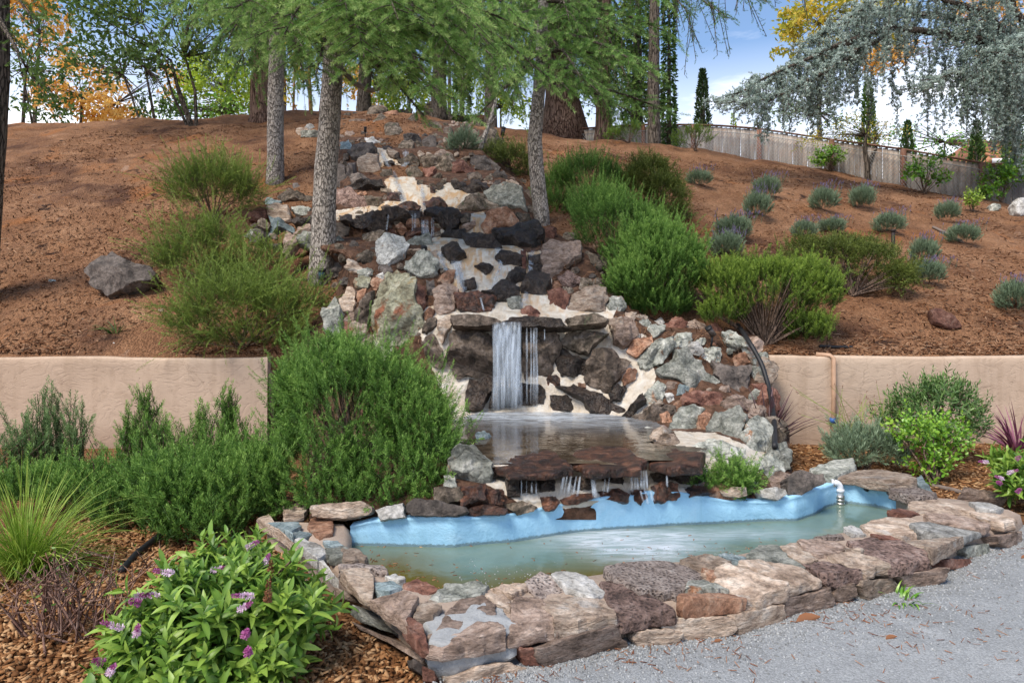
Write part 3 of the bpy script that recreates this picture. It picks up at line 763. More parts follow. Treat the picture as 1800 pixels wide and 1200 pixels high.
def water_grid(name, poly, z, step, mat, algae, foam):
    xs = np.arange(poly[:, 0].min() - step, poly[:, 0].max() + 2 * step, step); ysx = np.arange(poly[:, 1].min() - step, poly[:, 1].max() + 2 * step, step)
    V, q = grid_mesh(xs, ysx, lambda X, Y: np.full(X.shape, z))
    cc = V[q].mean(1); c0 = poly.mean(0)
    k = np.zeros(len(q), bool)
    for dx, dy in ((0, 0), (.03, 0), (-.03, 0), (0, .03), (0, -.03)): k |= in_poly(cc[:, 0] + dx, cc[:, 1] + dy, [tuple(p) for p in poly])
    q = q[k]; used, inv = np.unique(q, return_inverse=True); V = V[used]; q = inv.reshape(-1, 4)
    return tag(build(name, V, q, mat, loc=(0, 0, 0), attrs={'algae': algae(V), 'foam': foam(V)}), kind='structure')
def dist_line(P, L):
    d = np.full(len(P), 9.)
    for a, b in zip(L[:-1], L[1:]):
        ab = b - a; t = np.clip(((P - a) @ ab) / ab.dot(ab), 0, 1); d = np.minimum(d, np.linalg.norm(P - a - t[:, None] * ab, axis=1))
    return d
f0 = on_z(1085, 945, WATER_Z)[:2]; f1 = on_z(1130, 962, WATER_Z)[:2]; f2 = on_z(1290, 938, WATER_Z)[:2]
water_grid('pool_water', POOL, WATER_Z, .03, M['pool_water'],
           lambda V: np.clip(1.7 - dist_line(V[:, :2], INN[2:10]) / .36, 0, 1) * smooth((1.7 - V[:, 0]) / .8),
           lambda V: np.clip(1.25 * np.exp(-(((V[:, :2] - f0) / [.42, .2]) ** 2).sum(1)) + 1.2 * np.exp(-(((V[:, :2] - f1) / [.3, .28]) ** 2).sum(1)) + .45 * np.exp(-(((V[:, :2] - f2) / [.5, .12]) ** 2).sum(1)), 0, 1))

# pvc pipe standing in the pool corner
pp = thing('drain_pipe', 'white plastic elbow pipe standing in the far corner of the blue pool', 'pipe', tuple(on_z(1474, 888, WATER_Z)))
b0 = on_z(1475, 885, WATER_Z) + [0, -.02, 0]; topz = EYE + (HY - 848) / FPX * b0[1]
mb = MB(); c0 = b0 + [0, 0, topz - WATER_Z]
ang = np.linspace(0, PI / 2, 7)
mb.tube([b0 + [0, 0, .05], c0 + [0, 0, -.06]] + [c0 + [-.04 + .04 * math.cos(a), 0, -.05 + .05 * math.sin(a)] for a in ang[1:]] + [c0 + [-.055, .01, 0]], .024, 14); mb.build('pipe_body', M['pvc'], pp)
mb = MB(); mb.tube([c0 + [0, 0, -.075], c0 + [0, 0, -.05]], .03, 14); mb.tube([c0 + [-.05, .005, 0], c0 + [-.065, .01, 0]], .03, 14); mb.build('elbow_collar', M['pvc'], pp)
mb = MB()
for k in range(4): mb.tube([b0 + [0, 0, -.03 + k * .027], b0 + [0, 0, -.03 + k * .027 + .02]], .033, 16)
mb.tube([b0 + [0, 0, -.1], b0 + [0, 0, .07]], .029, 14); mb.build('steel_clamp', M['steel'], pp)
# tan pipe on the right wall
wp = thing('wall_pipe', 'thin tan painted pipe bending down the front of the right stucco wall', 'pipe', (3.7, WALL_Y - .04, 0))
xw = (1462 - CX) / FPX * WALL_Y; mb = MB()
mb.tube([(xw - .16, WALL_Y + .05, 1.085), (xw - .02, WALL_Y - .0, 1.075), (xw, WALL_Y - .045, 1.05), (xw + .005, WALL_Y - .045, .6), (xw - .02, WALL_Y - .05, -.1)], .026, 10); mb.build('pipe_body', M['pipe'], wp)
mb = MB(); mb.tube([(xw - .012, WALL_Y - .047, .30), (xw - .012, WALL_Y - .047, .36)], .034, 10); mb.build('pipe_collar', flat_mat('blue_tape', (.05, .13, .38), .5), wp)
# ------------------------------------------------------------------ the rock waterfall
REG = [(600, 205), (640, 190), (740, 195), (850, 215), (870, 255), (905, 300), (935, 340), (955, 400), (1050, 425), (1090, 520), (1160, 560), (1300, 575), (1352, 640), (1360, 700), (1390, 760), (1395, 912),
       (560, 912), (540, 700), (545, 560), (590, 520), (590, 470), (545, 450), (500, 450), (430, 425), (440, 370), (545, 355), (590, 330), (565, 290), (585, 240)]
UP = [(150, 21.5), (205, 19.0), (215, 17.6), (230, 16.4), (245, 15.3), (258, 14.9), (265, 13.7), (300, 13.3), (320, 12.2), (372, 11.3), (380, 10.45), (415, 10.3), (440, 9.2), (512, 8.55), (520, 8.25), (545, 8.05)]
COLS = {
    560: [(560, 8.0), (640, 7.8), (740, 7.3), (800, 6.0), (870, 5.2), (912, 4.5)],
    700: [(560, 8.0), (640, 7.75), (720, 7.35), (760, 6.6), (800, 5.6), (840, 5.0), (880, 4.6), (912, 4.5)],
    800: [(575, 7.78), (650, 7.7), (720, 7.5), (740, 7.2), (760, 6.48), (790, 5.63), (805, 5.2), (815, 4.72), (835, 4.78), (850, 4.6), (880, 4.47), (912, 4.45)],
    900: [(553, 7.85), (575, 7.78), (650, 7.72), (720, 7.5), (727, 7.45), (760, 6.48), (790, 5.63), (808, 5.15), (818, 4.72), (832, 4.95), (848, 4.68), (880, 4.55), (912, 4.53)],
    1000: [(553, 7.85), (575, 7.78), (650, 7.72), (720, 7.5), (727, 7.45), (760, 6.48), (790, 5.63), (808, 5.15), (818, 4.80), (832, 5.02), (848, 4.8), (880, 4.69), (912, 4.68)],
    1100: [(553, 7.9), (580, 7.8), (650, 7.6), (735, 7.25), (760, 6.48), (790, 5.63), (802, 5.3), (815, 4.9), (835, 5.08), (850, 4.9), (880, 4.81), (912, 4.8)],
    1200: [(580, 7.9), (650, 7.6), (720, 7.05), (750, 6.5), (785, 5.65), (810, 5.0), (840, 5.1), (860, 4.92), (912, 4.88)],
    1300: [(560, 8.1), (620, 7.9), (700, 7.3), (740, 6.5), (790, 5.75), (830, 5.2), (880, 4.96), (912, 4.94)],
    1395: [(560, 8.2), (640, 7.9), (720, 7.5), (780, 6.6), (830, 5.9), (870, 5.4), (912, 5.2)],
}
CK = sorted(COLS)
def bed_raw(px, py):
    px = np.asarray(px, float); py = np.asarray(py, float)
    cols = []
    for k in CK:
        t = np.array(UP + COLS[k]); cols.append(np.interp(py, t[:, 0], t[:, 1]))
    cols = np.array(cols); x = np.clip(px, CK[0], CK[-1])
    i = np.clip(np.searchsorted(CK, x, side='right') - 1, 0, len(CK) - 2)
    a = np.array(CK)[i]; b = np.array(CK)[i + 1]; f = (x - a) / (b - a)
    j = np.arange(len(x.ravel()))
    cf = cols.reshape(len(CK), -1); ii = i.ravel(); ff = f.ravel()
    return (cf[ii, j] * (1 - ff) + cf[ii + 1, j] * ff).reshape(px.shape)
def hill_depth(px, py):
    lo = np.full(px.shape, 8.05); hi = np.full(px.shape, 24.0)
    for _ in range(26):
        m = (lo + hi) / 2
        ab = hill((px - CX) / FPX * m, m) < EYE + (HY - py) / FPX * m
        lo = np.where(ab, m, lo); hi = np.where(ab, hi, m)
    return (lo + hi) / 2
def poly_dist(px, py, poly):
    P = np.column_stack([px.ravel(), py.ravel()]).astype(float); L = np.array(poly + [poly[0]], float)
    d = np.full(len(P), 1e9)
    for a, b in zip(L[:-1], L[1:]):
        ab = b - a; t = np.clip(((P - a) @ ab) / ab.dot(ab), 0, 1); d = np.minimum(d, np.linalg.norm(P - a - t[:, None] * ab, axis=1))
    return np.where(in_poly(P[:, 0], P[:, 1], poly), d, -d).reshape(px.shape)
def bed(px, py, rough=True):
    px = np.atleast_1d(np.asarray(px, float)); py = np.atleast_1d(np.asarray(py, float))
    D = bed_raw(px, py)
    w = np.clip(poly_dist(px, py, REG) / 26, 0, 1)
    up = smooth((600 - py) / 30)
    H = hill_depth(px, np.minimum(py, 622)) + .12
    D = D * (1 - up) + up * (D * w + H * (1 - w))
    if rough:
        P = np.column_stack([(px * D / 1200).ravel(), (py * D / 1200).ravel()])
        D = D + (.05 * fbm(P, 3.0, 4, 21)).reshape(D.shape) * np.clip(D / 8, .5, 1.4)
    return D
LIME = [
    [(640, 265), (662, 248), (690, 275), (722, 288), (716, 310), (692, 320), (680, 300), (652, 287)],
    [(676, 318), (712, 300), (735, 322), (760, 332), (790, 322), (832, 345), (806, 374), (760, 378), (720, 362), (690, 352)],
    [(588, 372), (650, 362), (700, 350), (732, 370), (700, 386), (640, 394), (588, 386)],
    [(750, 432), (790, 388), (848, 372), (890, 420), (962, 470), (944, 524), (872, 502), (850, 522), (800, 530), (788, 482), (758, 456)],
    [(895, 450), (962, 440), (974, 530), (922, 545)],
    [(735, 545), (800, 528), (1085, 528), (1076, 562), (760, 568)],
    [(728, 556), (1070, 572), (1135, 590), (1152, 660), (1136, 745), (1080, 738), (800, 738), (765, 660)],
    [(850, 786), (1250, 770), (1340, 790), (1345, 826), (1240, 845), (1200, 872), (1000, 892), (935, 895), (855, 850)],
    [(1185, 758), (1260, 762), (1355, 800), (1335, 815), (1200, 792)],
    [(655, 590), (690, 560), (700, 600), (670, 640)],
]
gxs = np.arange(540, 1404, 4.0); gys = np.arange(202, 916, 3.0)
PX, PY = np.meshgrid(gxs, gys)
BD = bed(PX, PY)
lime = np.zeros(PX.shape)
for p in LIME: lime = np.maximum(lime, np.clip(poly_dist(PX, PY, p) / 9 + .62, 0, 1))
def bed_mat():
    m, n, l, b = new_mat('cascade_mortar')
    v, _ = obj_coords(n, l, offset=False)
    a = n.new('ShaderNodeAttribute'); a.attribute_name = 'lime'
    n1 = noise_node(n, l, v, 9, 8, .68, .4); n2 = noise_node(n, l, v, 2.2, 6, .6, .6)
    vs, _ = obj_coords(n, l, (7, 2, 1.1), offset=False); ns = noise_node(n, l, vs, 1.3, 5, .6, .3)
    dirt = ramp(n, [(.32, (.03, .017, .01)), (.5, (.10, .05, .029)), (.68, (.20, .11, .07))]); l.new(n1.outputs['Fac'], dirt.inputs['Fac'])
    cream = ramp(n, [(.3, (.52, .44, .34)), (.5, (.68, .61, .51)), (.66, (.77, .73, .66))]); l.new(n1.outputs['Fac'], cream.inputs['Fac'])
    st = ramp(n, [(.46, (0, 0, 0)), (.58, (1, 1, 1))]); l.new(ns.outputs['Fac'], st.inputs['Fac'])
    tzb = n.new('ShaderNodeTexCoord'); szb = n.new('ShaderNodeSeparateXYZ'); l.new(tzb.outputs['Object'], szb.inputs['Vector']); hi = n.new('ShaderNodeMapRange'); hi.inputs['From Min'].default_value = 1.45; hi.inputs['From Max'].default_value = 1.75; hi.inputs['To Min'].default_value = .12; hi.inputs['To Max'].default_value = .85; l.new(szb.outputs['Z'], hi.inputs['Value'])
    col2 = mixc(n, l, math_node(n, l, 'MULTIPLY', st.outputs['Color'], hi.outputs['Result']), cream.outputs['Color'], (.60, .37, .175))
    gr = ramp(n, [(.27, (.25, .16, .09)), (.35, (.85, .77, .66)), (.44, (1, 1, 1))]); n3 = noise_node(n, l, v, 5.5, 9, .72, .8); l.new(n3.outputs['Fac'], gr.inputs['Fac'])
    col2 = mixc(n, l, .85, col2, gr.outputs['Color'], 'MULTIPLY')
    fm = math_node(n, l, 'ADD', a.outputs['Fac'], math_node(n, l, 'MULTIPLY', math_node(n, l, 'SUBTRACT', n1.outputs['Fac'], .5), 1.3))
    fr = ramp(n, [(.46, (0, 0, 0)), (.56, (1, 1, 1))]); l.new(fm, fr.inputs['Fac'])
    l.new(mixc(n, l, fr.outputs['Color'], dirt.outputs['Color'], col2), b.inputs['Base Color'])
    rr = n.new('ShaderNodeMapRange'); rr.inputs['To Min'].default_value = .9; rr.inputs['To Max'].default_value = .5; l.new(fr.outputs['Color'], rr.inputs['Value']); l.new(rr.outputs['Result'], b.inputs['Roughness'])
    b.inputs['Specular IOR Level'].default_value = .3
    bump(n, l, b, math_node(n, l, 'ADD', n1.outputs['Fac'], n3.outputs['Fac']), 1.0, .05)
    return m
M['bed'] = bed_mat()
fall = thing('rock_waterfall', 'stepped waterfall of mortared boulders running down the bark slope to the pool', 'waterfall', (.3, 7.6, 0))
V = np.column_stack([((PX - CX) / FPX * BD).ravel(), BD.ravel(), (EYE + (HY - PY) / FPX * BD).ravel()])
nx, ny = len(gxs), len(gys)
i = np.arange(ny - 1)[:, None] * nx + np.arange(nx - 1)[None]
q = np.stack([i, i + nx, i + nx + 1, i + 1], -1).reshape(-1, 4)
pd = poly_dist(PX, PY, REG).ravel()
keep = (pd[q] > np.where(PX.ravel()[q] > 1325, 4, -14)).any(1)
q = q[keep]; used, inv = np.unique(q, return_inverse=True)
build('mortar_bed', V[used], inv.reshape(-1, 4), M['bed'], fall, attrs={'lime': lime.ravel()[used]})

def bed_frame(cx, cy, e=9, mixn=.55):
    D = bed([cx, cx - e, cx + e, cx, cx], [cy, cy, cy, cy - e, cy + e], rough=False)
    P = [at(x, y, d) for x, y, d in zip([cx, cx - e, cx + e, cx, cx], [cy, cy, cy, cy - e, cy + e], D)]
    nb = np.cross(P[2] - P[1], P[3] - P[4]); nb /= np.linalg.norm(nb) + 1e-9
    if nb[1] > 0: nb = -nb
    nn = nb * mixn + np.array([0, -1, .28]) * (1 - mixn); nn /= np.linalg.norm(nn)
    return P[0], nn
def on_plane(px, py, c, nn):
    d = np.array([(px - CX) / FPX, 1, (HY - py) / FPX]); e = np.array([0, 0, EYE])
    t = (c - e).dot(nn) / d.dot(nn); return e + d * t
taken = []
def rk(pts, off, sc, mat, th=None, out=.03, flat=0, rough=.19, mixn=.5, lean=.38, grow=1.1, collect=None, name='rock'):
    P = np.array([(off[0] + x / sc, off[1] + y / sc) for x, y in pts], float); c = P.mean(0)
    P = c + (P - c) * grow
    c3, nn = bed_frame(*c, mixn=mixn); c3 = c3 + nn * out
    Q = np.array([on_plane(x, y, c3, nn) for x, y in P])
    size = np.sqrt(np.mean(((Q - Q.mean(0)) ** 2).sum(1)))
    taken.append(P)
    if mat == 'wet' and th is None: th = size * .75
    stone(name, Q, nn, th if th else size * .6, size * .6, M[mat], fall, n=28, rough=rough, flat=flat, lean=lean, collect=collect)
A5, A4, A2, AC, AD, AE, AF = (600, 400), (540, 180), (600, 800), (1080, 540), (540, 430), (760, 720), (400, 300)
S5, S4, S2, SC, SD, SE, SF = 3, 3.75, 3, 3.75, 5.714, 2.8125, 6.0
# main face
for pts, mat, th in [
    ([(590, 545), (640, 525), (780, 560), (800, 640), (790, 780), (700, 790), (600, 770), (560, 700), (570, 620)], 'darkface', .2),
    ([(430, 610), (490, 560), (530, 640), (545, 740), (470, 720)], 'darkface', .1),
    ([(508, 492), (582, 475), (576, 540), (530, 615), (507, 570)], 'tan', .08),
    ([(825, 560), (935, 540), (945, 780), (870, 795), (825, 760)], 'wet', .1),
    ([(955, 560), (1130, 550), (1160, 640), (1110, 720), (1115, 785), (965, 805)], 'darkface', .16),
    ([(1185, 560), (1310, 548), (1400, 572), (1325, 640), (1300, 675), (1205, 645), (1172, 610)], 'mossbrown', .15),
    ([(1165, 655), (1290, 702), (1255, 785), (1130, 778), (1115, 730)], 'wet', .14),
    ([(1325, 652), (1420, 657), (1525, 710), (1480, 768), (1415, 875), (1290, 828), (1280, 790), (1303, 720)], 'darkface', .18),
    ([(682, 805), (785, 800), (795, 835), (740, 955), (668, 955)], 'wet', .1),
    ([(795, 880), (830, 855), (935, 862), (955, 925), (830, 952), (785, 945)], 'wet', .1),
    ([(945, 825), (1050, 843), (1072, 880), (1058, 925), (972, 930)], 'wet', .1),
    ([(1090, 803), (1130, 788), (1178, 820), (1165, 855), (1103, 848)], 'wetbrown', .08),
    ([(1108, 888), (1180, 893), (1225, 930), (1232, 970), (1122, 957)], 'wet', .09),
    ([(1172, 862), (1250, 852), (1395, 900), (1470, 960), (1440, 995), (1315, 980), (1292, 930)], 'wet', .12),
    ([(1415, 880), (1450, 835), (1495, 850), (1468, 915), (1422, 912)], 'wet', .07),
    ([(1247, 822), (1288, 822), (1288, 848), (1252, 848)], 'rust', .05),
    ([(1420, 490), (1540, 472), (1560, 560), (1500, 635), (1440, 600)], 'brown', .14),
    ([(1525, 600), (1640, 572), (1638, 620), (1560, 685), (1505, 658)], 'rust', .12),
    ([(1572, 660), (1660, 622), (1738, 592), (1748, 640), (1680, 718), (1602, 745)], 'grey', .14),
    ([(1510, 755), (1560, 750), (1550, 800), (1490, 840), (1480, 800)], 'rust', .07),
    ([(1480, 1000), (1590, 885), (1600, 930), (1530, 990)], 'wet', .1),
    ([(1530, 1015), (1700, 955), (1755, 962), (1690, 1035), (1600, 1045)], 'darkface', .12),
]: rk(pts, A5, S5, mat, th * 1.35, mixn=.7, grow=1.17 if mat.startswith('wet') else 1.04, rough=.16)
# ledge slabs over the main fall
for pts, mat in [
    ([(585, 472), (700, 470), (830, 500), (858, 522), (720, 542), (600, 527)], 'darkface'),
    ([(850, 505), (905, 488), (1000, 482), (1140, 492), (1182, 535), (1000, 540), (870, 532)], 'wet'),
    ([(1195, 492), (1330, 467), (1395, 495), (1388, 520), (1205, 537)], 'mossbrown'),
]: rk(pts, A5, S5, mat, .22, out=.14, rough=.09, mixn=.0, lean=.15)
# stones round the middle falls
for pts, mat in [
    ([(370, 290), (440, 320), (450, 420), (410, 440), (375, 400)], 'redrock'),
    ([(490, 330), (560, 300), (620, 320), (590, 430), (510, 460), (490, 400)], 'brown'),
    ([(450, 290), (490, 285), (495, 400), (460, 410)], 'boulder'),
    ([(190, 90), (240, 55), (320, 55), (345, 100), (320, 150), (240, 205), (200, 180)], 'palegrey'),
    ([(340, 180), (440, 135), (510, 190), (500, 258), (410, 265), (335, 210)], 'grey'),
    ([(350, 128), (500, 125), (500, 178), (430, 145)], 'tan'),
    ([(345, 75), (470, 40), (475, 100), (350, 120)], 'grey'),
    ([(520, 74), (590, -4), (646, 26), (646, 88)], 'wet'),
    ([(655, 45), (760, 40), (838, 130), (760, 162), (690, 110)], 'wet'),
    ([(822, 20), (1010, 10), (1058, 100), (990, 145), (830, 100)], 'wet'),
    ([(540, 122), (600, 95), (645, 150), (580, 178)], 'wet'),
    ([(708, 202), (750, 187), (795, 210), (760, 243)], 'wet'),
    ([(817, 160), (850, 142), (938, 155), (955, 190), (862, 205)], 'wet'),
    ([(872, 280), (920, 212), (968, 240), (955, 290), (902, 318)], 'wet'),
    ([(953, 330), (1000, 258), (1080, 266), (1093, 300), (1068, 398), (990, 408)], 'wet'),
    ([(772, 350), (850, 292), (928, 330), (918, 380), (860, 413), (812, 370)], 'wet'),
    ([(870, 370), (945, 360), (950, 430), (890, 430)], 'grey'),
    ([(645, 290), (700, 270), (705, 320), (650, 345)], 'wet'),
    ([(602, 352), (750, 352), (800, 382), (790, 438), (622, 438)], 'wetbrown'),
    ([(950, 432), (1000, 422), (1048, 450), (1038, 475), (960, 475)], 'redrock'),
    ([(1092, 340), (1160, 327), (1200, 370), (1178, 440), (1112, 458)], 'redrock'),
    ([(1180, 402), (1250, 342), (1395, 322), (1400, 380), (1380, 440), (1185, 462)], 'tan'),
    ([(1062, 110), (1110, 77), (1250, 92), (1258, 170), (1180, 220), (1140, 288), (1070, 250)], 'brown'),
    ([(1142, 262), (1200, 232), (1258, 270), (1230, 318), (1162, 310)], 'lava'),
    ([(1400, 390), (1470, 372), (1498, 430), (1440, 468), (1402, 440)], 'grey'),
    ([(992, 152), (1050, 152), (1050, 190), (1000, 200)], 'wet'), ([(992, 202), (1060, 207), (1058, 245), (1000, 243)], 'wet'),
    ([(948, 130), (972, 125), (975, 215), (955, 220)], 'redrock'),
    ([(1410, 480), (1480, 470), (1490, 540), (1420, 550)], 'tan'), ([(1500, 450), (1550, 455), (1545, 495), (1500, 490)], 'tan'),
]: rk(pts, A5, S5, mat, grow=1.2 if mat == 'wet' else 1.08)
# left of the main fall (big lichened boulder and its neighbours)
for pts, mat in [
    ([(650, 800), (680, 620), (700, 490), (800, 330), (1030, 330), (1070, 420), (1070, 600), (1170, 700), (1180, 830), (980, 960), (790, 1040), (720, 900)], 'lichen'),
    ([(470, 380), (540, 320), (640, 340), (600, 430), (500, 450)], 'lichen'), ([(640, 380), (700, 340), (780, 370), (690, 480), (650, 440)], 'rust'), ([(690, 310), (760, 290), (790, 340), (760, 375), (700, 345)], 'white'),
    ([(370, 560), (400, 430), (460, 425), (485, 480), (480, 680), (370, 700)], 'tan'), ([(500, 480), (590, 450), (570, 560), (510, 580)], 'rust'),
    ([(480, 770), (500, 660), (600, 520), (665, 500), (650, 740), (570, 820), (490, 840)], 'darkface'), ([(180, 660), (280, 580), (340, 640), (330, 940), (230, 930), (190, 780)], 'grey'),
    ([(340, 860), (380, 770), (460, 800), (480, 980), (380, 960)], 'redrock'), ([(310, 380), (370, 330), (460, 350), (470, 410), (340, 410)], 'boulder'),
    ([(390, 250), (420, 155), (500, 180), (560, 260), (490, 300)], 'tan'), ([(1150, 860), (1230, 740), (1295, 730), (1290, 830), (1200, 900)], 'darkface'),
    ([(1170, 700), (1240, 640), (1285, 670), (1250, 740), (1190, 770)], 'rust'), ([(1310, 360), (1460, 250), (1490, 260), (1430, 420), (1330, 400)], 'rust'),
]: rk(pts, AD, SD, mat)
# upper cascade
for pts, mat in [
    ([(425, 160), (490, 100), (540, 130), (545, 240), (470, 232)], 'mossbrown'), ([(520, 170), (600, 160), (630, 210), (590, 290), (520, 260)], 'mossbrown'),
    ([(500, 92), (560, 57), (610, 100), (600, 140), (540, 128)], 'rust'), ([(382, 240), (430, 232), (475, 265), (450, 298), (400, 290)], 'white'), ([(222, 272), (270, 262), (305, 310), (270, 343), (225, 330)], 'blue'),
    ([(335, 410), (400, 372), (470, 367), (485, 430), (460, 498), (342, 498)], 'tan'), ([(270, 410), (320, 405), (310, 538), (262, 556)], 'boulder'), ([(262, 560), (500, 542), (518, 570), (440, 580), (270, 580)], 'wet'),
    ([(315, 602), (385, 587), (390, 610), (330, 625)], 'rust'), ([(190, 592), (280, 572), (370, 640), (398, 708), (250, 718), (187, 680)], 'lava'), ([(382, 622), (470, 622), (503, 660), (478, 688), (402, 680)], 'mossbrown'),
    ([(600, 382), (690, 352), (742, 380), (728, 428), (640, 420)], 'mossbrown'), ([(752, 372), (850, 367), (945, 400), (900, 420), (762, 430)], 'mossbrown'), ([(652, 460), (720, 432), (763, 470), (738, 523), (670, 508)], 'mossbrown'),
    ([(762, 440), (850, 452), (828, 500), (790, 520)], 'redrock'), ([(960, 402), (1030, 402), (1098, 440), (1088, 488), (962, 490)], 'redrock'), ([(952, 532), (1048, 532), (1028, 578), (970, 568)], 'wet'),
    ([(1032, 580), (1080, 537), (1183, 542), (1188, 590), (1100, 618)], 'wet'), ([(995, 708), (1050, 642), (1130, 622), (1250, 680), (1258, 708), (1100, 728)], 'mossbrown'), ([(778, 660), (830, 632), (898, 660), (938, 713), (800, 700)], 'wetbrown'),
    ([(602, 680), (650, 667), (738, 682), (728, 708), (642, 713)], 'wetbrown'), ([(305, 780), (400, 732), (528, 722), (540, 828), (460, 858), (332, 830)], 'wet'), ([(762, 717), (870, 717), (998, 740), (998, 808), (930, 838), (880, 800), (830, 758)], 'wet'),
    ([(535, 722), (748, 727), (743, 768), (542, 778)], 'wet'), ([(582, 820), (620, 792), (658, 850), (622, 878)], 'rust'), ([(652, 772), (738, 772), (748, 838), (662, 830)], 'rust'), ([(640, 850), (760, 840), (750, 880), (660, 895)], 'wetbrown'),
    ([(362, 872), (500, 852), (528, 890), (462, 928), (382, 940)], 'mossbrown'), ([(1162, 800), (1200, 732), (1310, 712), (1378, 790), (1378, 818), (1250, 830), (1222, 888), (1167, 850)], 'rust'),
    ([(1002, 742), (1078, 732), (1068, 790), (1012, 790)], 'mossbrown'), ([(1012, 830), (1108, 772), (1108, 810), (1040, 850)], 'brown'), ([(1192, 592), (1290, 562), (1398, 600), (1438, 738), (1280, 700), (1152, 622)], 'grey'),
    ([(492, 442), (560, 452), (558, 498), (512, 518), (482, 490)], 'mossbrown'), ([(528, 600), (600, 612), (613, 650), (532, 658)], 'wetbrown'), ([(552, 352), (610, 342), (600, 380)], 'wet'), ([(502, 392), (580, 392), (570, 420), (512, 415)], 'wet'),
    ([(497, 292), (558, 292), (553, 338), (512, 320)], 'wet'), ([(415, 310), (460, 315), (460, 355), (420, 345)], 'wet'), ([(575, 590), (620, 600), (630, 640), (590, 630)], 'boulder'), ([(215, 750), (290, 745), (300, 800), (230, 800)], 'wet'),
    ([(885, 900), (960, 820), (1020, 860), (1020, 930)], 'wet'), ([(810, 560), (845, 565), (840, 605), (812, 595)], 'wetbrown'),
    ([(630, 190), (690, 160), (740, 180), (745, 215), (640, 225)], 'wet'), ([(640, 225), (740, 232), (745, 275), (650, 270)], 'wet'),
    ([(880, 980), (990, 940), (1030, 1000), (940, 1040)], 'wet'),
]: rk(pts, A4, S4, mat)
# left shoulder, beside the leaning trunk
for pts, mat in [
    ([(360, 380), (430, 310), (560, 340), (540, 390), (400, 420)], 'blue'), ([(420, 410), (560, 380), (640, 390), (660, 520), (560, 540), (430, 470)], 'tan'), ([(450, 490), (560, 520), (690, 610), (680, 650), (560, 610), (440, 690), (470, 590)], 'blue'),
    ([(240, 750), (330, 620), (460, 600), (430, 700), (380, 760)], 'boulder'), ([(180, 690), (250, 620), (320, 620), (250, 720)], 'grey'), ([(550, 290), (700, 250), (900, 290), (890, 350), (560, 360)], 'mossbrown'), ([(690, 390), (790, 370), (880, 400), (840, 470), (720, 470)], 'grey'),
    ([(690, 150), (740, 135), (780, 200), (710, 240)], 'boulder'), ([(590, 860), (620, 650), (700, 690), (760, 740), (620, 920)], 'brown'), ([(620, 950), (850, 700), (850, 980), (640, 1000)], 'redrock'), ([(700, 690), (840, 550), (880, 600), (860, 720), (740, 720)], 'brown'),
    ([(660, 520), (880, 480), (870, 560), (720, 590)], 'wet'), ([(460, 780), (560, 770), (550, 850), (500, 850)], 'boulder'),
]: rk(pts, AF, SF, mat)
# right shoulder and the pale boulders round the upper basin
for pts, mat in [
    ([(165, 90), (220, 80), (240, 130), (180, 160)], 'grey'), ([(265, 90), (310, 70), (325, 110), (290, 135)], 'white'), ([(330, 120), (400, 80), (470, 110), (460, 160), (350, 155)], 'redrock'), ([(465, 105), (530, 95), (600, 120), (590, 160), (470, 165)], 'brown'),
    ([(460, 245), (545, 235), (590, 300), (540, 320), (470, 285)], 'white'), ([(165, 340), (280, 220), (380, 220), (385, 280), (250, 410), (170, 400)], 'grey'), ([(280, 430), (380, 370), (400, 310), (480, 290), (565, 360), (600, 430), (680, 490), (560, 550), (500, 560), (420, 480), (330, 470)], 'grey'),
    ([(650, 360), (740, 400), (880, 390), (890, 480), (850, 560), (740, 530), (680, 450)], 'boulder'), ([(830, 270), (880, 245), (910, 300), (870, 320)], 'grey'), ([(780, 340), (850, 305), (885, 370), (810, 405)], 'rust'), ([(870, 310), (930, 310), (965, 370), (930, 390)], 'tan'),
    ([(895, 400), (980, 400), (1015, 490), (960, 510), (920, 470)], 'grey'), ([(910, 510), (980, 500), (1040, 540), (1030, 590), (930, 580)], 'redrock'), ([(190, 600), (280, 500), (340, 520), (300, 640), (200, 650)], 'grey'), ([(410, 580), (430, 500), (490, 530), (490, 590)], 'blue'),
    ([(330, 570), (380, 570), (400, 620), (360, 630)], 'white'), ([(450, 600), (560, 560), (700, 580), (700, 650), (620, 700), (560, 660), (460, 650)], 'redrock'), ([(485, 530), (530, 535), (530, 575), (490, 570)], 'rust'), ([(710, 630), (800, 600), (900, 640), (890, 690), (740, 680)], 'brown'),
    ([(190, 680), (300, 620), (330, 650), (230, 700)], 'tan'), ([(140, 720), (290, 680), (340, 640), (400, 660), (380, 720), (250, 780), (130, 760)], 'darkface'), ([(300, 720), (360, 700), (385, 770), (330, 790)], 'rust'),
    ([(350, 830), (400, 740), (440, 660), (540, 650), (590, 690), (560, 720), (530, 860), (460, 880)], 'grey'), ([(560, 720), (600, 690), (630, 710), (620, 790), (560, 880), (530, 870)], 'rust'),
    ([(610, 790), (660, 720), (740, 700), (810, 700), (880, 760), (830, 850), (820, 930), (640, 870), (570, 880)], 'grey'), ([(825, 860), (870, 780), (945, 735), (1030, 810), (1035, 930), (1020, 1010), (950, 1030), (850, 960)], 'grey'),
    ([(960, 1040), (1040, 960), (1105, 1020), (1110, 1140), (1020, 1180), (960, 1150)], 'grey'), ([(500, 940), (620, 890), (720, 930), (830, 960), (840, 1010), (700, 1010), (540, 990)], 'grey'),
    ([(40, 800), (130, 780), (145, 835), (60, 840)], 'grey'), ([(0, 820), (40, 830), (50, 875), (0, 880)], 'grey'), ([(240, 870), (330, 820), (440, 900), (400, 940), (260, 920)], 'tan'),
    ([(890, 1020), (960, 1020), (970, 1080), (890, 1080)], 'grey'),
]: rk(pts, AC, SC, mat, flat=0, rough=.19)
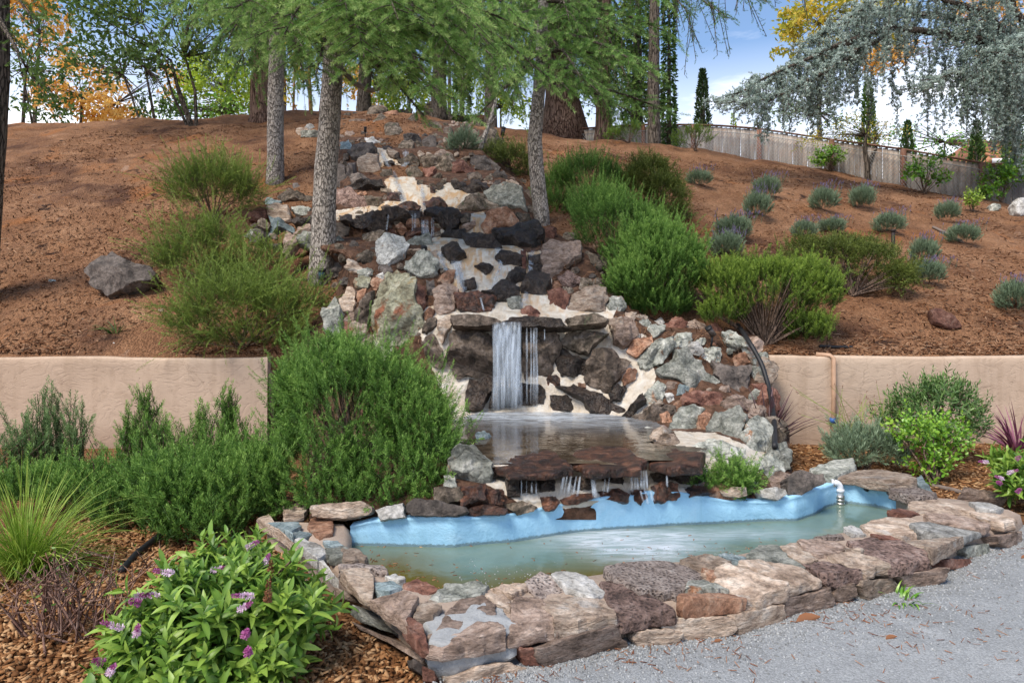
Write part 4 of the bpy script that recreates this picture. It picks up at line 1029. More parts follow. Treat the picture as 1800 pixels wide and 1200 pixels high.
# the edge where the rockwork meets the end of the right wall
for cx, cy, w, h, mat in [(1322, 606, 40, 30, 'brown'), (1345, 655, 40, 56, 'tan'), (1336, 632, 26, 22, 'grey'), (1352, 708, 44, 54, 'redrock'), (1358, 760, 48, 52, 'mossbrown'), (1368, 806, 46, 50, 'grey'), (1372, 848, 40, 40, 'brown'), (1328, 735, 34, 40, 'brown')]:
    rk([tuple(p) for p in blob_outline(cx, cy, w, h, .3, int(cx + cy), k=8)], (0, 0), 1, mat, out=.05)
# lip of the upper basin: broad flat slabs the water runs over
for pts in [((872, 818), (905, 804), (960, 799), (1003, 812), (1008, 823), (960, 830), (895, 830)), ((968, 800), (1040, 786), (1102, 790), (1132, 812), (1124, 824), (1040, 828), (1002, 812)), ((1138, 792), (1182, 788), (1240, 804), (1232, 820), (1180, 824), (1142, 815))]:
    Q = np.array([on_z(x, y, .475) for x, y in pts]); Q[:, 2] = .43; taken.append(np.array(pts, float))
    stone('rock', Q, (0, -.05, 1), .055, .02, M['wetbrown'], fall, rough=.30, flat=1, lean=.4)
for pts, mat in [([(20, 395), (130, 385), (150, 440), (60, 472), (5, 455)], 'mossbrown'), ([(130, 388), (255, 380), (265, 460), (150, 470)], 'wetbrown'), ([(255, 398), (348, 402), (352, 466), (262, 470)], 'wetbrown'), ([(60, 330), (110, 330), (120, 390), (60, 395)], 'grey')]:
    rk(pts, AE, SE, mat, grow=1.12)
for pts, mat in [
    ([(80, 250), (130, 190), (200, 195), (290, 260), (285, 330), (220, 390), (120, 390), (80, 330)], 'grey'), ([(225, 135), (260, 125), (300, 160), (290, 215), (235, 215)], 'blue'), ([(280, 300), (330, 300), (345, 335), (280, 335)], 'boulder'),
    ([(145, 410), (240, 400), (245, 460), (150, 460)], 'wetbrown'), ([(245, 405), (330, 410), (345, 450), (250, 460)], 'wetbrown'),
    ([(540, 435), (600, 430), (625, 460), (590, 500), (550, 490)], 'wetbrown'), ([(640, 445), (700, 420), (790, 415), (790, 440), (700, 470), (640, 465)], 'wetbrown'), ([(830, 410), (920, 395), (965, 430), (965, 460), (850, 445)], 'wetbrown'),
    ([(985, 405), (1040, 395), (1060, 430), (1030, 465), (1000, 450)], 'wetbrown'), ([(1090, 385), (1130, 365), (1210, 365), (1210, 445), (1110, 455)], 'wetbrown'), ([(1255, 395), (1290, 375), (1400, 395), (1390, 415), (1280, 430)], 'wetbrown'),
    ([(370, 350), (420, 350), (420, 410), (380, 415)], 'wet'), ([(440, 350), (500, 350), (510, 390), (450, 395)], 'wet'), ([(540, 350), (600, 345), (590, 385), (545, 390)], 'wet'), ([(700, 345), (770, 335), (780, 380), (720, 385)], 'wet'), ([(860, 335), (930, 330), (930, 370), (870, 375)], 'wet'), ([(1090, 320), (1170, 300), (1190, 340), (1100, 350)], 'wet'), ([(1200, 320), (1290, 300), (1310, 350), (1230, 370)], 'wet'),  # the dark stones stand in for shaded cavities under the lip
    ([(130, 85), (170, 70), (190, 105), (150, 125)], 'grey'),
    ([(395, 150), (410, 140), (428, 155), (415, 165)], 'grey'),
]: rk(pts, AE, SE, mat, rough=.17, grow=1.45 if mat == 'wet' else 1.12)

# smaller rubble filling the rest of the rockwork
rr = np.random.default_rng(41)
placed = []
tk = taken
def is_free(x, y, w, h):
    for p in tk:
        lo = p.min(0); hi = p.max(0)
        if x < lo[0] - 6 or x > hi[0] + 6 or y < lo[1] - 6 or y > hi[1] + 6: continue
        c = p.mean(0)
        if in_poly(np.array([x, x + w * .3, x - w * .3, x, x]), np.array([y, y, y, y + h * .3, y - h * .3]), [tuple(a) for a in c + (p - c) * .98]).any(): return False
    for (a, b, w2, h2) in placed:
        if abs(x - a) < (w + w2) * .40 and abs(y - b) < (h + h2) * .40: return False
    return True
limeP = LIME[:2] + LIME[3:8]
budget = 298 - len(taken)
tries = 0
REG_FILL = [(560, 215), (600, 198), (740, 195), (850, 212), (872, 255), (910, 310), (940, 345), (955, 400), (1040, 425), (1090, 520), (1160, 560), (1300, 580), (1350, 640), (1355, 720), (1385, 790), (1385, 880), (1350, 880), (1200, 870), (1130, 745),
            (700, 600), (575, 590), (590, 520), (590, 480), (545, 450), (480, 430), (440, 410), (450, 370), (545, 350), (590, 330), (560, 290), (555, 240)]
def pick(x, y):
    if y < 330: c = ['mossbrown', 'mossbrown', 'mossbrown', 'tan', 'brown', 'boulder', 'mossbrown', 'darkface']
    elif x > 1090: c = ['grey', 'tan', 'rust', 'brown', 'redrock', 'grey']
    elif y > 560: c = ['brown', 'tan', 'redrock', 'darkface']
    else: c = ['mossbrown', 'mossbrown', 'boulder', 'rust', 'grey', 'redrock', 'darkface', 'mossbrown']
    return str(rr.choice(c))
while budget > 0 and tries < 6000:
    tries += 1
    x = rr.uniform(440, 1390); y = rr.uniform(192, 880)
    if not in_poly(np.array([x]), np.array([y]), REG_FILL)[0]: continue
    if any(in_poly(np.array([x]), np.array([y]), p)[0] for p in limeP): continue
    shrink = 1 if tries < 1500 else .7 if tries < 3500 else .5
    w = rr.uniform(22, 52) * shrink; h = w * rr.uniform(.5, .95)
    if not is_free(x, y, w, h): continue
    placed.append((x, y, w, h)); budget -= 1
    O = blob_outline(x, y, w, h, rr.uniform(-.7, .7), int(tries) + 11, k=int(rr.integers(6, 10)))
    rk([tuple(p) for p in O], (0, 0), 1, pick(x, y), out=.02, rough=.2, lean=.45)
# what is left between them: small rubble, joined
heap = {}; tries = 0; got = 0
while got < 420 and tries < 9000:
    tries += 1
    if tries % 3: x, y = rr.uniform(560, 900), rr.uniform(190, 330)
    else: x, y = rr.uniform(440, 1390), rr.uniform(192, 880)
    if not in_poly(np.array([x]), np.array([y]), REG_FILL)[0] or any(in_poly(np.array([x]), np.array([y]), p)[0] for p in limeP): continue
    w = rr.uniform(9, 30 if tries < 5000 else 18); h = w * rr.uniform(.45, .9)
    if not is_free(x, y, w, h): continue
    placed.append((x, y, w, h)); got += 1; mt = pick(x, y)
    O = blob_outline(x, y, w, h, rr.uniform(-.7, .7), int(tries) + 9011, k=int(rr.integers(6, 9)))
    rk([tuple(p) for p in O], (0, 0), 1, mt, out=.015, rough=.18, lean=.4, collect=heap.setdefault(mt, MB()))
    taken.pop()
for mt, hp in heap.items(): hp.build('rubble', M[mt], fall, kind='stuff', sharp=32)

# upper basin water and the small shelf pools
BAS_Z = .482
bp = np.array([on_z(x, y, BAS_Z)[:2] for x, y in ((800, 738), (850, 724), (930, 722), (1010, 724), (1080, 730), (1150, 742), (1180, 758), (1130, 778), (1235, 788), (1190, 806), (1140, 808), (1090, 816), (1030, 812), (960, 812), (900, 812), (862, 815), (820, 806), (800, 780))])
M['basin_water'] = water_mat('brown_basin_water', (.028, .019, .011), (.075, .052, .032), (.3, .24, .17), .05)
bf = on_z(930, 728, BAS_Z)[:2]; bf2 = on_z(1020, 742, BAS_Z)[:2]
water_grid('basin_water', bp, BAS_Z, .035, M['basin_water'],
           lambda V: np.clip(1.0 - (V[:, 1] - 4.9) / .75, 0, 1) * np.clip(.15 + 1.2 * fbm(V, 3.2, 3, 77), 0, 1),
           lambda V: np.clip(1.3 * np.exp(-(((V[:, :2] - bf) / [.95, .38]) ** 2).sum(1)) + .55 * np.exp(-(((V[:, :2] - bf2) / [1.2, .5]) ** 2).sum(1)), 0, 1))

# falling water, smoothed to silk as the photograph shows it
def silk():
    m, n, l, b = new_mat('falling_water')
    tc = n.new('ShaderNodeTexCoord'); mp = n.new('ShaderNodeMapping'); mp.inputs['Scale'].default_value = (1, 1, .035); l.new(tc.outputs['Object'], mp.inputs['Vector'])
    t = noise_node(n, l, mp.outputs['Vector'], 24, 4, .65)
    r = ramp(n, [(.36, (.03, .03, .03)), (.52, (.17, .17, .17)), (.70, (.52, .52, .52))]); l.new(t.outputs['Fac'], r.inputs['Fac'])
    lw = n.new('ShaderNodeLayerWeight'); lw.inputs['Blend'].default_value = .5; fd = n.new('ShaderNodeAttribute'); fd.attribute_name = 'tone'; soft = math_node(n, l, 'MULTIPLY', math_node(n, l, 'MULTIPLY', r.outputs['Color'], math_node(n, l, 'SUBTRACT', 1.0, lw.outputs['Facing'], True)), fd.outputs['Fac'])
    b.inputs['Base Color'].default_value = (.55, .62, .70, 1); b.inputs['Roughness'].default_value = .25
    tr = n.new('ShaderNodeBsdfTransparent'); mx = n.new('ShaderNodeMixShader')
    l.new(soft, mx.inputs[0]); l.new(tr.outputs[0], mx.inputs[1]); l.new(b.outputs[0], mx.inputs[2])
    l.new(mx.outputs[0], n['Material Output'].inputs['Surface'])
    return m
M['silk'] = silk()
def falling(x0, x1, y0, y1, Y0, fwd, ribs, wid=(3, 8), seed=0, slant=0, Y1=None):
    r = np.random.default_rng(seed + 100); mb = MB(); k = 8; ns = 14
    for i in range(ribs):
        x = x0 + (x1 - x0) * ((i + r.uniform(.15, .85)) / ribs); w = r.uniform(*wid); yb = y1 + r.uniform(-4, 4); f = fwd * r.uniform(.8, 1.2)
        rings = []
        for j in range(ns):
            s = j / (ns - 1)
            Y = Y0 + .05 - f * math.sqrt(s) * 1.0 if Y1 is None else Y0 + (Y1 - Y0) * s
            c = at(x + slant * s, y0 + (yb - y0) * s, Y)
            ww = w / FPX * Y * (.75 + .25 * s + .12 * math.sin(s * 7 + i)) * .5; th = ww * .35 + .003
            a = np.arange(k) / k * 2 * PI
            rings.append(c + np.column_stack([np.cos(a) * ww, np.sin(a) * th, 0 * a]))
        V = np.concatenate(rings); jj = np.arange(k); ss_ = np.repeat(np.arange(ns) / (ns - 1), k); tn = np.minimum(1, np.minimum(.25 + ss_ * 6, (1 - ss_) * 3.5 + .12))
        F = np.concatenate([np.stack([i2 * k + jj, i2 * k + (jj + 1) % k, (i2 + 1) * k + (jj + 1) % k, (i2 + 1) * k + jj], 1) for i2 in range(ns - 1)])
        mb.add(V, [F], tn)
    return tag(mb.build('falling_water', M['silk']), kind='structure')
falling(870, 912, 566, 718, 7.45, .16, 22, (7, 20), 1); falling(905, 914, 566, 700, 7.45, .13, 2, (3, 6), 2); falling(924, 946, 576, 712, 7.45, .14, 4, (4, 7), 3); falling(955, 958, 578, 600, 7.45, .06, 1, (2, 3), 4)
falling(741, 754, 386, 418, 10.2, .12, 4, (4, 8), 5); falling(722, 733, 374, 416, 10.3, .12, 3, (3, 7), 6); falling(757, 764, 382, 420, 10.2, .1, 2, (2, 4), 7); falling(681, 685, 376, 408, 10.3, .1, 2, (2, 3), 8, slant=-4)
falling(704, 722, 257, 280, 14.5, .15, 5, (3, 6), 9); falling(712, 740, 234, 248, 15.7, .1, 5, (2, 5), 10); falling(711, 724, 222, 236, 16.6, .1, 3, (2, 4), 11)
falling(688, 694, 299, 345, 13.0, .3, 3, (4, 8), 12, slant=14, Y1=11.75); falling(773, 778, 442, 478, 9.15, .2, 2, (3, 6), 13, slant=9, Y1=8.75); falling(798, 811, 458, 506, 8.85, .2, 5, (4, 8), 14, slant=6, Y1=8.35); falling(843, 847, 522, 546, 8.0, .1, 2, (3, 5), 15, slant=6)
falling(1108, 1137, 826, 862, 4.66, .05, 6, (3, 6), 16, slant=2); falling(1036, 1046, 832, 872, 4.60, .05, 3, (3, 8), 17, slant=4); falling(985, 1024, 836, 870, 4.60, .03, 5, (3, 7), 18, slant=-6); falling(908, 950, 842, 870, 4.57, .03, 4, (2, 4), 19); falling(1170, 1174, 822, 856, 4.70, .04, 2, (2, 4), 20); falling(1060, 1075, 836, 866, 4.62, .03, 2, (2, 4), 21, slant=-4)
falling(1120, 1145, 862, 884, 4.60, .02, 3, (4, 8), 22, slant=5)

def running(pts, w, seed):
    """a thin run of water that follows the mortar bed down"""
    r = np.random.default_rng(seed + 500); mb = MB(); P = seg_line(np.array(pts, float), 16); k = 8
    for q in range(3):
        xs_ = P[:, 0] + (q - 1) * w * .35 + r.normal(0, .5, 16); D = bed(xs_, P[:, 1], False) - .09; rings = []
        for x, y, d in zip(xs_, P[:, 1], D):
            ww = w / FPX * d * r.uniform(.35, .55); a = np.arange(k) / k * 2 * PI; rings.append(at(x, y, d) + np.column_stack([np.cos(a) * ww, np.sin(a) * ww * .4, np.sin(a) * ww * .25]))
        jj = np.arange(k); F = np.concatenate([np.stack([i2 * k + jj, i2 * k + (jj + 1) % k, (i2 + 1) * k + (jj + 1) % k, (i2 + 1) * k + jj], 1) for i2 in range(15)]); ss_ = np.repeat(np.arange(16) / 15, k)
        mb.add(np.concatenate(rings), [F], np.minimum(1, np.minimum(.2 + ss_ * 6, (1 - ss_) * 3.5 + .1)))
    tag(mb.build('falling_water', M['silk']), kind='structure')
for i, (pts, w) in enumerate([([(690, 298), (697, 320), (707, 345), (714, 366)], 7), ([(738, 322), (745, 350), (742, 382)], 6), ([(770, 440), (777, 462), (790, 482)], 6), ([(801, 458), (810, 490), (815, 522)], 11), ([(712, 262), (716, 285), (702, 300)], 7), ([(872, 410), (880, 465), (862, 520)], 5), ([(936, 440), (930, 495), (918, 540)], 6), ([(668, 262), (680, 285), (690, 300)], 6), ([(655, 372), (690, 378), (722, 376)], 5)]):
    running(pts, w, i)
# ------------------------------------------------------------------ plant building
def leaf_mat(name, dark, mid, light, trans=.25, rough=.55, spec=.3):
    m, n, l, b = new_mat(name)
    a = n.new('ShaderNodeAttribute'); a.attribute_name = 'tone'
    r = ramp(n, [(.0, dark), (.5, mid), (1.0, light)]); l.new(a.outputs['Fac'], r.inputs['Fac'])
    l.new(r.outputs['Color'], b.inputs['Base Color']); b.inputs['Roughness'].default_value = rough; b.inputs['Specular IOR Level'].default_value = spec
    if trans:
        t = n.new('ShaderNodeBsdfTranslucent'); l.new(r.outputs['Color'], t.inputs['Color'])
        mx = n.new('ShaderNodeMixShader'); mx.inputs[0].default_value = trans
        l.new(b.outputs[0], mx.inputs[1]); l.new(t.outputs[0], mx.inputs[2]); l.new(mx.outputs[0], n['Material Output'].inputs['Surface'])
    return m
def bark_mat(name, c0, c1, c2, sx=9, sz=1.6, bstr=1.0, plates=14):
    m, n, l, b = new_mat(name)
    v, _ = obj_coords(n, l, (1, 1, sz / sx * 2.2))
    vo = n.new('ShaderNodeTexVoronoi'); vo.feature = 'DISTANCE_TO_EDGE'; vo.inputs['Scale'].default_value = plates
    nn = noise_node(n, l, v, sx, 7, .65); l.new(mixc(n, l, .10, v, nn.outputs['Color'], 'ADD'), vo.inputs['Vector'])
    cr = n.new('ShaderNodeMapRange'); cr.inputs['From Max'].default_value = .11; l.new(vo.outputs['Distance'], cr.inputs['Value'])
    r = ramp(n, [(.3, c1), (.7, c2)]); l.new(nn.outputs['Fac'], r.inputs['Fac'])
    l.new(mixc(n, l, cr.outputs['Result'], c0, r.outputs['Color']), b.inputs['Base Color'])
    b.inputs['Roughness'].default_value = .9; b.inputs['Specular IOR Level'].default_value = .15
    h = math_node(n, l, 'ADD', cr.outputs['Result'], math_node(n, l, 'MULTIPLY', nn.outputs['Fac'], .6)); bump(n, l, b, h, bstr, .03)
    return m
M['rosemary'] = leaf_mat('rosemary_leaf', (.03, .07, .012), (.10, .215, .033), (.29, .46, .10), .25)
M['rosemary2'] = leaf_mat('rosemary_leaf_pale', (.04, .08, .022), (.12, .215, .065), (.28, .40, .16), .25)
M['clipped'] = leaf_mat('yellow_green_leaf', (.035, .06, .012), (.125, .21, .025), (.29, .40, .06), .25)
M['juniper'] = leaf_mat('juniper_leaf', (.04, .06, .012), (.13, .17, .03), (.27, .31, .07), .2)
M['coleo'] = leaf_mat('feathery_leaf', (.05, .075, .014), (.145, .22, .035), (.30, .40, .085), .25)
M['lavender'] = leaf_mat('lavender_leaf', (.07, .10, .055), (.17, .24, .14), (.33, .42, .27), .1)
M['purple'] = leaf_mat('lavender_flower', (.10, .07, .16), (.2, .15, .30), (.33, .27, .46), .1)
M['hebe'] = leaf_mat('hebe_leaf', (.03, .085, .012), (.105, .225, .03), (.31, .45, .075), .25, .4, .4)
M['pink'] = leaf_mat('pink_flower', (.35, .06, .22), (.55, .20, .42), (.85, .74, .83), .25)
M['seed'] = leaf_mat('dry_flower', (.12, .045, .02), (.22, .09, .04), (.3, .14, .07), .1)
M['grass'] = leaf_mat('grass_blade', (.08, .15, .015), (.21, .34, .035), (.46, .56, .12), .25)
M['oleander'] = leaf_mat('dark_green_leaf', (.025, .06, .015), (.075, .155, .038), (.20, .31, .09), .2, .4, .4)
M['euonymus'] = leaf_mat('glossy_bright_leaf', (.03, .09, .01), (.12, .30, .022), (.33, .52, .06), .25, .35, .5)
M['cordyline'] = leaf_mat('purple_blade', (.035, .02, .022), (.085, .045, .05), (.17, .10, .105), .1)
M['flax'] = leaf_mat('magenta_blade', (.09, .025, .05), (.2, .06, .11), (.33, .13, .19), .15)
M['twig'] = bark_mat('woody_twig', (.05, .035, .025), (.13, .085, .06), (.24, .17, .13), 12, 2, .6, 30)
M['redtwig'] = bark_mat('reddish_twig', (.10, .05, .035), (.24, .12, .085), (.36, .25, .2), 12, 2, .6, 30)

def unit(a): return a / (np.linalg.norm(a, axis=-1, keepdims=True) + 1e-9)
def sprig(nn, L, nl, nw, a0, a1, seed, bend=.15, tip=.35, tri=False, stem=True, whorl=None):
    r = np.random.default_rng(seed); V = []; T = []; C_ = []
    bd = r.uniform(-1, 1, 2) * bend * L
    def ax(t): return np.array([bd[0] * t * t, bd[1] * t * t, L * t])
    k = 0
    for i in range(nn):
        t = .06 + .94 * (i + r.uniform(0, .8)) / nn
        az = i * 2.39996 + r.uniform(-.4, .4) if not whorl else (i % whorl) * 2 * PI / whorl + (i // whorl) * .8 + r.uniform(-.3, .3)
        e = a0 + (a1 - a0) * t + r.uniform(-.2, .2); ln = nl * r.uniform(.75, 1.15) * (1 - .35 * max(0, t - .75) / .25)
        d = np.array([math.sin(e) * math.cos(az), math.sin(e) * math.sin(az), math.cos(e)])
        s = np.cross(d, r.normal(0, 1, 3)); s /= np.linalg.norm(s) + 1e-9
        b = ax(t)
        tone = np.clip(.38 + tip * (t - .5) * 1.2 + r.uniform(-.16, .16), 0, 1)
        if tri: V += [b - s * nw * .5, b + s * nw * .5, b + d * ln]; T.append((k, k + 1, k + 2)); C_ += [tone - .06, tone - .06, tone + .1]; k += 3
        else:
            mid = b + d * ln * .5; V += [b, mid - s * nw * .5, mid + s * nw * .5, b + d * ln]; T += [(k, k + 1, k + 2), (k + 1, k + 3, k + 2)]; C_ += [tone - .05, tone, tone, tone + .08]; k += 4
    if stem:
        sr = max(nw * .35, .0012)
        for dx, dy in ((1, 0), (0, 1)):
            o = np.array([dx * sr, dy * sr, 0])
            V += [ax(0) - o, ax(0) + o, ax(.95)]; T.append((k, k + 1, k + 2)); C_ += [.25, .25, .4]; k += 3
    return np.array(V), np.array(T), np.clip(np.array(C_), 0, 1)
def broad_leaf(L, W, fold=.25, droop=.3, tone=.5, seg=3):
    """a single leaf along +Z, its face towards +X"""
    V = []; T = []; C_ = []
    for i in range(seg + 1):
        t = i / seg; w = W * (math.sin(PI * min(1, t * .92 + .06)) ** .8) * .5 if 0 < i < seg else W * .06
        c = np.array([-droop * L * t * t, 0, L * t * (1 - .15 * droop * t)])
        V += [c + [fold * w, -w, 0], c, c + [fold * w, w, 0]]; C_ += [tone, tone + .1, tone]
    for i in range(seg):
        a = i * 3
        T += [(a, a + 1, a + 3), (a + 1, a + 4, a + 3), (a + 1, a + 2, a + 4), (a + 2, a + 5, a + 4)]
    return np.array(V), np.array(T), np.array(C_)
def frames(D, seed=0, spin=None):
    D = unit(np.asarray(D, float)); n = len(D); r = np.random.default_rng(seed)
    ref = r.normal(0, 1, (n, 3)) if spin is None else spin
    X = unit(np.cross(ref, D)); Y = np.cross(D, X)
    return np.stack([X, Y, D], -1)          # columns
def scatter(mb, tmpls, P, D, S, tone=None, seed=0, spin=None):
    P = np.asarray(P, float); n = len(P)
    if n == 0: return
    r = np.random.default_rng(seed); R = frames(D, seed, spin); S = np.broadcast_to(np.asarray(S, float), (n,))
    tone = np.zeros(n) if tone is None else np.asarray(tone)
    which = r.integers(0, len(tmpls), n)
    for k, (tv, tf, tc) in enumerate(tmpls):
        ix = np.where(which == k)[0]
        if not len(ix): continue
        W = np.einsum('nij,vj->nvi', R[ix] * S[ix, None, None], tv) + P[ix][:, None]
        F = tf[None] + (np.arange(len(ix)) * len(tv))[:, None, None]
        mb.add(W.reshape(-1, 3), [F.reshape(-1, tf.shape[1])], np.clip(tc[None] + tone[ix][:, None], 0, 1).ravel())
def merge(parts):
    V, T, C_, k = [], [], [], 0
    for v, t, c in parts: V.append(v); T.append(t + k); C_.append(c); k += len(v)
    return np.concatenate(V), np.concatenate(T), np.concatenate(C_)
def lobe(cx, cy, rx, ry, Y, dep=None):
    k = Y / FPX
    return at(cx, cy, Y), np.array([rx * k, (dep if dep else (rx + ry) / 2 * .8 * k), ry * k])
def sample_lobes(lobes, n, r, lo=.55, zmin=-.45, ground=None):
    w = np.array([l[1][0] * l[1][2] + l[1][1] * l[1][2] + l[1][0] * l[1][1] for l in lobes]); w /= w.sum()
    P, N = [], []
    idx = r.choice(len(lobes), n, p=w)
    C0 = np.array([l[0] for l in lobes]); RR = np.array([l[1] for l in lobes])
    d = unit(r.normal(0, 1, (n, 3))); d[:, 2] = np.where(d[:, 2] < zmin, -d[:, 2], d[:, 2])
    f = r.uniform(lo ** 2, 1, n) ** .5
    P = C0[idx] + RR[idx] * d * f[:, None]; N = unit(d / RR[idx])
    ins = np.zeros(n, bool)
    for c, rd in zip(C0, RR): ins |= (((P - c) / rd) ** 2).sum(1) < .42
    keep = ~ins
    if ground is not None: keep &= P[:, 2] > ground(P[:, 0], P[:, 1])
    return P[keep], N[keep], f[keep]
def flat_ground(z): return lambda x, y: np.full(np.shape(x), z)
def hill_g(x, y): return np.where(y > 8.1, hill(x, y), 1.06)
def stems_to(mb, base, targets, r0, rad=.012, k=5):
    for t in targets:
        m = base * .45 + t * .55 + r0.normal(0, .04, 3); m[2] = base[2] * .35 + t[2] * .65 if t[2] > base[2] else m[2]
        u = np.linspace(0, 1, 6)[:, None]; P = (1 - u) ** 2 * (base + r0.normal(0, .02, 3) * [1, 1, 0]) + 2 * u * (1 - u) * m + u * u * t
        mb.tube(P, np.linspace(rad, rad * .35, 6), k, r0.uniform(.3, .6), cap=False)
def bush(name, label, cat, base, lobes, tmpls, count, mat, up=.6, out=.6, jit=.25, size=1.0, group=None, seed=1, ground=None, lo=.5, nst=14, stem_mat='twig', zmin=-.45, extra=None, back=.5, stemr=.012, hang=0, long=None, gaps=0.0):
    r = np.random.default_rng(seed)
    t = thing(name, label, cat, tuple(base), group)
    P, N, f = sample_lobes(lobes, count, r, lo, zmin, ground)
    wild = r.random(len(P)) < .16                       # shoots that stand out of the mass
    P = P + N * (wild * r.uniform(.0, .55, len(P)))[:, None] * max(v[:, 2].max() for v, _, _ in tmpls) * size * [1, 1, .6] + np.array([0, 0, 1.0]) * (wild * r.uniform(0, .5, len(P)))[:, None] * max(v[:, 2].max() for v, _, _ in tmpls) * size
    if gaps:                                             # thin patches where the inside shows
        kp = fbm(P, 2.6, 2, seed + 9) > r.uniform(-1.5, -.1, len(P)) / max(gaps, .01) * .35; P, N, f = P[kp], N[kp], f[kp]
    D = unit(N * out + np.array([0, 0, up]) + r.normal(0, jit, P.shape))
    L = max(v[:, 2].max() for v, _, _ in tmpls) * size
    S = size * r.uniform(.75, 1.2, len(P))
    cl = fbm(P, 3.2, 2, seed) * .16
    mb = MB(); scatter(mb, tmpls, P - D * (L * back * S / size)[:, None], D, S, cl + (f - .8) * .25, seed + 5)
    if long:
        tl, nl_, ul = long; P2, N2, f2 = sample_lobes(lobes, nl_, r, .8, -.1, ground); D2 = unit(N2 * .75 + np.array([0, 0, ul]) + r.normal(0, .3, P2.shape)); S2 = r.uniform(.5, 1.25, len(P2))
        scatter(mb, tl, P2 - D2 * (max(v[:, 2].max() for v, _, _ in tl) * .25 * S2)[:, None], D2, S2, r.uniform(-.05, .2, len(P2)), seed + 31)
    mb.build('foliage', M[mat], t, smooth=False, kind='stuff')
    if nst:
        sm = MB(); ix = r.choice(len(P), min(nst, len(P)), replace=False); stems_to(sm, np.asarray(base, float), P[ix] - N[ix] * .03, r, stemr); sm.build('stem', M[stem_mat], t)
    if extra: extra(t, P, N, r)
    return t
ROS = [sprig(44, .18, .030, .0062, 1.0, .55, s, .25, .75) for s in range(5)]
ROSL = [sprig(104, .42, .026, .0042, 1.05, .55, s + 20, .28, .5) for s in range(5)]
FEA = [sprig(46, .27, .032, .0055, .8, .35, s + 40, .55, .8) for s in range(5)]
FEAL = [sprig(110, .62, .038, .006, .8, .4, s + 240, .55, .8) for s in range(5)]
ROSF = [sprig(26, .20, .04, .0075, .95, .5, s + 60, .2, .5) for s in range(5)]
JUN = [merge([sprig(18, .14, .022, .006, .7, .4, s + 80, .3, .4)] + [(lambda a: (a[0] @ np.array([[1, 0, 0], [0, math.cos(q), math.sin(q)], [0, -math.sin(q), math.cos(q)]]) + [0, 0, z], a[1], a[2]))(sprig(10, .08, .02, .006, .7, .4, s * 7 + 90 + i, .3, .4)) for i, (q, z) in enumerate(((.8, .03), (-.8, .05), (.6, .08)))]) for s in range(5)]
LAV = [sprig(30, .15, .035, .006, .7, .3, s + 120, .15, .5) for s in range(4)]

# ---- left front beds
bush('rosemary_shrub', 'huge bright green rosemary mound spilling over the back rim of the pool', 'shrub', at(640, 905, 5.3),
     [lobe(628, 755, 128, 138, 5.35, .55), lobe(742, 775, 68, 78, 5.2, .4), lobe(572, 725, 80, 105, 5.6, .5), lobe(715, 735, 72, 84, 5.35, .45), lobe(700, 820, 105, 62, 5.0, .45), lobe(560, 820, 95, 72, 5.05, .45), lobe(600, 640, 62, 48, 5.8, .4), lobe(675, 650, 46, 38, 5.7, .35), lobe(525, 690, 36, 70, 5.7, .35), lobe(770, 810, 42, 60, 5.0, .3), lobe(520, 870, 70, 40, 4.9, .3), lobe(680, 866, 105, 26, 4.75, .3), lobe(590, 868, 60, 26, 4.75, .3), lobe(755, 852, 48, 36, 4.8, .25)],
     ROS, 4600, 'rosemary', .55, .6, .38, 1.05, seed=3, ground=flat_ground(.06), lo=.62, nst=60, long=(ROSL, 520, 1.05), gaps=.42)
def ros_up(label, base, spots, h, seed, mat='rosemary', n=60, size=1.0):
    r = np.random.default_rng(seed); t = thing('rosemary_shrub', label, 'shrub', tuple(base)); mb = MB(); sm = MB()
    for (px, py, Y, hh, sp) in spots:
        b = at(px, py, Y); b[2] = max(b[2], .0)
        tops = b + np.column_stack([r.normal(0, sp, n), r.normal(0, sp * .7, n), hh * r.uniform(.35, 1.0, n)])
        bs = b + np.column_stack([r.normal(0, sp * .35, n), r.normal(0, sp * .3, n), r.uniform(0, .08, n)])
        for p0, p1 in zip(bs, tops):
            L = np.linalg.norm(p1 - p0); k = max(2, int(L / .13)); u = np.linspace(.12, .86, k)[:, None]
            side = r.normal(0, .06, 3); P = p0 + (p1 - p0) * u + side * np.sin(u * PI)
            D = unit(np.gradient(P, axis=0)) + r.normal(0, .12, P.shape) if k > 1 else np.array([p1 - p0])
            scatter(mb, ROS, P, D, size * r.uniform(.85, 1.15, k), r.uniform(-.1, .1) + (u[:, 0] - .5) * .25, int(r.integers(1e6)))
            sm.tube([p0, (p0 + p1) / 2 + side, p1], [.005, .004, .002], 4, .5, cap=False)
    mb.build('foliage', M[mat], t, smooth=False); sm.build('stem', M['twig'], t)
    return t
ros_up('pale rosemary with tall loose shoots at the left edge, in front of the stucco wall', at(70, 870, 5.9), [(60, 870, 5.9, .72, .13), (20, 880, 5.8, .55, .13), (85, 860, 6.0, .90, .05), (132, 862, 5.9, .78, .05), (-20, 880, 5.8, .55, .15)], 1, 11, 'rosemary2', 36)
ros_up('tall shooting rosemary in the middle of the left bed, right of the loose pale one', at(280, 900, 5.4), [(255, 900, 5.5, 1.0, .035), (228, 895, 5.5, .80, .03), (270, 900, 5.4, .7, .08), (320, 900, 5.4, .66, .10), (356, 895, 5.5, .78, .03), (404, 900, 5.4, .98, .035), (392, 900, 5.4, .85, .03), (440, 900, 5.4, .72, .10), (290, 905, 5.2, .5, .16)], 1, 12, 'rosemary', 34)
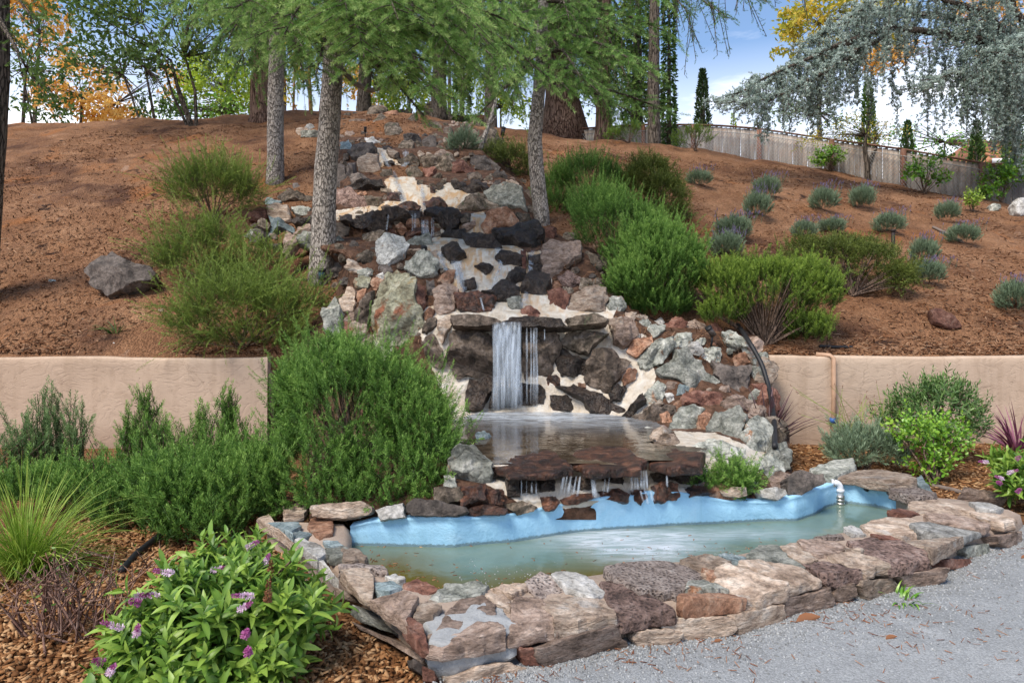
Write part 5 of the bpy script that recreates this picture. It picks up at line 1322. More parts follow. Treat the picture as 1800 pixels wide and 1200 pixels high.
bush('rosemary_shrub', 'dense dark rosemary mound beside the left corner of the stone pool rim', 'shrub', at(390, 945, 4.75), [lobe(400, 870, 88, 66, 4.9, .4), lobe(320, 880, 62, 62, 4.8, .35), lobe(450, 850, 55, 62, 5.0, .35), lobe(360, 915, 75, 32, 4.65, .3), lobe(280, 850, 50, 45, 5.0, .3)], ROS, 1900, 'rosemary', .75, .5, .35, 1.1, seed=14, ground=flat_ground(.03), lo=.55, nst=30, long=(ROSL, 150, 1.1), gaps=.3)
bush('rosemary_shrub', 'thin straggly rosemary behind the yellow grass tuft', 'shrub', at(170, 900, 5.2), [lobe(160, 858, 85, 34, 5.3, .35), lobe(60, 856, 75, 30, 5.3, .3), lobe(215, 890, 50, 40, 5.0, .3)], ROS, 1000, 'rosemary', .8, .5, .3, 1.1, seed=15, ground=flat_ground(.03), lo=.5, nst=26)

def grass(name, label, cat, base, n, L, spread, w, mat, seed, stiff=.6, group=None, part=None, lean=(0, 0)):
    r = np.random.default_rng(seed); mb = MB()
    for i in range(n):
        az = r.uniform(0, 2 * PI); q = r.uniform(0, 1) ** .7 * spread; ln = L * r.uniform(.55, 1.1)
        d = np.array([math.cos(az) * q + lean[0], math.sin(az) * q + lean[1], 1.0]); d /= np.linalg.norm(d)
        p = np.array(base) + [math.cos(az) * q * .06 + r.normal(0, .02), math.sin(az) * q * .06 + r.normal(0, .02), -.01]
        s = np.cross(d, [0, 0, 1.0]) if abs(d[2]) < .99 else np.array([1.0, 0, 0]); s = s / (np.linalg.norm(s) + 1e-9); s = unit(s + r.normal(0, .4, 3))
        V = []; k = 6; c = p.copy(); dd = d.copy()
        for j in range(k):
            t = j / (k - 1); ww = w * (1 - t ** 1.6) * .5 + .0004
            V += [c - s * ww, c + s * ww]
            c = c + dd * ln / (k - 1); dd = unit(dd + np.array([d[0] * .25, d[1] * .25, -(1 - stiff) * .42 * q * (1 + t)]))
        F = [[2 * j, 2 * j + 1, 2 * j + 3, 2 * j + 2] for j in range(k - 1)]
        tn = r.uniform(.2, .85); mb.add(V, [F], np.clip(np.repeat(np.linspace(tn - .2, tn + .15, k), 2), 0, 1))
    if part is not None: return mb.build(name, M[mat], part, smooth=False)
    t = thing(name, label, cat, tuple(base), group); mb.build('blades', M[mat], t, smooth=False, kind='stuff'); return t
gt = thing('grass_tuft', 'fountain of fine yellow green grass at the left edge of the mulch', 'grass', tuple(on_z(50, 1015, 0)))
grass('blades', None, None, on_z(45, 1010, 0), 480, .68, .9, .0065, 'grass', 21, .42, part=gt)
grass('blades', None, None, on_z(95, 1000, 0), 130, .55, 1.1, .006, 'grass', 22, .35, part=gt, lean=(.5, 0))

# hebe with broad leaves and pink flower spikes
LEAF = [broad_leaf(.105, .034, .3, dr, tn, 4) for dr, tn in ((.2, .35), (.45, .5), (.3, .62), (.6, .75), (.1, .45))]
def whorl(n, L, leaf, seed, e0=1.25, e1=.35, gap=.016):
    r = np.random.default_rng(seed); out = []
    for i in range(n):
        t = i / max(1, n - 1); az = i * PI / 2 * 1.02 + (i // 2) * .55; e = e0 + (e1 - e0) * t + r.uniform(-.15, .15)
        v, f, c = leaf[r.integers(len(leaf))]
        cz, sz, ce, se = math.cos(az), math.sin(az), math.cos(e), math.sin(e)
        Ry = np.array([[ce, 0, se], [0, 1, 0], [-se, 0, ce]]); Rz = np.array([[cz, -sz, 0], [sz, cz, 0], [0, 0, 1]])
        sc = (1 - .35 * t) * r.uniform(.85, 1.1)
        # leaf face (+X before tilt) should look up: flip
        vv = (v * [-1, 1, 1] * sc) @ Ry.T @ Rz.T + [0, 0, L * t]
        out.append((vv, f, np.clip(c + r.uniform(-.12, .12) + .12 * t, 0, 1)))
    k = .0025
    out.append((np.array([[-k, 0, -.05], [k, 0, -.05], [0, 0, L], [0, -k, -.05], [0, k, -.05], [0, 0, L]]), np.array([[0, 1, 2], [3, 4, 5]]), np.full(6, .35)))
    return merge(out)
HEBE = [whorl(9, .10, LEAF, s) for s in range(6)]
def flower_spike(L, seed):
    r = np.random.default_rng(seed); out = []
    V, T, Cc, k = [], [], [], 0
    for i in range(150):
        t = r.uniform(0, 1); az = r.uniform(0, 2 * PI); rad = .016 * (1 - .5 * t ** 2) * r.uniform(.7, 1.15)
        b = np.array([0, 0, L * t]); d = unit(np.array([math.cos(az), math.sin(az), .35])); s = unit(np.cross(d, r.normal(0, 1, 3)))
        V += [b + d * .003 - s * .0022, b + d * .003 + s * .0022, b + d * rad + s * .0022, b + d * rad - s * .0022]; T += [(k, k + 1, k + 2), (k, k + 2, k + 3)]; k += 4
        tn = np.clip((.12 + .25 * r.random()) if t > .62 else (.75 + .25 * r.random()), 0, 1); Cc += [tn] * 4
    return np.array(V), np.array(T), np.array(Cc)
SPK = [flower_spike(.085, s) for s in range(3)]
SPKP = [(v * [1.15, 1.15, .55], f, np.clip(c * .45, 0, 1)) for v, f, c in SPK]
def hebe_flowers(spots, dry=()):
    def ex(t, P, N, r):
        for i, (px, py, Y, kind, dx) in enumerate(spots):
            mb = MB(); p = at(px, py, Y); D = np.array([[dx, -.25, .35 if abs(dx) < 1.5 else .15]])
            scatter(mb, SPKP if kind else SPK, [p], D, [1.0], seed=i); mb.build('flower_spike', M['pink'], t, smooth=False)
        for i, (px, py, Y) in enumerate(dry):
            mb = MB(); scatter(mb, SPK, [at(px, py, Y)], np.array([[.1, -.1, 1]]), [1.1], seed=i); mb.build('flower_spike', M['seed'], t, smooth=False)
    return ex
bush('hebe_shrub', 'broad leaved light green shrub with pink flower spikes, left of the pool corner', 'shrub', on_z(390, 1165, 0) ,
     [lobe(390, 1085, 150, 105, 2.95, .38), lobe(270, 1130, 95, 72, 2.8, .26), lobe(500, 1080, 78, 88, 2.95, .28), lobe(410, 1010, 78, 48, 3.2, .24), lobe(330, 1180, 150, 52, 2.7, .24), lobe(440, 1170, 100, 52, 2.75, .24)],
     HEBE, 620, 'hebe', .5, .7, .25, 1.0, seed=31, lo=.62, nst=26, back=.6,
     extra=hebe_flowers([(235, 1046, 2.75, 0, 2), (285, 1046, 2.75, 0, -1.8), (248, 1062, 2.6, 1, -.5), (448, 1047, 2.6, 0, -2.4), (432, 963, 3.1, 0, .6), (370, 1003, 2.9, 0, 1.2), (308, 1008, 2.8, 0, -1.4), (218, 1105, 2.6, 0, -.6), (238, 1118, 2.55, 0, .2), (430, 1118, 2.55, 1, .2), (436, 1150, 2.5, 1, .1), (185, 1165, 2.55, 1, -.8), (190, 1185, 2.5, 0, .3), (418, 1073, 2.6, 0, .5), (465, 993, 3.0, 0, .2)], [(474, 1022, 2.9), (470, 1060, 2.6)]))
# bare twiggy shrub
r = np.random.default_rng(5); bs = thing('twiggy_shrub', 'nearly bare reddish twiggy shrub in the wood chips, left of the flowering one', 'shrub', tuple(on_z(125, 1110, 0)))
mb = MB(); lf = MB(); tips = []
for i in range(52):
    b = on_z(120, 1115, 0) + np.array([r.normal(0, .11), r.normal(0, .07), 0]); az = r.uniform(0, 2 * PI); h = r.uniform(.12, .38)
    tp = b + np.array([math.cos(az) * h * .35 + r.normal(0, .1), math.sin(az) * h * .25, h]); m = (b + tp) / 2 + r.normal(0, .035, 3)
    mb.tube([b, m, tp], [.006, .0045, .0025], 5, r.uniform(.2, .8), cap=False)
    for q in range(3):
        a = m + (tp - m) * r.uniform(0, 1); e = a + np.array([r.normal(0, .07), r.normal(0, .05), r.uniform(.02, .12)]); mb.tube([a, e], [.003, .0015], 4, .5, cap=False); tips.append(e)
mb.build('stem', M['redtwig'], bs)
tips = np.array(tips); ix = r.choice(len(tips), 120)
scatter(lf, [broad_leaf(.03, .013, .2, .3, .4, 2)], tips[ix], r.normal(0, 1, (120, 3)), .8, r.uniform(-.2, .3, 120)); lf.build('leaves', M['hebe'], bs, smooth=False)

# ---- shrubs on the left slope
def hb(cx, cy): return hill_hit(cx, cy)
b = hb(375, 392); bush('juniper_shrub', 'rounded olive green shrub high on the left bark slope, left of the pale trunk', 'shrub', b, [lobe(375, 340, 66, 48, b[1] - .1, .55), lobe(330, 335, 42, 38, b[1], .4), lobe(425, 350, 38, 42, b[1] - .1, .4), lobe(375, 305, 45, 24, b[1], .4)], FEA, 1100, 'coleo', .6, .7, .28, 1.35, seed=41, ground=hill_g, lo=.4, back=.45, long=(FEAL, 190, .45), gaps=.45)
b = hb(385, 505); bush('feathery_shrub', 'sprawling feathery shrub touching the dark boulder on the left slope', 'shrub', b, [lobe(345, 460, 66, 36, b[1], .55), lobe(300, 465, 45, 26, b[1], .4), lobe(385, 420, 30, 30, b[1], .35), lobe(450, 455, 50, 30, b[1] - .1, .4), lobe(350, 420, 45, 22, b[1] + .1, .4), lobe(400, 490, 70, 22, b[1] - .2, .4)], FEA, 1000, 'coleo', .4, .8, .3, 1.25, seed=42, ground=hill_g, lo=.4, back=.45, long=(FEAL, 200, .3), gaps=.45)
b = hb(425, 612); bush('feathery_shrub', 'lowest feathery bright green shrub, just above the end of the left stucco wall', 'shrub', b, [lobe(410, 545, 88, 56, b[1], .6), lobe(350, 575, 55, 38, b[1] - .1, .4), lobe(480, 560, 62, 52, b[1], .45), lobe(545, 530, 40, 20, b[1] + .2, .3), lobe(430, 595, 110, 28, b[1] - .15, .35), lobe(480, 510, 50, 20, b[1] + .3, .35)], FEA, 1700, 'coleo', .3, .8, .32, 1.15, seed=43, ground=hill_g, lo=.4, back=.45, long=(FEAL, 300, .25), gaps=.45)
b = hb(203, 585); grass('weed', 'small green weed with splayed leaves on the bare left slope', 'weed', b, 26, .26, 1.3, .02, 'oleander', 45, .5)
# ---- right of the waterfall
b = hb(1035, 368); bush('rosemary_shrub', 'darkest rosemary, uppermost of the hedge running down right of the waterfall', 'shrub', b, [lobe(1030, 318, 62, 46, b[1], .6), lobe(985, 330, 36, 36, b[1], .4), lobe(1075, 330, 36, 36, b[1], .4), lobe(975, 365, 40, 30, b[1] - .3, .4)], ROSF, 1500, 'rosemary', .8, .45, .25, 1.3, seed=51, ground=hill_g, lo=.5, long=(ROSL, 100, 1.2), gaps=.3)
b = hb(1100, 480); bush('rosemary_shrub', 'rosemary with long upright shoots, middle of the hedge right of the waterfall', 'shrub', b, [lobe(1085, 400, 70, 52, b[1], .6), lobe(1040, 372, 42, 40, b[1] + .3, .5), lobe(1130, 425, 52, 56, b[1] - .1, .5), lobe(1100, 455, 52, 40, b[1] - .2, .4), lobe(1060, 365, 50, 34, b[1] + .5, .5), lobe(1045, 400, 35, 40, b[1], .4)], ROSF, 2300, 'rosemary', .9, .4, .25, 1.15, seed=52, ground=hill_g, lo=.5, long=(ROSL, 260, 1.2), gaps=.3)
b = hb(1150, 548); bush('rosemary_shrub', 'lowest rosemary of the hedge, standing at the rock edge left of the clipped round shrub', 'shrub', b, [lobe(1155, 480, 72, 62, b[1], .5), lobe(1110, 500, 42, 45, b[1] - .1, .4), lobe(1205, 480, 36, 58, b[1], .4), lobe(1150, 430, 60, 34, b[1] + .2, .4), lobe(1160, 535, 60, 22, b[1] - .1, .3)], ROS, 3200, 'rosemary', .85, .45, .25, 1.3, seed=53, ground=hill_g, lo=.55, long=(ROSL, 300, 1.2), gaps=.3)
b = hb(1160, 390); bush('juniper_shrub', 'olive juniper behind the hedge, nearest to the fence end', 'shrub', b, [lobe(1140, 310, 42, 34, b[1] + .3, .5), lobe(1165, 345, 46, 38, b[1], .5), lobe(1120, 335, 32, 34, b[1] + .2, .4), lobe(1180, 375, 34, 22, b[1] - .1, .4)], JUN, 1200, 'juniper', .4, .7, .3, 1.7, seed=54, ground=hill_g, lo=.5)
b = hb(1350, 612); b = np.array([b[0], max(b[1], 8.35), b[2]])
bush('clipped_shrub', 'clipped flat topped yellow green shrub hanging over the right end of the rockwork', 'shrub', b, [lobe(1350, 520, 96, 58, 8.5, .6), lobe(1280, 510, 52, 52, 8.5, .5), lobe(1425, 520, 48, 62, 8.5, .5), lobe(1340, 485, 90, 26, 8.7, .5), lobe(1415, 580, 40, 38, 8.3, .35), lobe(1270, 550, 40, 24, 8.3, .3)], ROS, 3900, 'clipped', .85, .5, .28, 1.1, seed=55, lo=.6, nst=90, zmin=-.25, gaps=.45)
b = hb(1500, 520); bush('juniper_shrub', 'spreading bronze green juniper behind the clipped round shrub', 'shrub', b, [lobe(1450, 452, 58, 34, b[1] + .4, .55), lobe(1520, 468, 62, 38, b[1] + .2, .55), lobe(1575, 495, 32, 34, b[1], .4), lobe(1410, 440, 28, 22, b[1] + .5, .4), lobe(1500, 440, 50, 22, b[1] + .5, .4)], JUN, 1500, 'juniper', .3, .7, .4, 1.5, seed=56, ground=hill_g, lo=.45, nst=60, gaps=.45)
b = hb(815, 278); bush('blue_shrub', 'small blue grey shrub among the rocks near the top of the cascade', 'shrub', b, [lobe(815, 255, 26, 22, b[1] - .5, .4), lobe(800, 262, 18, 16, b[1] - .5, .3)], LAV, 330, 'lavender', .6, .7, .25, 1.6, seed=57, ground=hill_g, lo=.3)
b = hb(900, 305); bush('rosemary_shrub', 'low loose green shrub left of the leaning trunk beside the upper rocks', 'shrub', b, [lobe(900, 280, 40, 22, b[1] - .3, .5), lobe(930, 300, 26, 24, b[1] - .3, .4), lobe(870, 268, 24, 14, b[1] - .2, .4)], ROSF, 620, 'juniper', .4, .7, .35, 1.4, seed=58, ground=hill_g, lo=.4)
# lavender: one plant, copied
def lavender_proto(seed):
    r = np.random.default_rng(seed); t = thing('lavender_plant', 'x', 'lavender', (0, 0, 0), 'lavender plants dotted over the right slope')
    lb = [(np.array([0, 0, .17]), np.array([.27, .27, .21]))]
    P, N, f = sample_lobes(lb, 520, r, .45, -.35); D = unit(N * .6 + [0, 0, .75] + r.normal(0, .2, P.shape))
    mb = MB(); scatter(mb, LAV, P - D * .07, D, r.uniform(.8, 1.2, len(P)), fbm(P, 6, 2, 3) * .15, seed); mb.build('foliage', M['lavender'], t, smooth=False)
    fl = MB(); n = 46; b0 = np.column_stack([r.normal(.05, .14, n), r.normal(0, .13, n), np.full(n, .28)]); d = unit(np.column_stack([r.normal(.35, .28, n), r.normal(0, .3, n), np.ones(n)])); ln = r.uniform(.12, .27, n)
    for q in range(n): fl.tube([b0[q], b0[q] + d[q] * ln[q]], .003, 3, .1, cap=False)
    fl.build('flower_stalk', M['lavender'], t, smooth=False, kind='stuff')
    fh = MB(); scatter(fh, [sprig(16, .06, .014, .007, .9, .4, 3, 0, .2, stem=False)], b0 + d * (ln * .85)[:, None], d, 1.0, r.uniform(-.15, .3, n)); fh.build('flower_head', M['purple'], t, smooth=False, kind='stuff')
    return t
def copy_tree(o, parent=None):
    c = o.copy(); C.objects.link(c)
    if parent is not None: c.parent = parent
    for ch in list(o.children): copy_tree(ch, c)
    return c
protos = [lavender_proto(61), lavender_proto(62)]
lavs = [(1228, 328, 21, 'topmost lavender, on its own near the top of the slope beside the hedge'), (1347, 350, 24, 'lavender with flowers leaning right, just above its close neighbour on the upper slope'), (1331, 386, 25, 'lavender tucked just below another one, uppermost pair on the slope'),
        (1288, 426, 31, 'lavender directly above the clipped round shrub, left of the rest'), (1448, 373, 24, 'bushy lavender midway up the slope, straight below the dark thin tree'), (1462, 413, 22, 'lavender right beside the smaller faded one, above the spreading juniper'), (1414, 422, 21, 'small faded lavender touching the left end of the spreading juniper'),
        (1515, 369, 22, 'lavender with sparse flowers, next uphill neighbour of the black post'), (1563, 412, 25, 'lavender right behind the short black post'), (1665, 390, 20, 'small lavender below the lime green seedling'), (1693, 430, 26, 'lavender at the end of the dark root on the right slope'),
        (1275, 458, 30, 'pale lavender peeking over the hedge beside the clipped round shrub'), (1624, 465, 24, 'upper lavender of the touching pair right of the spreading juniper'), (1628, 502, 29, 'lower lavender of the touching pair right of the spreading juniper'), (1786, 552, 33, 'lowest lavender, with the tallest purple flowers, at the right edge')]
for i, (px, py, hw, lab) in enumerate(lavs):
    o = protos[i] if i < 2 else copy_tree(protos[i % 2])
    p = hill_hit(px, py); o.location = tuple(p); s = hw / FPX * p[1] / .27; q_ = .85 + .35 * ((i * 7) % 5) / 4; o.scale = (s * (2 - q_) ** .3, s, s * q_); o.rotation_euler = (0, 0, (i * 1.3) % 1.2 - .6); o['label'] = lab
# ---- along the fence
RND = [broad_leaf(.075, .045, .2, .25, tn, 3) for tn in (.35, .5, .65)]
RNDW = [whorl(6, .14, RND, s + 9, 1.2, .5) for s in range(4)]
def fb(name, label, cx, cyb, lobs, n, mat, size, seed, tm=None, up=.5):
    b = hill_hit(cx, cyb); return bush(name, label, 'shrub', b, [lobe(x, y, rx, ry, b[1] + dy, .5 * rx / 30) for x, y, rx, ry, dy in lobs], tm or RNDW, n, mat, up, .7, .3, size, seed=seed, lo=.35, nst=10, ground=hill_g)
fb('fence_shrub', 'bright green leafy shrub against the fence, left of the dark thin tree', 1460, 300, [(1458, 278, 28, 20, 0), (1440, 285, 16, 14, 0)], 170, 'euonymus', 1.3, 71)
fb('fence_shrub', 'small dark spiky shrub against the fence, touching the bright leafy one', 1425, 288, [(1424, 274, 14, 13, 0)], 60, 'oleander', 1.3, 72)
fb('fence_shrub', 'loose leafy shrub with open branches in front of the fence, right of the thin tree', 1625, 340, [(1622, 305, 30, 26, 0), (1645, 318, 26, 20, 0), (1605, 300, 16, 22, 0), (1655, 275, 18, 14, .1)], 230, 'euonymus', 1.3, 73)
fb('fence_shrub', 'largest leafy shrub by the fence, at the right edge below the blue conifer', 1760, 355, [(1755, 320, 30, 34, 0), (1785, 310, 26, 34, .2), (1745, 340, 22, 18, 0)], 300, 'euonymus', 1.3, 74)
fb('fence_shrub', 'dull green low shrub between the two leafy ones at the fence foot', 1705, 330, [(1704, 318, 22, 14, 0)], 130, 'oleander', 1.1, 75)
fb('lime_seedling', 'small lime green seedling on the upper right slope', 1709, 372, [(1709, 352, 13, 18, 0)], 60, 'grass', 1.0, 76)
fb('yellow_shrub', 'dull yellow twiggy shrub against the left end of the fence', 1222, 266, [(1222, 243, 34, 22, 0), (1190, 250, 14, 14, 0)], 300, 'clipped', 1.4, 77, LAV, .6)
fb('yellow_shrub', 'yellow green shrub under the big conifer where the fence begins', 1105, 252, [(1105, 232, 24, 18, 0), (1080, 238, 18, 12, 0)], 240, 'clipped', 1.4, 78, LAV, .6)

# ---- right bed below the wall
OLW = [whorl(11, .15, [broad_leaf(.075, .017, .3, d, t, 3) for d, t in ((.1, .4), (.3, .55), (.2, .7))], s + 30, 1.35, .3) for s in range(5)]
bush('leafy_shrub', 'tall dark green shrub with narrow whorled leaves against the right wall', 'shrub', at(1640, 800, 7.0), [lobe(1640, 730, 72, 62, 7.0, .42), lobe(1660, 700, 50, 36, 7.1, .35), lobe(1600, 735, 40, 46, 7.0, .3), lobe(1700, 740, 30, 46, 7.0, .28), lobe(1545, 735, 14, 18, 7.1, .12)], OLW, 640, 'oleander', .6, .65, .25, 1.0, seed=81, lo=.55, nst=16)
EUL = [whorl(7, .16, [broad_leaf(.055, .034, .2, d, t, 3) for d, t in ((.1, .45), (.2, .6), (.15, .75))], s + 50, 1.2, .5) for s in range(5)]
bush('glossy_shrub', 'glossy bright green round leaved shrub in front of the narrow leaved one', 'shrub', on_z(1640, 850, .03), [lobe(1610, 765, 40, 38, 6.3, .22), lobe(1660, 775, 42, 40, 6.3, .22), lobe(1635, 815, 36, 24, 6.2, .18), lobe(1625, 843, 18, 9, 6.0, .1)], EUL, 270, 'euonymus', .55, .65, .25, 1.0, seed=82, lo=.45, nst=14)
def lav_ex(t, P, N, r):
    fl = MB(); fh = MB()
    for q in range(34):
        b0 = at(1520 + r.normal(0, 28), 790, 6.9 + r.normal(0, .15)); e = at(1490 + r.normal(0, 50), 690 + r.uniform(-15, 70), 6.9 + r.normal(0, .2)); fl.tube([b0, (b0 + e) / 2 + r.normal(0, .03, 3), e], [.003, .0025, .002], 4, .75, cap=False)
        scatter(fh, [sprig(10, .035, .010, .006, .9, .4, 3, 0, .2, stem=False)], [e], [e - b0], 1.0, [.0])
    fl.build('flower_stalk', M['grass'], t, kind='stuff'); fh.build('flower_head', M['seed'], t, smooth=False, kind='stuff')
bush('lavender_plant', 'big grey green lavender with long dry flower stalks at the foot of the wall pipe', 'lavender', on_z(1520, 830, 0), [lobe(1520, 785, 62, 34, 6.7, .35), lobe(1490, 795, 36, 26, 6.6, .28), lobe(1560, 795, 30, 28, 6.6, .28)], [sprig(26, .16, .06, .0065, .85, .35, s + 150, .2, .5) for s in range(4)], 620, 'lavender', .6, .7, .25, 1.0, seed=83, lo=.45, ground=flat_ground(0), extra=lav_ex)
grass('cordyline', 'dark purple spiky cordyline between the pale boulders and the right wall', 'plant', at(1352, 775, 6.9) , 85, .62, 1.25, .030, 'cordyline', 84, .9)
grass('flax_plant', 'magenta spiky flax by the right wall at the frame edge', 'plant', at(1790, 790, 6.9), 60, .52, 1.3, .022, 'flax', 85, .9)
bush('hebe_shrub', 'flowering pink spiked shrub cut by the right edge of the picture', 'shrub', on_z(1810, 880, .04), [lobe(1800, 830, 50, 46, 5.3, .25), lobe(1830, 850, 60, 50, 5.2, .25), lobe(1775, 850, 26, 26, 5.2, .15)], HEBE, 230, 'hebe', .5, .7, .25, 1.0, seed=86, lo=.55, nst=8, back=.6, extra=hebe_flowers([(1738, 812, 5.1, 0, -1.5), (1768, 832, 5.0, 0, .8), (1785, 808, 5.0, 1, .2), (1760, 850, 5.0, 1, -.8), (1787, 866, 4.9, 1, .1), (1765, 842, 4.95, 0, -1)]))
bush('rosemary_shrub', 'little trailing rosemary spilling from the rocks over the blue pool wall', 'shrub', at(1285, 855, 5.15), [lobe(1290, 838, 44, 20, 5.1, .2), lobe(1245, 850, 34, 12, 5.05, .15), lobe(1305, 865, 14, 22, 4.98, .08)], ROS, 420, 'rosemary', .35, .7, .4, .85, seed=87, lo=.3, nst=10, stemr=.006)
grass('weed', 'tiny green weed growing at the foot of the pool rim on the gravel', 'weed', on_z(1585, 1050, .035), 22, .12, 1.4, .014, 'euonymus', 88, .5)

# ------------------------------------------------------------------ trees
M['cedarbark'] = bark_mat('cedar_bark', (.14, .118, .10), (.31, .27, .235), (.55, .49, .43), 14, 2.6, 1.0, 30)
M['redbark'] = bark_mat('redwood_bark', (.055, .03, .022), (.17, .10, .075), (.34, .235, .185), 16, .25, 1.0, 22)
M['greybark'] = bark_mat('grey_bark', (.035, .028, .022), (.10, .08, .062), (.2, .165, .135), 14, 1, 1.0, 26)
M['sunglowbark'] = bark_mat('sunglow_bark', (.06, .028, .014), (.24, .115, .05), (.42, .22, .10), 14, 1, 1.0, 22)  # low sunlight on the far trunks is put into this bark colour
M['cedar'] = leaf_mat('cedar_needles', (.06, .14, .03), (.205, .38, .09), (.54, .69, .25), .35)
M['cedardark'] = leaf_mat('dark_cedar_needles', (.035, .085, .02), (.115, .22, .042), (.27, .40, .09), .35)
M['bluecedar'] = leaf_mat('blue_cedar_needles', (.12, .17, .135), (.34, .43, .37), (.66, .74, .67), .2)
M['oak'] = leaf_mat('small_dark_leaf', (.025, .06, .014), (.08, .155, .032), (.2, .29, .07), .4)
M['bright'] = leaf_mat('backlit_green_leaf', (.10, .18, .015), (.31, .45, .035), (.62, .70, .09), .5)
M['gold'] = leaf_mat('sunglow_leaf', (.36, .15, .02), (.75, .42, .08), (.92, .68, .24), .5)  # low-sun glow on the far trees is put into the leaf colour
M['golden_green'] = leaf_mat('yellow_leaf', (.16, .20, .02), (.42, .42, .05), (.85, .58, .10), .5)  # on the far crowns the yellow stands in for low sun
M['cypress'] = leaf_mat('cypress_leaf', (.018, .035, .012), (.04, .075, .025), (.08, .13, .045), .1)
M['ivy'] = leaf_mat('ivy_leaf', (.02, .045, .012), (.055, .115, .028), (.13, .22, .06), .2)

def trunk(mb, pts, rads, k=18, seed=0, wob=.05, fine=True):
    pts = np.asarray(pts, float)
    if fine:
        P = seg_line(pts, 26); t = np.r_[0, np.cumsum(np.linalg.norm(np.diff(pts, axis=0), axis=1))]; t /= t[-1]
        R = np.interp(np.linspace(0, 1, 26), t, rads)
        P[1:-1, :2] += .2 * R[1:-1, None] * np.column_stack([vnoise(P[1:-1] * .9 + seed, 1, seed), vnoise(P[1:-1] * .9 + seed, 1, seed + 4)])
    else: P, R = pts, rads
    mb.tube(P, R, k, .5, True, wob, seed)
def shoot(n, L, nl, nw, seed):                       # needles in rosettes along a shoot
    r = np.random.default_rng(seed); V, T, Cc, k = [], [], [], 0
    nr = max(2, int(L / .022))
    for i in range(n):
        q = r.integers(nr + 1); z = L * q / nr; az = r.uniform(0, 2 * PI); e = r.uniform(.55, 1.5) if q < nr else r.uniform(.1, .9)
        d = np.array([math.sin(e) * math.cos(az), math.sin(e) * math.sin(az), math.cos(e)]); s = unit(np.cross(d, r.normal(0, 1, 3))); b = np.array([0, 0, z]); ln = nl * r.uniform(.7, 1.1)
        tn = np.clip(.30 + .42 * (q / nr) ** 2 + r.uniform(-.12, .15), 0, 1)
        V += [b - s * nw * .5, b + s * nw * .5, b + d * ln]; T.append((k, k + 1, k + 2)); k += 3; Cc += [tn - .1, tn - .1, tn + .08]
    return np.array(V), np.array(T), np.clip(np.array(Cc), 0, 1)
SH = [shoot(105, .21, .05, .0062, s) for s in range(6)]
SHC = [shoot(46, .32, .075, .014, s + 10) for s in range(5)]
def cedar_branch(wood, fol, P0, P1, r, arch=.25, side=.7, droop=.35, gap=.13, tm=SH, sz=1.0, r0=.05, hang=0.0, tone=0.0):
    P0 = np.asarray(P0, float); P1 = np.asarray(P1, float); L = np.linalg.norm(P1 - P0)
    c = (P0 + P1) / 2 + [0, 0, arch * L]; u = np.linspace(0, 1, 12)[:, None]
    B = (1 - u) ** 2 * P0 + 2 * u * (1 - u) * c + u * u * P1
    wood.tube(B, np.linspace(r0, .006, 12), 6, .5, cap=False)
    T = unit(np.gradient(B, axis=0))
    def place(p0, d, ln, k):
        # shoots along a twig that bends down
        m = max(2, int(ln / (.085 * sz))); tt = np.linspace(.05, 1, m)
        q = p0 + d * (ln * tt)[:, None] + np.array([0, 0, -1.0]) * (droop * ln * tt ** 2)[:, None]
        wood.tube([p0, p0 + d * ln * .5 - [0, 0, droop * ln * .25], p0 + d * ln - [0, 0, droop * ln]], [.007 * sz, .004 * sz, .002 * sz], 4, .5, cap=False)
        td = unit(np.gradient(q, axis=0)) if m > 1 else d[None]
        sd = unit(np.cross(td, [0, 0, 1.0])) * np.where(np.arange(m) % 2, 1, -1)[:, None]
        mix = r.uniform(.15, .85, m)[:, None]
        D = unit(td * (1 - mix * .6) + sd * mix + r.normal(0, .18, (m, 3)) - [0, 0, hang]); D[-1] = td[-1]
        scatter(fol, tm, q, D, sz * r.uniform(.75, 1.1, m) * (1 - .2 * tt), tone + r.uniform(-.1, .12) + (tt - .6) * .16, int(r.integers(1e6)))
    n = max(3, int(L / gap))
    for i in range(n):
        t = .14 + .84 * (i + r.uniform(0, .8)) / n; j = min(10, int(t * 11)); f = t * 11 - j
        p = B[j] * (1 - f) + B[j + 1] * f; td = T[j]; sd = unit(np.cross(td, [0, 0, 1.0])) * (1 if i % 2 else -1)
        d = unit(td * r.uniform(.55, 1.0) + sd * r.uniform(.5, 1.0) + np.array([0, 0, r.uniform(-.15, .2) - hang]))
        place(p, d, side * (1 - .55 * t) * r.uniform(.6, 1.15), i)
    place(B[-2], T[-1], side * .35, 0)
def cedar(name, label, pts, rads, branches, seed, mat='cedar', bark='cedarbark', tm=SH, sz=1.0, crown=0, group=None, **kw):
    r = np.random.default_rng(seed); t = thing(name, label, 'tree', tuple(pts[0]), group)
    tb = MB(); trunk(tb, pts, rads, seed=seed); tb.build('trunk', M[bark], t)
    wood = MB(); fol = MB()
    for br in branches:
        P0, P1 = at(*br[0]), at(*br[1]); o = dict(kw); o.update(br[2] if len(br) > 2 else {})
        cedar_branch(wood, fol, P0, P1, r, tm=tm, sz=sz, **o)
    top = np.asarray(pts[-1], float); bot = np.asarray(pts[0], float)
    for i in range(crown):                          # the crown goes on above the frame
        z = top * r.uniform(.55, 1) + bot * 0; f = r.uniform(.5, 1.0); p = bot + (top - bot) * f; az = r.uniform(0, 2 * PI); ln = (1.05 - f) * 5 + .8
        cedar_branch(wood, fol, p, p + np.array([math.cos(az) * ln, math.sin(az) * ln, .1 * ln]), r, tm=SHC, sz=1.3, gap=.45, side=1.0)
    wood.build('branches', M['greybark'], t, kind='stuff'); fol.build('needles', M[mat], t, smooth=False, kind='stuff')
    return t
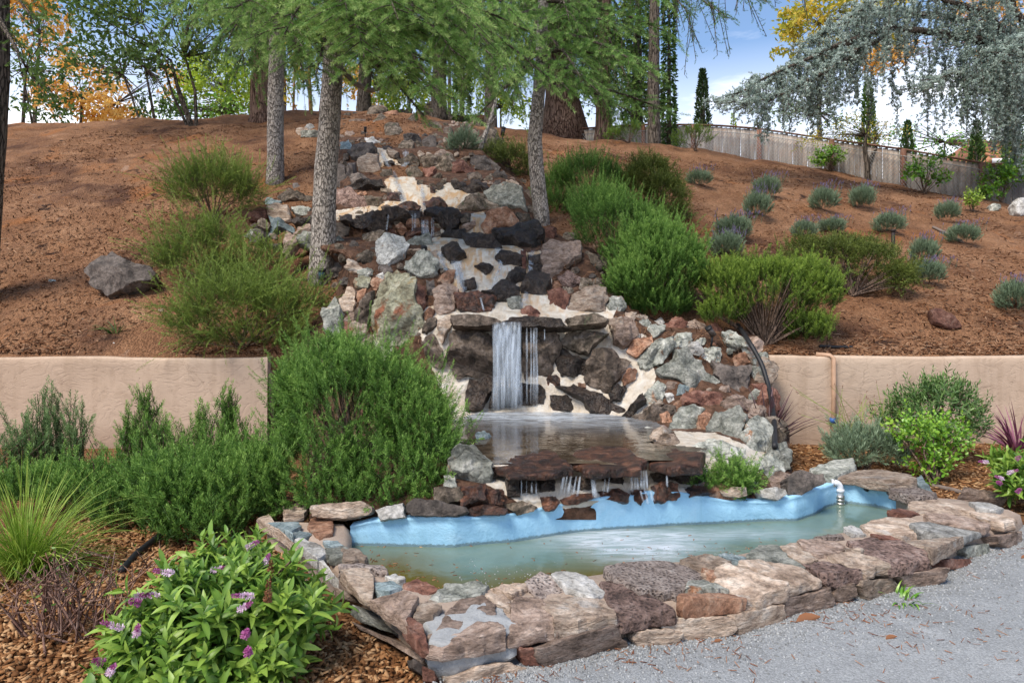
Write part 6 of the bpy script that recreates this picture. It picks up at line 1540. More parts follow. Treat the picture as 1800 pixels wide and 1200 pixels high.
def up_from(px0, py0, Y, px1, py1, extra=None):
    P = [at(px0, py0, Y), at(px1, py1, Y)]
    return P
# the leaning cedar beside the rocks: its boughs reach over the falls
b = hill_hit(566, 486); Y = b[1]
pts = [b - [0, 0, .3], at(566, 470, Y), at(570, 330, Y), at(583, 170, Y), at(592, 0, Y), at(600, -400, Y), at(606, -900, Y)]
k = Y / FPX
cedar('cedar_tree', 'leaning grey cedar trunk at the left edge of the rocks, boughs over the cascade', pts, [27 * k, 22.5 * k, 20 * k, 18 * k, 16 * k, 10 * k, 2 * k],
      [((598, -60, Y), (890, 122, 7.6)), ((596, -20, Y), (770, 165, 7.2)), ((600, -120, Y), (815, 25, 7.0)), ((596, 20, Y), (690, 110, 7.4)), ((596, 40, Y), (730, 150, 8.2)), ((600, -90, Y), (985, 155, 8.6), {'side': .6}), ((600, -30, Y), (880, 150, 8.8)),
       ((598, -140, Y), (700, 35, 6.6)), ((600, -160, Y), (900, 20, 8.0)), ((590, -60, Y), (500, 60, 7.6)), ((588, -20, Y), (410, 15, 7.4)), ((588, 30, Y), (555, 135, 8.2), {'side': .5}), ((592, -100, Y), (610, 30, 6.6)), ((592, -60, Y), (640, 100, 7.0)),
       ((590, -120, Y), (330, -8, 7.2)), ((596, 60, Y), (745, 205, 9.2), {'side': .5}), ((596, 20, Y), (660, 150, 8.4), {'side': .5}), ((590, 0, Y), (510, 120, 8.4), {'side': .45}), ((600, -200, Y), (760, -20, 6.2)), ((600, -200, Y), (560, -20, 6.2)), ((600, -150, Y), (860, 80, 7.8)), ((598, -80, Y), (800, 95, 7.4)), ((598, -10, Y), (745, 60, 8.6)), ((598, 20, Y), (830, 110, 9.2)), ((598, -40, Y), (940, 60, 9.2)),
       ((592, 10, Y), (470, 90, 9.4), {'side': .6}), ((590, -40, Y), (450, 60, 8.8), {'side': .6}), ((596, 0, Y), (640, 60, 8.0)), ((597, 40, Y), (720, 110, 9.6))], 101, arch=.10, side=.95, droop=.17, gap=.092, sz=1.15, crown=14, tone=.13)
# second pale trunk, further up
b = hill_hit(482, 320); Y = b[1]; k = Y / FPX
cedar('cedar_tree', 'pale straight cedar trunk standing alone in the bark left of the cascade', [b - [0, 0, .3], at(482, 300, Y), at(485, 100, Y), at(488, -100, Y), at(490, -600, Y)], [17 * k, 14.5 * k, 13 * k, 11 * k, 3 * k],
      [((488, -60, Y), (400, 70, 12)), ((488, -90, Y), (330, 40, 12)), ((488, -60, Y), (545, 95, 12.2)), ((488, -40, Y), (600, 90, 13)), ((488, -120, Y), (470, 70, 12)), ((488, -20, Y), (420, 110, 13.5)), ((488, 0, Y), (540, 150, 13.6)), ((488, -140, Y), (280, 60, 13)), ((488, -130, Y), (360, 20, 11.5)), ((488, -100, Y), (440, 30, 11.5)), ((488, -60, Y), (520, 60, 11.8))], 102, arch=.08, side=1.0, droop=.45, gap=.16, sz=1.3, crown=8)
# leaning trunk right of the cascade with pale tipped boughs
b = hill_hit(950, 395); Y = b[1]; k = Y / FPX
cedar('cedar_tree', 'leaning cedar trunk rising from the green shrubs right of the cascade', [b - [0, 0, .3], at(952, 380, Y), at(938, 260, Y), at(946, 160, Y), at(955, 0, Y), at(960, -300, Y), at(960, -700, Y)], [17 * k, 14 * k, 13 * k, 11 * k, 9 * k, 6 * k, 2 * k],
      [((948, 90, Y), (1150, 122, 10.2)), ((948, 100, Y), (1060, 170, 10)), ((948, 60, Y), (1110, 105, 9.6)), ((948, 110, Y), (840, 205, 10.6), {'side': .5}), ((948, 40, Y), (1080, 40, 10)), ((948, 130, Y), (1000, 160, 9.8), {'side': .5}), ((952, 0, Y), (1180, 60, 10.5)), ((952, 20, Y), (860, 60, 10)),
       ((950, 60, Y), (1020, 135, 9.6)), ((950, 130, Y), (1110, 200, 11.5), {'side': .6}), ((955, -60, Y), (1000, 30, 9.6)), ((955, -100, Y), (1160, -10, 10)), ((950, 140, Y), (1190, 205, 12.5), {'side': .5}), ((955, -60, Y), (880, 20, 10.5)), ((950, 90, Y), (900, 150, 10.6), {'side': .6})], 103, arch=.10, side=.85, droop=.18, gap=.12, sz=1.15, crown=8)
# big redwood: flared trunk with hanging dark boughs
b = hill_hit(992, 240); Y = max(b[1], 19.0); b = at(992, 238, Y); k = Y / FPX
hang = [((980 + dx, -120 + dy, Y), (x1, y1, Y + dz), {'side': 1.5}) for dx, dy, x1, y1, dz in
        [(0, 0, 1100, 60, -2), (0, 40, 1130, 130, -1), (0, 80, 1100, 170, -2.5), (0, -20, 870, 60, -2), (0, 40, 850, 130, -2.5), (0, 90, 900, 170, -2), (0, -60, 1150, 20, 0), (0, -50, 830, 10, 0), (0, 60, 1060, 130, -3), (0, 20, 1020, 80, -3.5), (0, 20, 930, 90, -3.5), (0, 110, 1120, 215, -1), (0, -90, 1000, 0, -3.5), (0, -90, 930, -10, -3), (0, 30, 1150, 190, .5), (0, 70, 1080, 210, -2.2), (0, 0, 880, 100, -3)]]
t = cedar('redwood_tree', 'massive flared redwood trunk with dark hanging boughs, behind the leaning cedar', [b - [0, 0, .4], at(992, 225, Y), at(988, 180, Y), at(982, 110, Y), at(978, 0, Y), at(975, -300, Y), at(975, -900, Y)], [50 * k, 40 * k, 30 * k, 25 * k, 21 * k, 16 * k, 3 * k], hang, 104, 'cedardark', 'redbark', SHC, 1.5, arch=.06, droop=.9, gap=.26, hang=.5, r0=.09)
b = hill_hit(458, 212); Y = b[1]; k = Y / FPX
cedar('redwood_tree', 'dark straight redwood trunk just behind the pale trunk at the crest', [b - [0, 0, .3], at(458, 195, Y), at(461, 100, Y), at(464, -100, Y), at(466, -500, Y)], [23 * k, 18 * k, 15 * k, 13 * k, 6 * k],
      [((463, -60, Y), (380, 80, Y - 2)), ((463, -60, Y), (540, 110, Y - 2)), ((463, -20, Y), (430, 110, Y - 3)), ((463, -80, Y), (500, 60, Y - 3)), ((463, -100, Y), (340, 30, Y - 1)), ((463, -20, Y), (560, 60, Y - 1.5))], 105, 'cedardark', 'redbark', SHC, 1.5, arch=.05, side=1.4, droop=.8, gap=.24, hang=.4)
for i, (px, pyb, dz, w, lab) in enumerate([(862, 232, .3, 11, 'slim conifer trunk wrapped in hanging foliage, left of the big redwood'), (772, 205, 2.5, 13, 'dark conifer behind the top of the cascade'), (1060, 235, 3.0, 14, 'dark conifer filling the gap right of the big redwood'), (640, 200, 3.5, 12, 'conifer behind the left side of the cascade crest')]):
    Y = 19.5 + dz; k = Y / FPX; c = [((px, -150 + 22 * j, Y), (px + (60 if j % 2 else -60) * (1 - .02 * j) + (j * 37 % 23 - 11), -60 + 24 * j, Y - 1.2 + (j % 3)), {'side': 1.3}) for j in range(10)]
    cedar('conifer', lab, [at(px, pyb, Y) - [0, 0, .5], at(px, pyb - 20, Y), at(px + 4, 0, Y), at(px + 4, -500, Y)], [w * k * 1.4, w * k, w * k * .8, .03], c, 110 + i, 'cedardark', 'redbark' if i == 2 else 'greybark', SHC, 1.5, arch=.05, droop=.8, gap=.26, hang=.6)

# ---- broadleaf trees beyond the crest
def leaf_cards(L, W, n=3):
    return [broad_leaf(L, W, .25, d, t, 2) for d, t in ((.1, .35), (.3, .5), (.5, .65))][:n]
def leafy(name, label, trunks, lobes, leafL, n, mat, seed, bark='greybark', clump=.35, per=16, group=None, twigs=40, tw=.02):
    r = np.random.default_rng(seed); base = np.asarray(trunks[0][0][0], float); t = thing(name, label, 'tree', tuple(base), group)
    tb = MB()
    for pts, rads in trunks: trunk(tb, pts, rads, 10, seed)
    nc = max(1, n // per); P, N, f = sample_lobes(lobes, nc, r, .15, -.8)
    wood = MB(); ends = [np.asarray(p[0][-1], float) for p in trunks]
    for q in range(min(twigs, len(P))):
        e = min(ends, key=lambda z: np.linalg.norm(z - P[q])); m = (e + P[q]) / 2 + r.normal(0, .15, 3) + [0, 0, .1]; tb.tube([e, m, P[q]], [tw, tw * .6, tw * .3], 5, .5, cap=False)
    mb = MB(); pp = np.repeat(P, per, 0); pp = pp + r.normal(0, clump * .5, pp.shape) * [1, 1, .75]; tn = np.repeat(r.uniform(-.22, .25, len(P)), per) + r.uniform(-.1, .1, len(pp))
    D = unit(r.normal(0, 1, pp.shape) + [0, 0, -.35]); scatter(mb, leaf_cards(leafL, leafL * .5), pp, D, r.uniform(.7, 1.2, len(pp)), tn, seed)
    if wood.V: wood.build('branches', M[bark], t, kind='stuff')
    tb.build('trunk', M[bark], t); mb.build('crown', M[mat], t, smooth=False, kind='stuff')
    return t
def LB(cx, cy, rx, ry, Y, dep=None): c, rd = lobe(cx, cy, rx, ry, Y, dep); return (c, rd)
def st(px0, py0, px1, py1, Y, w, bend=0): return ([at(px0, py0 + 8, Y), at((px0 + px1) / 2 + bend, (py0 + py1) / 2, Y), at(px1, py1, Y)], [w * .55 * Y / FPX, w * .42 * Y / FPX, w * .28 * Y / FPX])
leafy('oak_tree', 'tree of several thin leaning stems on the left crest, dark drooping leaves overhead', [st(337, 218, 300, 105, 18.5, 8, -4), st(345, 218, 325, 100, 18.5, 6, 8), st(330, 216, 290, 120, 18.6, 5, -6), st(340, 216, 250, 40, 18.5, 4, 10)],
      [LB(250, 40, 110, 60, 17, 2), LB(350, 30, 90, 55, 16.5, 2), LB(190, 60, 60, 50, 17, 1.5), LB(300, 95, 90, 30, 17.5, 1.5), LB(400, 90, 50, 50, 18, 1.4), LB(230, -40, 180, 50, 17, 2.5), LB(130, 20, 60, 40, 17, 1.4), LB(150, 100, 40, 20, 18, 1)], .15, 8200, 'oak', 201, clump=.42, twigs=70)
leafy('young_tree', 'thin dark leaning sapling at the crest, nearer the left of the pair', [st(248, 212, 215, 130, 20.5, 4)], [LB(205, 110, 60, 30, 20.5, 1.2), LB(150, 120, 50, 30, 20.5, 1), LB(235, 205, 25, 10, 20.5, .6)], .16, 900, 'oak', 202)
leafy('young_tree', 'thin upright sapling at the crest beside the leaning stems', [st(273, 212, 255, 120, 20.5, 5)], [LB(255, 100, 40, 30, 20.5, 1), LB(285, 190, 40, 22, 20.5, .8)], .15, 700, 'oak', 203)
leafy('leafy_tree', 'dark green tree at the far left beyond the crest', [st(40, 225, 45, 120, 22, 6), st(60, 225, 30, 90, 22, 4)], [LB(40, 160, 50, 55, 22, 1.6), LB(20, 100, 40, 50, 22, 1.2), LB(100, 135, 45, 25, 21, 1), LB(85, 190, 40, 30, 21.5, 1), LB(60, 60, 60, 40, 20, 1.2)], .17, 2600, 'oak', 204)
leafy('sunglow_tree', 'tree with low sun glow coloured into its leaves, above the far left crest', [st(60, 225, 70, 60, 34, 7)], [LB(70, 55, 40, 70, 34, 2.4), LB(40, 30, 30, 40, 34, 2)], .26, 3000, 'gold', 205)
leafy('sunglow_tree', 'low tree just behind the left crest, leaves coloured as lit by low sun', [st(140, 230, 145, 170, 30, 5)], [LB(110, 180, 40, 28, 30, 1.8), LB(155, 140, 36, 25, 30, 1.8), LB(185, 190, 24, 20, 30, 1.5), LB(90, 160, 26, 18, 30, 1.5)], .22, 3400, 'gold', 206)
leafy('sunglow_tree', 'foliage coloured with sun glow, seen between the stems of the left saplings', [st(205, 225, 207, 180, 32, 4)], [LB(200, 150, 14, 16, 32, 1), LB(215, 195, 24, 14, 32, 1.5), LB(180, 210, 26, 8, 32, 1.2), LB(310, 150, 20, 28, 32, 1.2)], .22, 1500, 'gold', 207)
leafy('bright_shrub_tree', 'yellow green leafy tree behind the crest between the leaning stems and the redwood', [st(400, 225, 400, 160, 24, 6)], [LB(395, 150, 62, 48, 24, 1.8), LB(360, 170, 40, 36, 24, 1.4), LB(430, 175, 32, 34, 23.5, 1.2), LB(345, 125, 24, 26, 25, 1)], .17, 5600, 'bright', 208)
leafy('green_bush_tree', 'mid green bush at the crest right below the yellow green tree', [st(400, 222, 405, 200, 22, 4)], [LB(405, 195, 42, 18, 21.5, 1), LB(300, 195, 26, 20, 21.5, .8), LB(330, 195, 20, 16, 21.5, .8)], .15, 1000, 'euonymus', 209)
leafy('sunglow_stems', 'group of stems with sun glow tinted into the bark, behind the crest between the two pale trunks', [st(548, 212, 545, 60, 22, 7, -3), st(515, 215, 520, 60, 22.5, 4), st(560, 212, 575, 80, 22.3, 4), st(530, 212, 500, 140, 22, 2.5)], [LB(540, 80, 40, 60, 23, 1.4), LB(520, 150, 30, 30, 24, 1), LB(600, 150, 30, 30, 24, 1)], .18, 900, 'golden_green', 210, 'sunglowbark')
leafy('sunglow_tree', 'tree coloured as sunlit behind the crest, just left of the cascade head', [st(640, 222, 640, 150, 27, 5)], [LB(640, 165, 26, 30, 27, 1.2), LB(625, 140, 20, 25, 27, 1)], .2, 700, 'gold', 211)
leafy('bright_shrub_tree', 'bright green leafy tree right behind the head of the cascade', [st(720, 215, 720, 160, 24, 5)], [LB(720, 165, 50, 36, 24, 1.5), LB(690, 130, 50, 40, 25, 1.5), LB(770, 180, 32, 28, 24, 1), LB(670, 185, 30, 22, 23.5, 1)], .17, 3800, 'bright', 212)
leafy('bright_shrub_tree', 'bright leafy tree glimpsed behind the trunk right of the cascade head', [st(880, 240, 880, 190, 26, 4)], [LB(870, 165, 44, 40, 26, 1.2), LB(910, 190, 30, 24, 26, 1), LB(840, 120, 30, 50, 26, 1), LB(900, 90, 40, 50, 26, 1)], .18, 2400, 'bright', 230)
leafy('leafy_tree', 'mid green tree behind the big redwood, seen under its boughs', [st(1050, 245, 1050, 190, 25, 4)], [LB(1050, 170, 44, 44, 25, 1.2), LB(1070, 110, 40, 50, 25, 1), LB(1030, 60, 50, 50, 25, 1)], .18, 2200, 'euonymus', 231)
leafy('leafy_tree', 'tall dark tree closing the sky behind the two pale trunks', [st(500, 240, 500, 60, 29, 7)], [LB(430, 40, 80, 60, 29, 2), LB(530, 60, 90, 70, 29, 2), LB(640, 40, 80, 70, 29, 2), LB(480, 110, 60, 40, 29, 1.6), LB(590, 120, 50, 40, 29, 1.4)], .24, 4200, 'oak', 232)
leafy('bright_shrub_tree', 'tall sunny green tree closing the sky behind the cascade and redwood', [st(790, 240, 790, 60, 30, 7)], [LB(720, 60, 80, 70, 30, 2), LB(820, 50, 80, 70, 30, 2), LB(920, 60, 70, 70, 30, 2), LB(1040, 40, 70, 70, 30, 2), LB(780, 120, 60, 40, 30, 1.5)], .24, 4600, 'bright', 233)
leafy('leafy_tree', 'dark leafy tree beyond the fence corner, right of the big redwood', [st(1110, 240, 1115, 60, 23, 5), st(1145, 240, 1150, 150, 22, 3)], [LB(1120, 60, 34, 60, 23, 1.2), LB(1110, 160, 36, 50, 23, 1), LB(1150, 150, 26, 50, 22, .8), LB(1140, 195, 40, 20, 22, .8)], .16, 2000, 'oak', 213)
leafy('sunglow_tree', 'tree with sun tinted yellow and green leaves behind the blue conifer', [st(1440, 250, 1440, 40, 32, 8)], [LB(1400, 65, 36, 32, 32, 2), LB(1450, 30, 60, 40, 32, 2.4), LB(1520, 15, 50, 25, 32, 2), LB(1480, 90, 30, 25, 32, 1.6), LB(1390, 20, 20, 22, 32, 1), LB(1560, 90, 20, 40, 32, 1)], .26, 5000, 'golden_green', 214)
leafy('sunglow_tree', 'leaves tinted with low sun, showing at the top right behind the blue conifer', [st(1775, 280, 1770, 60, 30, 7)], [LB(1760, 60, 36, 70, 30, 1.6), LB(1560, 100, 40, 20, 30, 1.4), LB(1700, 30, 30, 30, 30, 1.4)], .24, 2600, 'gold', 215, 'sunglowbark')
leafy('leafy_tree', 'pale green loose tree beyond the middle of the fence', [st(1440, 255, 1440, 200, 26, 3)], [LB(1420, 210, 60, 28, 26, 1.4), LB(1370, 190, 30, 24, 26, 1), LB(1480, 225, 40, 20, 26, 1)], .13, 1100, 'rosemary2', 216)
leafy('leafy_tree', 'mid green tree low behind the right end of the fence', [st(1660, 290, 1660, 250, 27, 4)], [LB(1640, 260, 50, 22, 27, 1.2), LB(1700, 270, 40, 22, 27, 1), LB(1580, 240, 36, 20, 28, 1), LB(1520, 240, 30, 22, 28, 1), LB(1770, 250, 40, 40, 28, 1.2)], .14, 1700, 'euonymus', 217)
# left edge trunk, close to the camera
mb = MB(); Y = 8.9; k = Y / FPX
t = thing('cedar_tree', 'dark furrowed trunk cut off by the left edge of the picture', 'tree', tuple(hill_hit(-45, 520)))
mb.tube(seg_line([hill_hit(-45, 520) - [0, 0, .3], at(-28, 330, Y), at(-14, 150, Y), at(-10, 0, Y), at(-12, -500, Y)], 20), np.linspace(32 * k, 14 * k, 20), 18, .5, True, .08, 3); mb.build('trunk', M['greybark'], t)
wood = MB(); fol = MB(); r = np.random.default_rng(9)
for p0, p1 in [((-12, -60, Y), (60, 40, 8.2)), ((-12, -100, Y), (130, 0, 8)), ((-12, 20, Y), (40, 110, 8.4))]: cedar_branch(wood, fol, at(*p0), at(*p1), r, .05, .4, .5, .2, SH, .8)
wood.build('branches', M['greybark'], t, kind='stuff'); fol.build('needles', M['cedardark'], t, smooth=False, kind='stuff')
# columns: cypresses and ivy clad trunks
def column(name, label, px, py0, py1, w, Y, n, mat, seed, top=.15, leafL=.14, bark='greybark', cat='tree', shape='cone'):
    r = np.random.default_rng(seed); b = at(px, py1, Y) - [0, 0, .8]; tp = at(px, py0, Y); t = thing(name, label, cat, tuple(b)); H = tp[2] - b[2]; R = w * Y / FPX / 2
    mb = MB(); mb.tube([b, (b + tp) / 2, tp - [0, 0, .1]], [R * .4, R * .3, R * .06], 8); mb.build('trunk', M[bark], t)
    u = r.uniform(0, 1, n) ** .9; az = r.uniform(0, 2 * PI, n); lump = 1 + .28 * fbm(np.column_stack([np.cos(az) * 1.5, np.sin(az) * 1.5, u * H * .9]), 1.3, 2, seed)
    prof = np.where(u < .3, .8 + .2 * u / .3, np.clip((1 - u) / .7, 0, 1) ** .75) if shape == 'cone' else .9 + .1 * np.sin(u * 9)
    rad = R * prof * lump * r.uniform(.55, 1, n) + .02
    P = b + np.column_stack([np.cos(az) * rad, np.sin(az) * rad, u * H]); D = unit(np.column_stack([np.cos(az), np.sin(az), np.full(n, 1.2 if shape == 'cone' else -.4)]) + r.normal(0, .3, (n, 3)))
    f = MB(); scatter(f, leaf_cards(leafL, leafL * .45), P, D, r.uniform(.7, 1.2, n), fbm(P, 2.5, 2, seed) * .25, seed); f.build('crown' if shape == 'cone' else 'ivy', M[mat], t, smooth=False, kind='stuff')
column('cypress', 'tall dark pointed cypress standing clear against the sky behind the fence', 1235, 124, 222, 27, 26, 1900, 'cypress', 301)
column('cypress', 'tiny bright green cypress tip over the fence, right of the tall dark one', 1289, 201, 224, 10, 28, 260, 'bright', 302, leafL=.1)
column('cypress', 'small dark cypress tip over the fence, by the brown post', 1332, 208, 230, 12, 26, 300, 'cypress', 303, leafL=.1)
column('cypress', 'slender green cypress behind the dark thin tree', 1526, 140, 262, 26, 25, 1500, 'oak', 304)
column('cypress', 'narrow dark cypress behind the fence near its right end', 1717, 215, 290, 24, 22, 900, 'ivy', 305)
column('cypress', 'dark narrow cypress between the two leafy shrubs beyond the fence', 1595, 215, 268, 20, 25, 700, 'ivy', 306)
column('cypress', 'dark column of foliage at the right edge of the picture', 1785, 130, 300, 34, 21, 1600, 'ivy', 307)
column('ivy_trunk', 'ivy covered trunk standing against the sky where the fence begins', 1176, -60, 222, 21, 22, 2400, 'ivy', 308, shape='col')
column('ivy_trunk', 'thick ivy covered trunk behind the big redwood', 1122, -60, 226, 46, 23.5, 3000, 'ivy', 309, shape='col')
column('ivy_trunk', 'ivy covered trunk behind the upper rocks, left of the slim conifer', 812, -40, 215, 26, 22, 2400, 'ivy', 310, shape='col')
mb = MB(); mb.tube(seg_line([at(834, 292, 13.9), at(852, 240, 14.0), at(864, 205, 14.1), at(873, 172, 14.2)], 9), np.linspace(.06, .03, 9), 8, .5, True, .12, 4); mb.tube([at(857, 225, 14.05), at(872, 205, 14.0)], [.025, .012], 6)
tag(mb.build('dead_sapling', M['cedarbark']), 'thin grey leaning dead stem standing among the upper rocks', 'dead stem')
# overhanging twig at the top right: dark drooping shoots
r = np.random.default_rng(77)
t = thing('overhanging_tree', 'conifer boughs with dark hanging shoots reaching into the blue sky, top middle right', 'tree', tuple(at(1150, 235, 21)))
tb = MB(); trunk(tb, [at(1150, 240, 21) - [0, 0, .5], at(1150, 60, 21), at(1148, -200, 21)], [.2, .16, .1], 10, 4); tb.build('trunk', M['greybark'], t)
wood = MB(); fol = MB()
for p0, p1 in [((1148, -60, 21), (1350, 5, 15)), ((1148, -40, 21), (1280, 35, 16)), ((1148, -100, 21), (1440, -12, 15)), ((1148, -30, 21), (1215, 30, 17))]:
    P0, P1 = at(*p0), at(*p1); cedar_branch(wood, fol, P0, P1, r, .05, .7, .3, .2, SHC, .7)
    for q in range(13):
        s = r.uniform(.45, 1.0); p = P0 + (P1 - P0) * s + [0, 0, .05 * 4 * s * (1 - s) * np.linalg.norm(P1 - P0)]; ln = r.uniform(.4, 1.5)
        kk = int(ln / .10); u = np.linspace(0, 1, kk); Q = p + np.column_stack([u * ln * r.uniform(-.2, .5), u * 0, -u * ln]); wood.tube(Q, .008, 4, .5, cap=False)
        scatter(fol, SHC, Q, unit(r.normal(0, .8, (kk, 3)) + [.2, 0, -.7]), .42, r.uniform(-.15, .1, kk), int(r.integers(1e6)))
wood.build('branches', M['greybark'], t, kind='stuff'); fol.build('needles', M['cedardark'], t, smooth=False, kind='stuff')

# ---- weeping blue atlas cedar at the right
r = np.random.default_rng(55); Y0 = 17.0
t = thing('blue_cedar', 'sprawling weeping blue cedar with hanging silvery curtains at the right', 'tree', tuple(at(1795, 330, 16.5)))
wood = MB(); fol = MB()
TUFT = [shoot(14, .05, .055, .022, s + 200) for s in range(5)]
limbs = [([(1830, 330, 16.5), (1810, 150, 16.5), (1760, 60, 16.5), (1640, 30, 16.5), (1500, 25, 16.5)], .16), ([(1810, 150, 16.5), (1720, 70, 16.0), (1560, 60, 15.6), (1460, 95, 15.4), (1360, 140, 15.4), (1275, 185, 15.6)], .12), ([(1800, 120, 16.5), (1740, 20, 15.8), (1640, -5, 15.4), (1560, 10, 15.2), (1490, 55, 15.2)], .10),
         ([(1810, 200, 16.5), (1760, 140, 15.8), (1690, 120, 15.4), (1620, 150, 15.2)], .08), ([(1815, 100, 16.5), (1780, 0, 16), (1720, -40, 15.6), (1660, -20, 15.6)], .1), ([(1560, 60, 15.6), (1480, 110, 15.0), (1400, 160, 14.8), (1320, 190, 14.9)], .06), ([(1820, 160, 16.5), (1800, 60, 15.4), (1775, 100, 15.0)], .07), ([(1500, 75, 15.5), (1430, 100, 15.8), (1350, 150, 16.1), (1300, 175, 16.2)], .06), ([(1640, 30, 16.5), (1560, 20, 16.2), (1480, 40, 16.2), (1420, 75, 16.2)], .07)]
def strand(p, ln, dx, tn, fat=1.0):
    kk = max(3, int(ln / .05)); u = np.linspace(0, 1, kk); Q = p + np.column_stack([dx * u * ln + .03 * np.sin(u * 9 + dx * 40), .06 * np.cos(u * 7 + dx * 30), -u * ln]); wood.tube(Q[::max(1, kk // 5)], .006, 4, .4, cap=False)
    Q = np.repeat(Q, 2, 0) + r.normal(0, .03, (2 * kk, 3)); scatter(fol, TUFT, Q, unit(r.normal(0, 1, Q.shape) + [0, 0, .2]), fat * r.uniform(.7, 1.15, len(Q)), tn + r.uniform(-.15, .18, len(Q)), int(r.integers(1e6)))
for pts, rad in limbs:
    P = seg_line([at(*p) for p in pts], 40); P[1:] += .06 * r.normal(0, 1, (39, 3)).cumsum(0) * .25; wood.tube(P, np.linspace(rad, .015, 40), 7, .5, cap=False)
    for i in range(6, 40):
        for q in range(2):
            d = np.array([r.uniform(-1, .3), r.uniform(-.8, .8), r.uniform(-.1, .45)]); e = P[i] + d * r.uniform(.2, .9); kk = max(3, int(np.linalg.norm(e - P[i]) / .05)); Q = P[i] + (e - P[i]) * np.linspace(0, 1, kk)[:, None] - np.array([0, 0, .25]) * (np.linspace(0, 1, kk)[:, None] ** 2)
            wood.tube(Q[::max(1, kk - 1)], .008, 4, .4, cap=False); Q2 = np.repeat(Q, 2, 0) + r.normal(0, .025, (2 * kk, 3)); scatter(fol, TUFT, Q2, unit(r.normal(0, 1, Q2.shape) + [0, 0, .8]), r.uniform(.7, 1.1, len(Q2)), r.uniform(.0, .3) + r.uniform(-.1, .1, len(Q2)), int(r.integers(1e6)))
            if r.random() < .6:
                x = CX + FPX * e[0] / e[1]; mx = np.interp(x, [1270, 1320, 1380, 1450, 1560, 1640, 1800], [.2, .6, .9, 1.25, 1.25, 1.3, 1.9]); strand(e - [0, 0, .2], mx * r.uniform(.35, 1.0), r.uniform(-.2, .1), r.uniform(-.2, .1))
for (cx, cy, w, lmax, n) in [(1460, 130, 60, 1.2, 20), (1560, 110, 70, 1.1, 12), (1660, 110, 70, 1.4, 14), (1750, 90, 60, 1.9, 18), (1400, 165, 40, .8, 12), (1780, 160, 40, 1.6, 10)]:
    for q in range(n): strand(at(cx + r.uniform(-w, w), cy + r.uniform(-30, 30), r.uniform(14.8, 16.8)), lmax * r.uniform(.3, 1), r.uniform(-.15, .15), r.uniform(-.3, .1), 1.05)
wood.build('branches', M['greybark'], t, kind='stuff'); fol.build('needles', M['bluecedar'], t, smooth=False, kind='stuff')
# small dark twisted tree in front of the fence
b = hill_hit(1525, 316); Y = b[1]; k = Y / FPX
leafy('small_tree', 'small twisted tree with a thin dark trunk standing in front of the fence', [([b - [0, 0, .1], at(1524, 290, Y), at(1520, 262, Y), at(1522, 238, Y)], [5.5 * k, 4.5 * k, 3.5 * k, 2 * k]), ([at(1524, 290, Y), at(1534, 272, Y), at(1541, 262, Y), at(1536, 245, Y)], [3.5 * k, 3 * k, 2.5 * k, 1.5 * k])],
      [LB(1510, 228, 60, 20, Y, .9), LB(1460, 235, 40, 16, Y, .6), LB(1555, 235, 34, 16, Y, .6), LB(1430, 245, 26, 10, Y, .5)], .07, 1900, 'golden_green', 220, 'greybark', clump=.26, twigs=80, tw=.009)

# ------------------------------------------------------------------ fence
def wood_mat(name, a, bcol, c):
    m, n, l, b = new_mat(name)
    v, oi = obj_coords(n, l, (9, 9, .7)); t = noise_node(n, l, v, 2.4, 7, .65, .8); v2, _ = obj_coords(n, l, (1, 1, 1)); t2 = noise_node(n, l, v2, 2.2, 4, .6)
    r_ = ramp(n, [(.3, a), (.5, bcol), (.72, c)]); l.new(t.outputs['Fac'], r_.inputs['Fac'])
    r2 = ramp(n, [(.45, (1, 1, 1)), (.7, (.95, .72, .58))]); l.new(t2.outputs['Fac'], r2.inputs['Fac'])
    hs = n.new('ShaderNodeHueSaturation'); mr = n.new('ShaderNodeMapRange'); mr.inputs['To Min'].default_value = .72; mr.inputs['To Max'].default_value = 1.2; l.new(oi.outputs['Random'], mr.inputs['Value']); l.new(mr.outputs['Result'], hs.inputs['Value'])
    l.new(mixc(n, l, .8, r_.outputs['Color'], r2.outputs['Color'], 'MULTIPLY'), hs.inputs['Color']); l.new(hs.outputs['Color'], b.inputs['Base Color']); b.inputs['Roughness'].default_value = .9
    bump(n, l, b, t.outputs['Fac'], .5, .01); return m
M['fencewood'] = wood_mat('weathered_grey_wood', (.20, .17, .145), (.37, .325, .285), (.50, .455, .41))
M['postwood'] = wood_mat('reddish_post_wood', (.14, .065, .04), (.25, .125, .085), (.36, .2, .14))
M['railwood'] = wood_mat('brown_cap_wood', (.12, .065, .045), (.22, .125, .09), (.31, .2, .15))
M['wire'] = flat_mat('galvanised_wire', (.32, .33, .33), .45, .6)
FPX_ = np.array([(1020, 228, 23.4), (1130, 221, 22.6), (1217, 221, 21.9), (1270, 223, 21.4), (1333, 228, 20.9), (1460, 247, 19.7), (1585, 264, 18.7), (1723, 288, 17.6), (1830, 306, 16.9), (1960, 330, 16.2)])
FT = np.array([at(*p) for p in FPX_]); FT = FT[:, :]
fence = thing('plank_fence', 'weathered grey plank fence running down behind the right slope', 'fence', tuple(FT[3] - [0, 0, 1]))
seg = np.r_[0, np.cumsum(np.linalg.norm(np.diff(FT[:, :2], axis=0), axis=1))]
def fpos(s): return np.array([np.interp(s, seg, FT[:, i]) for i in range(3)])
mb = MB(); mb.box(-.068, .068, -.01, .01, -1.75, 0); proto = None; s = .07; i = 0; r = np.random.default_rng(66); base0 = np.array(fence.location)
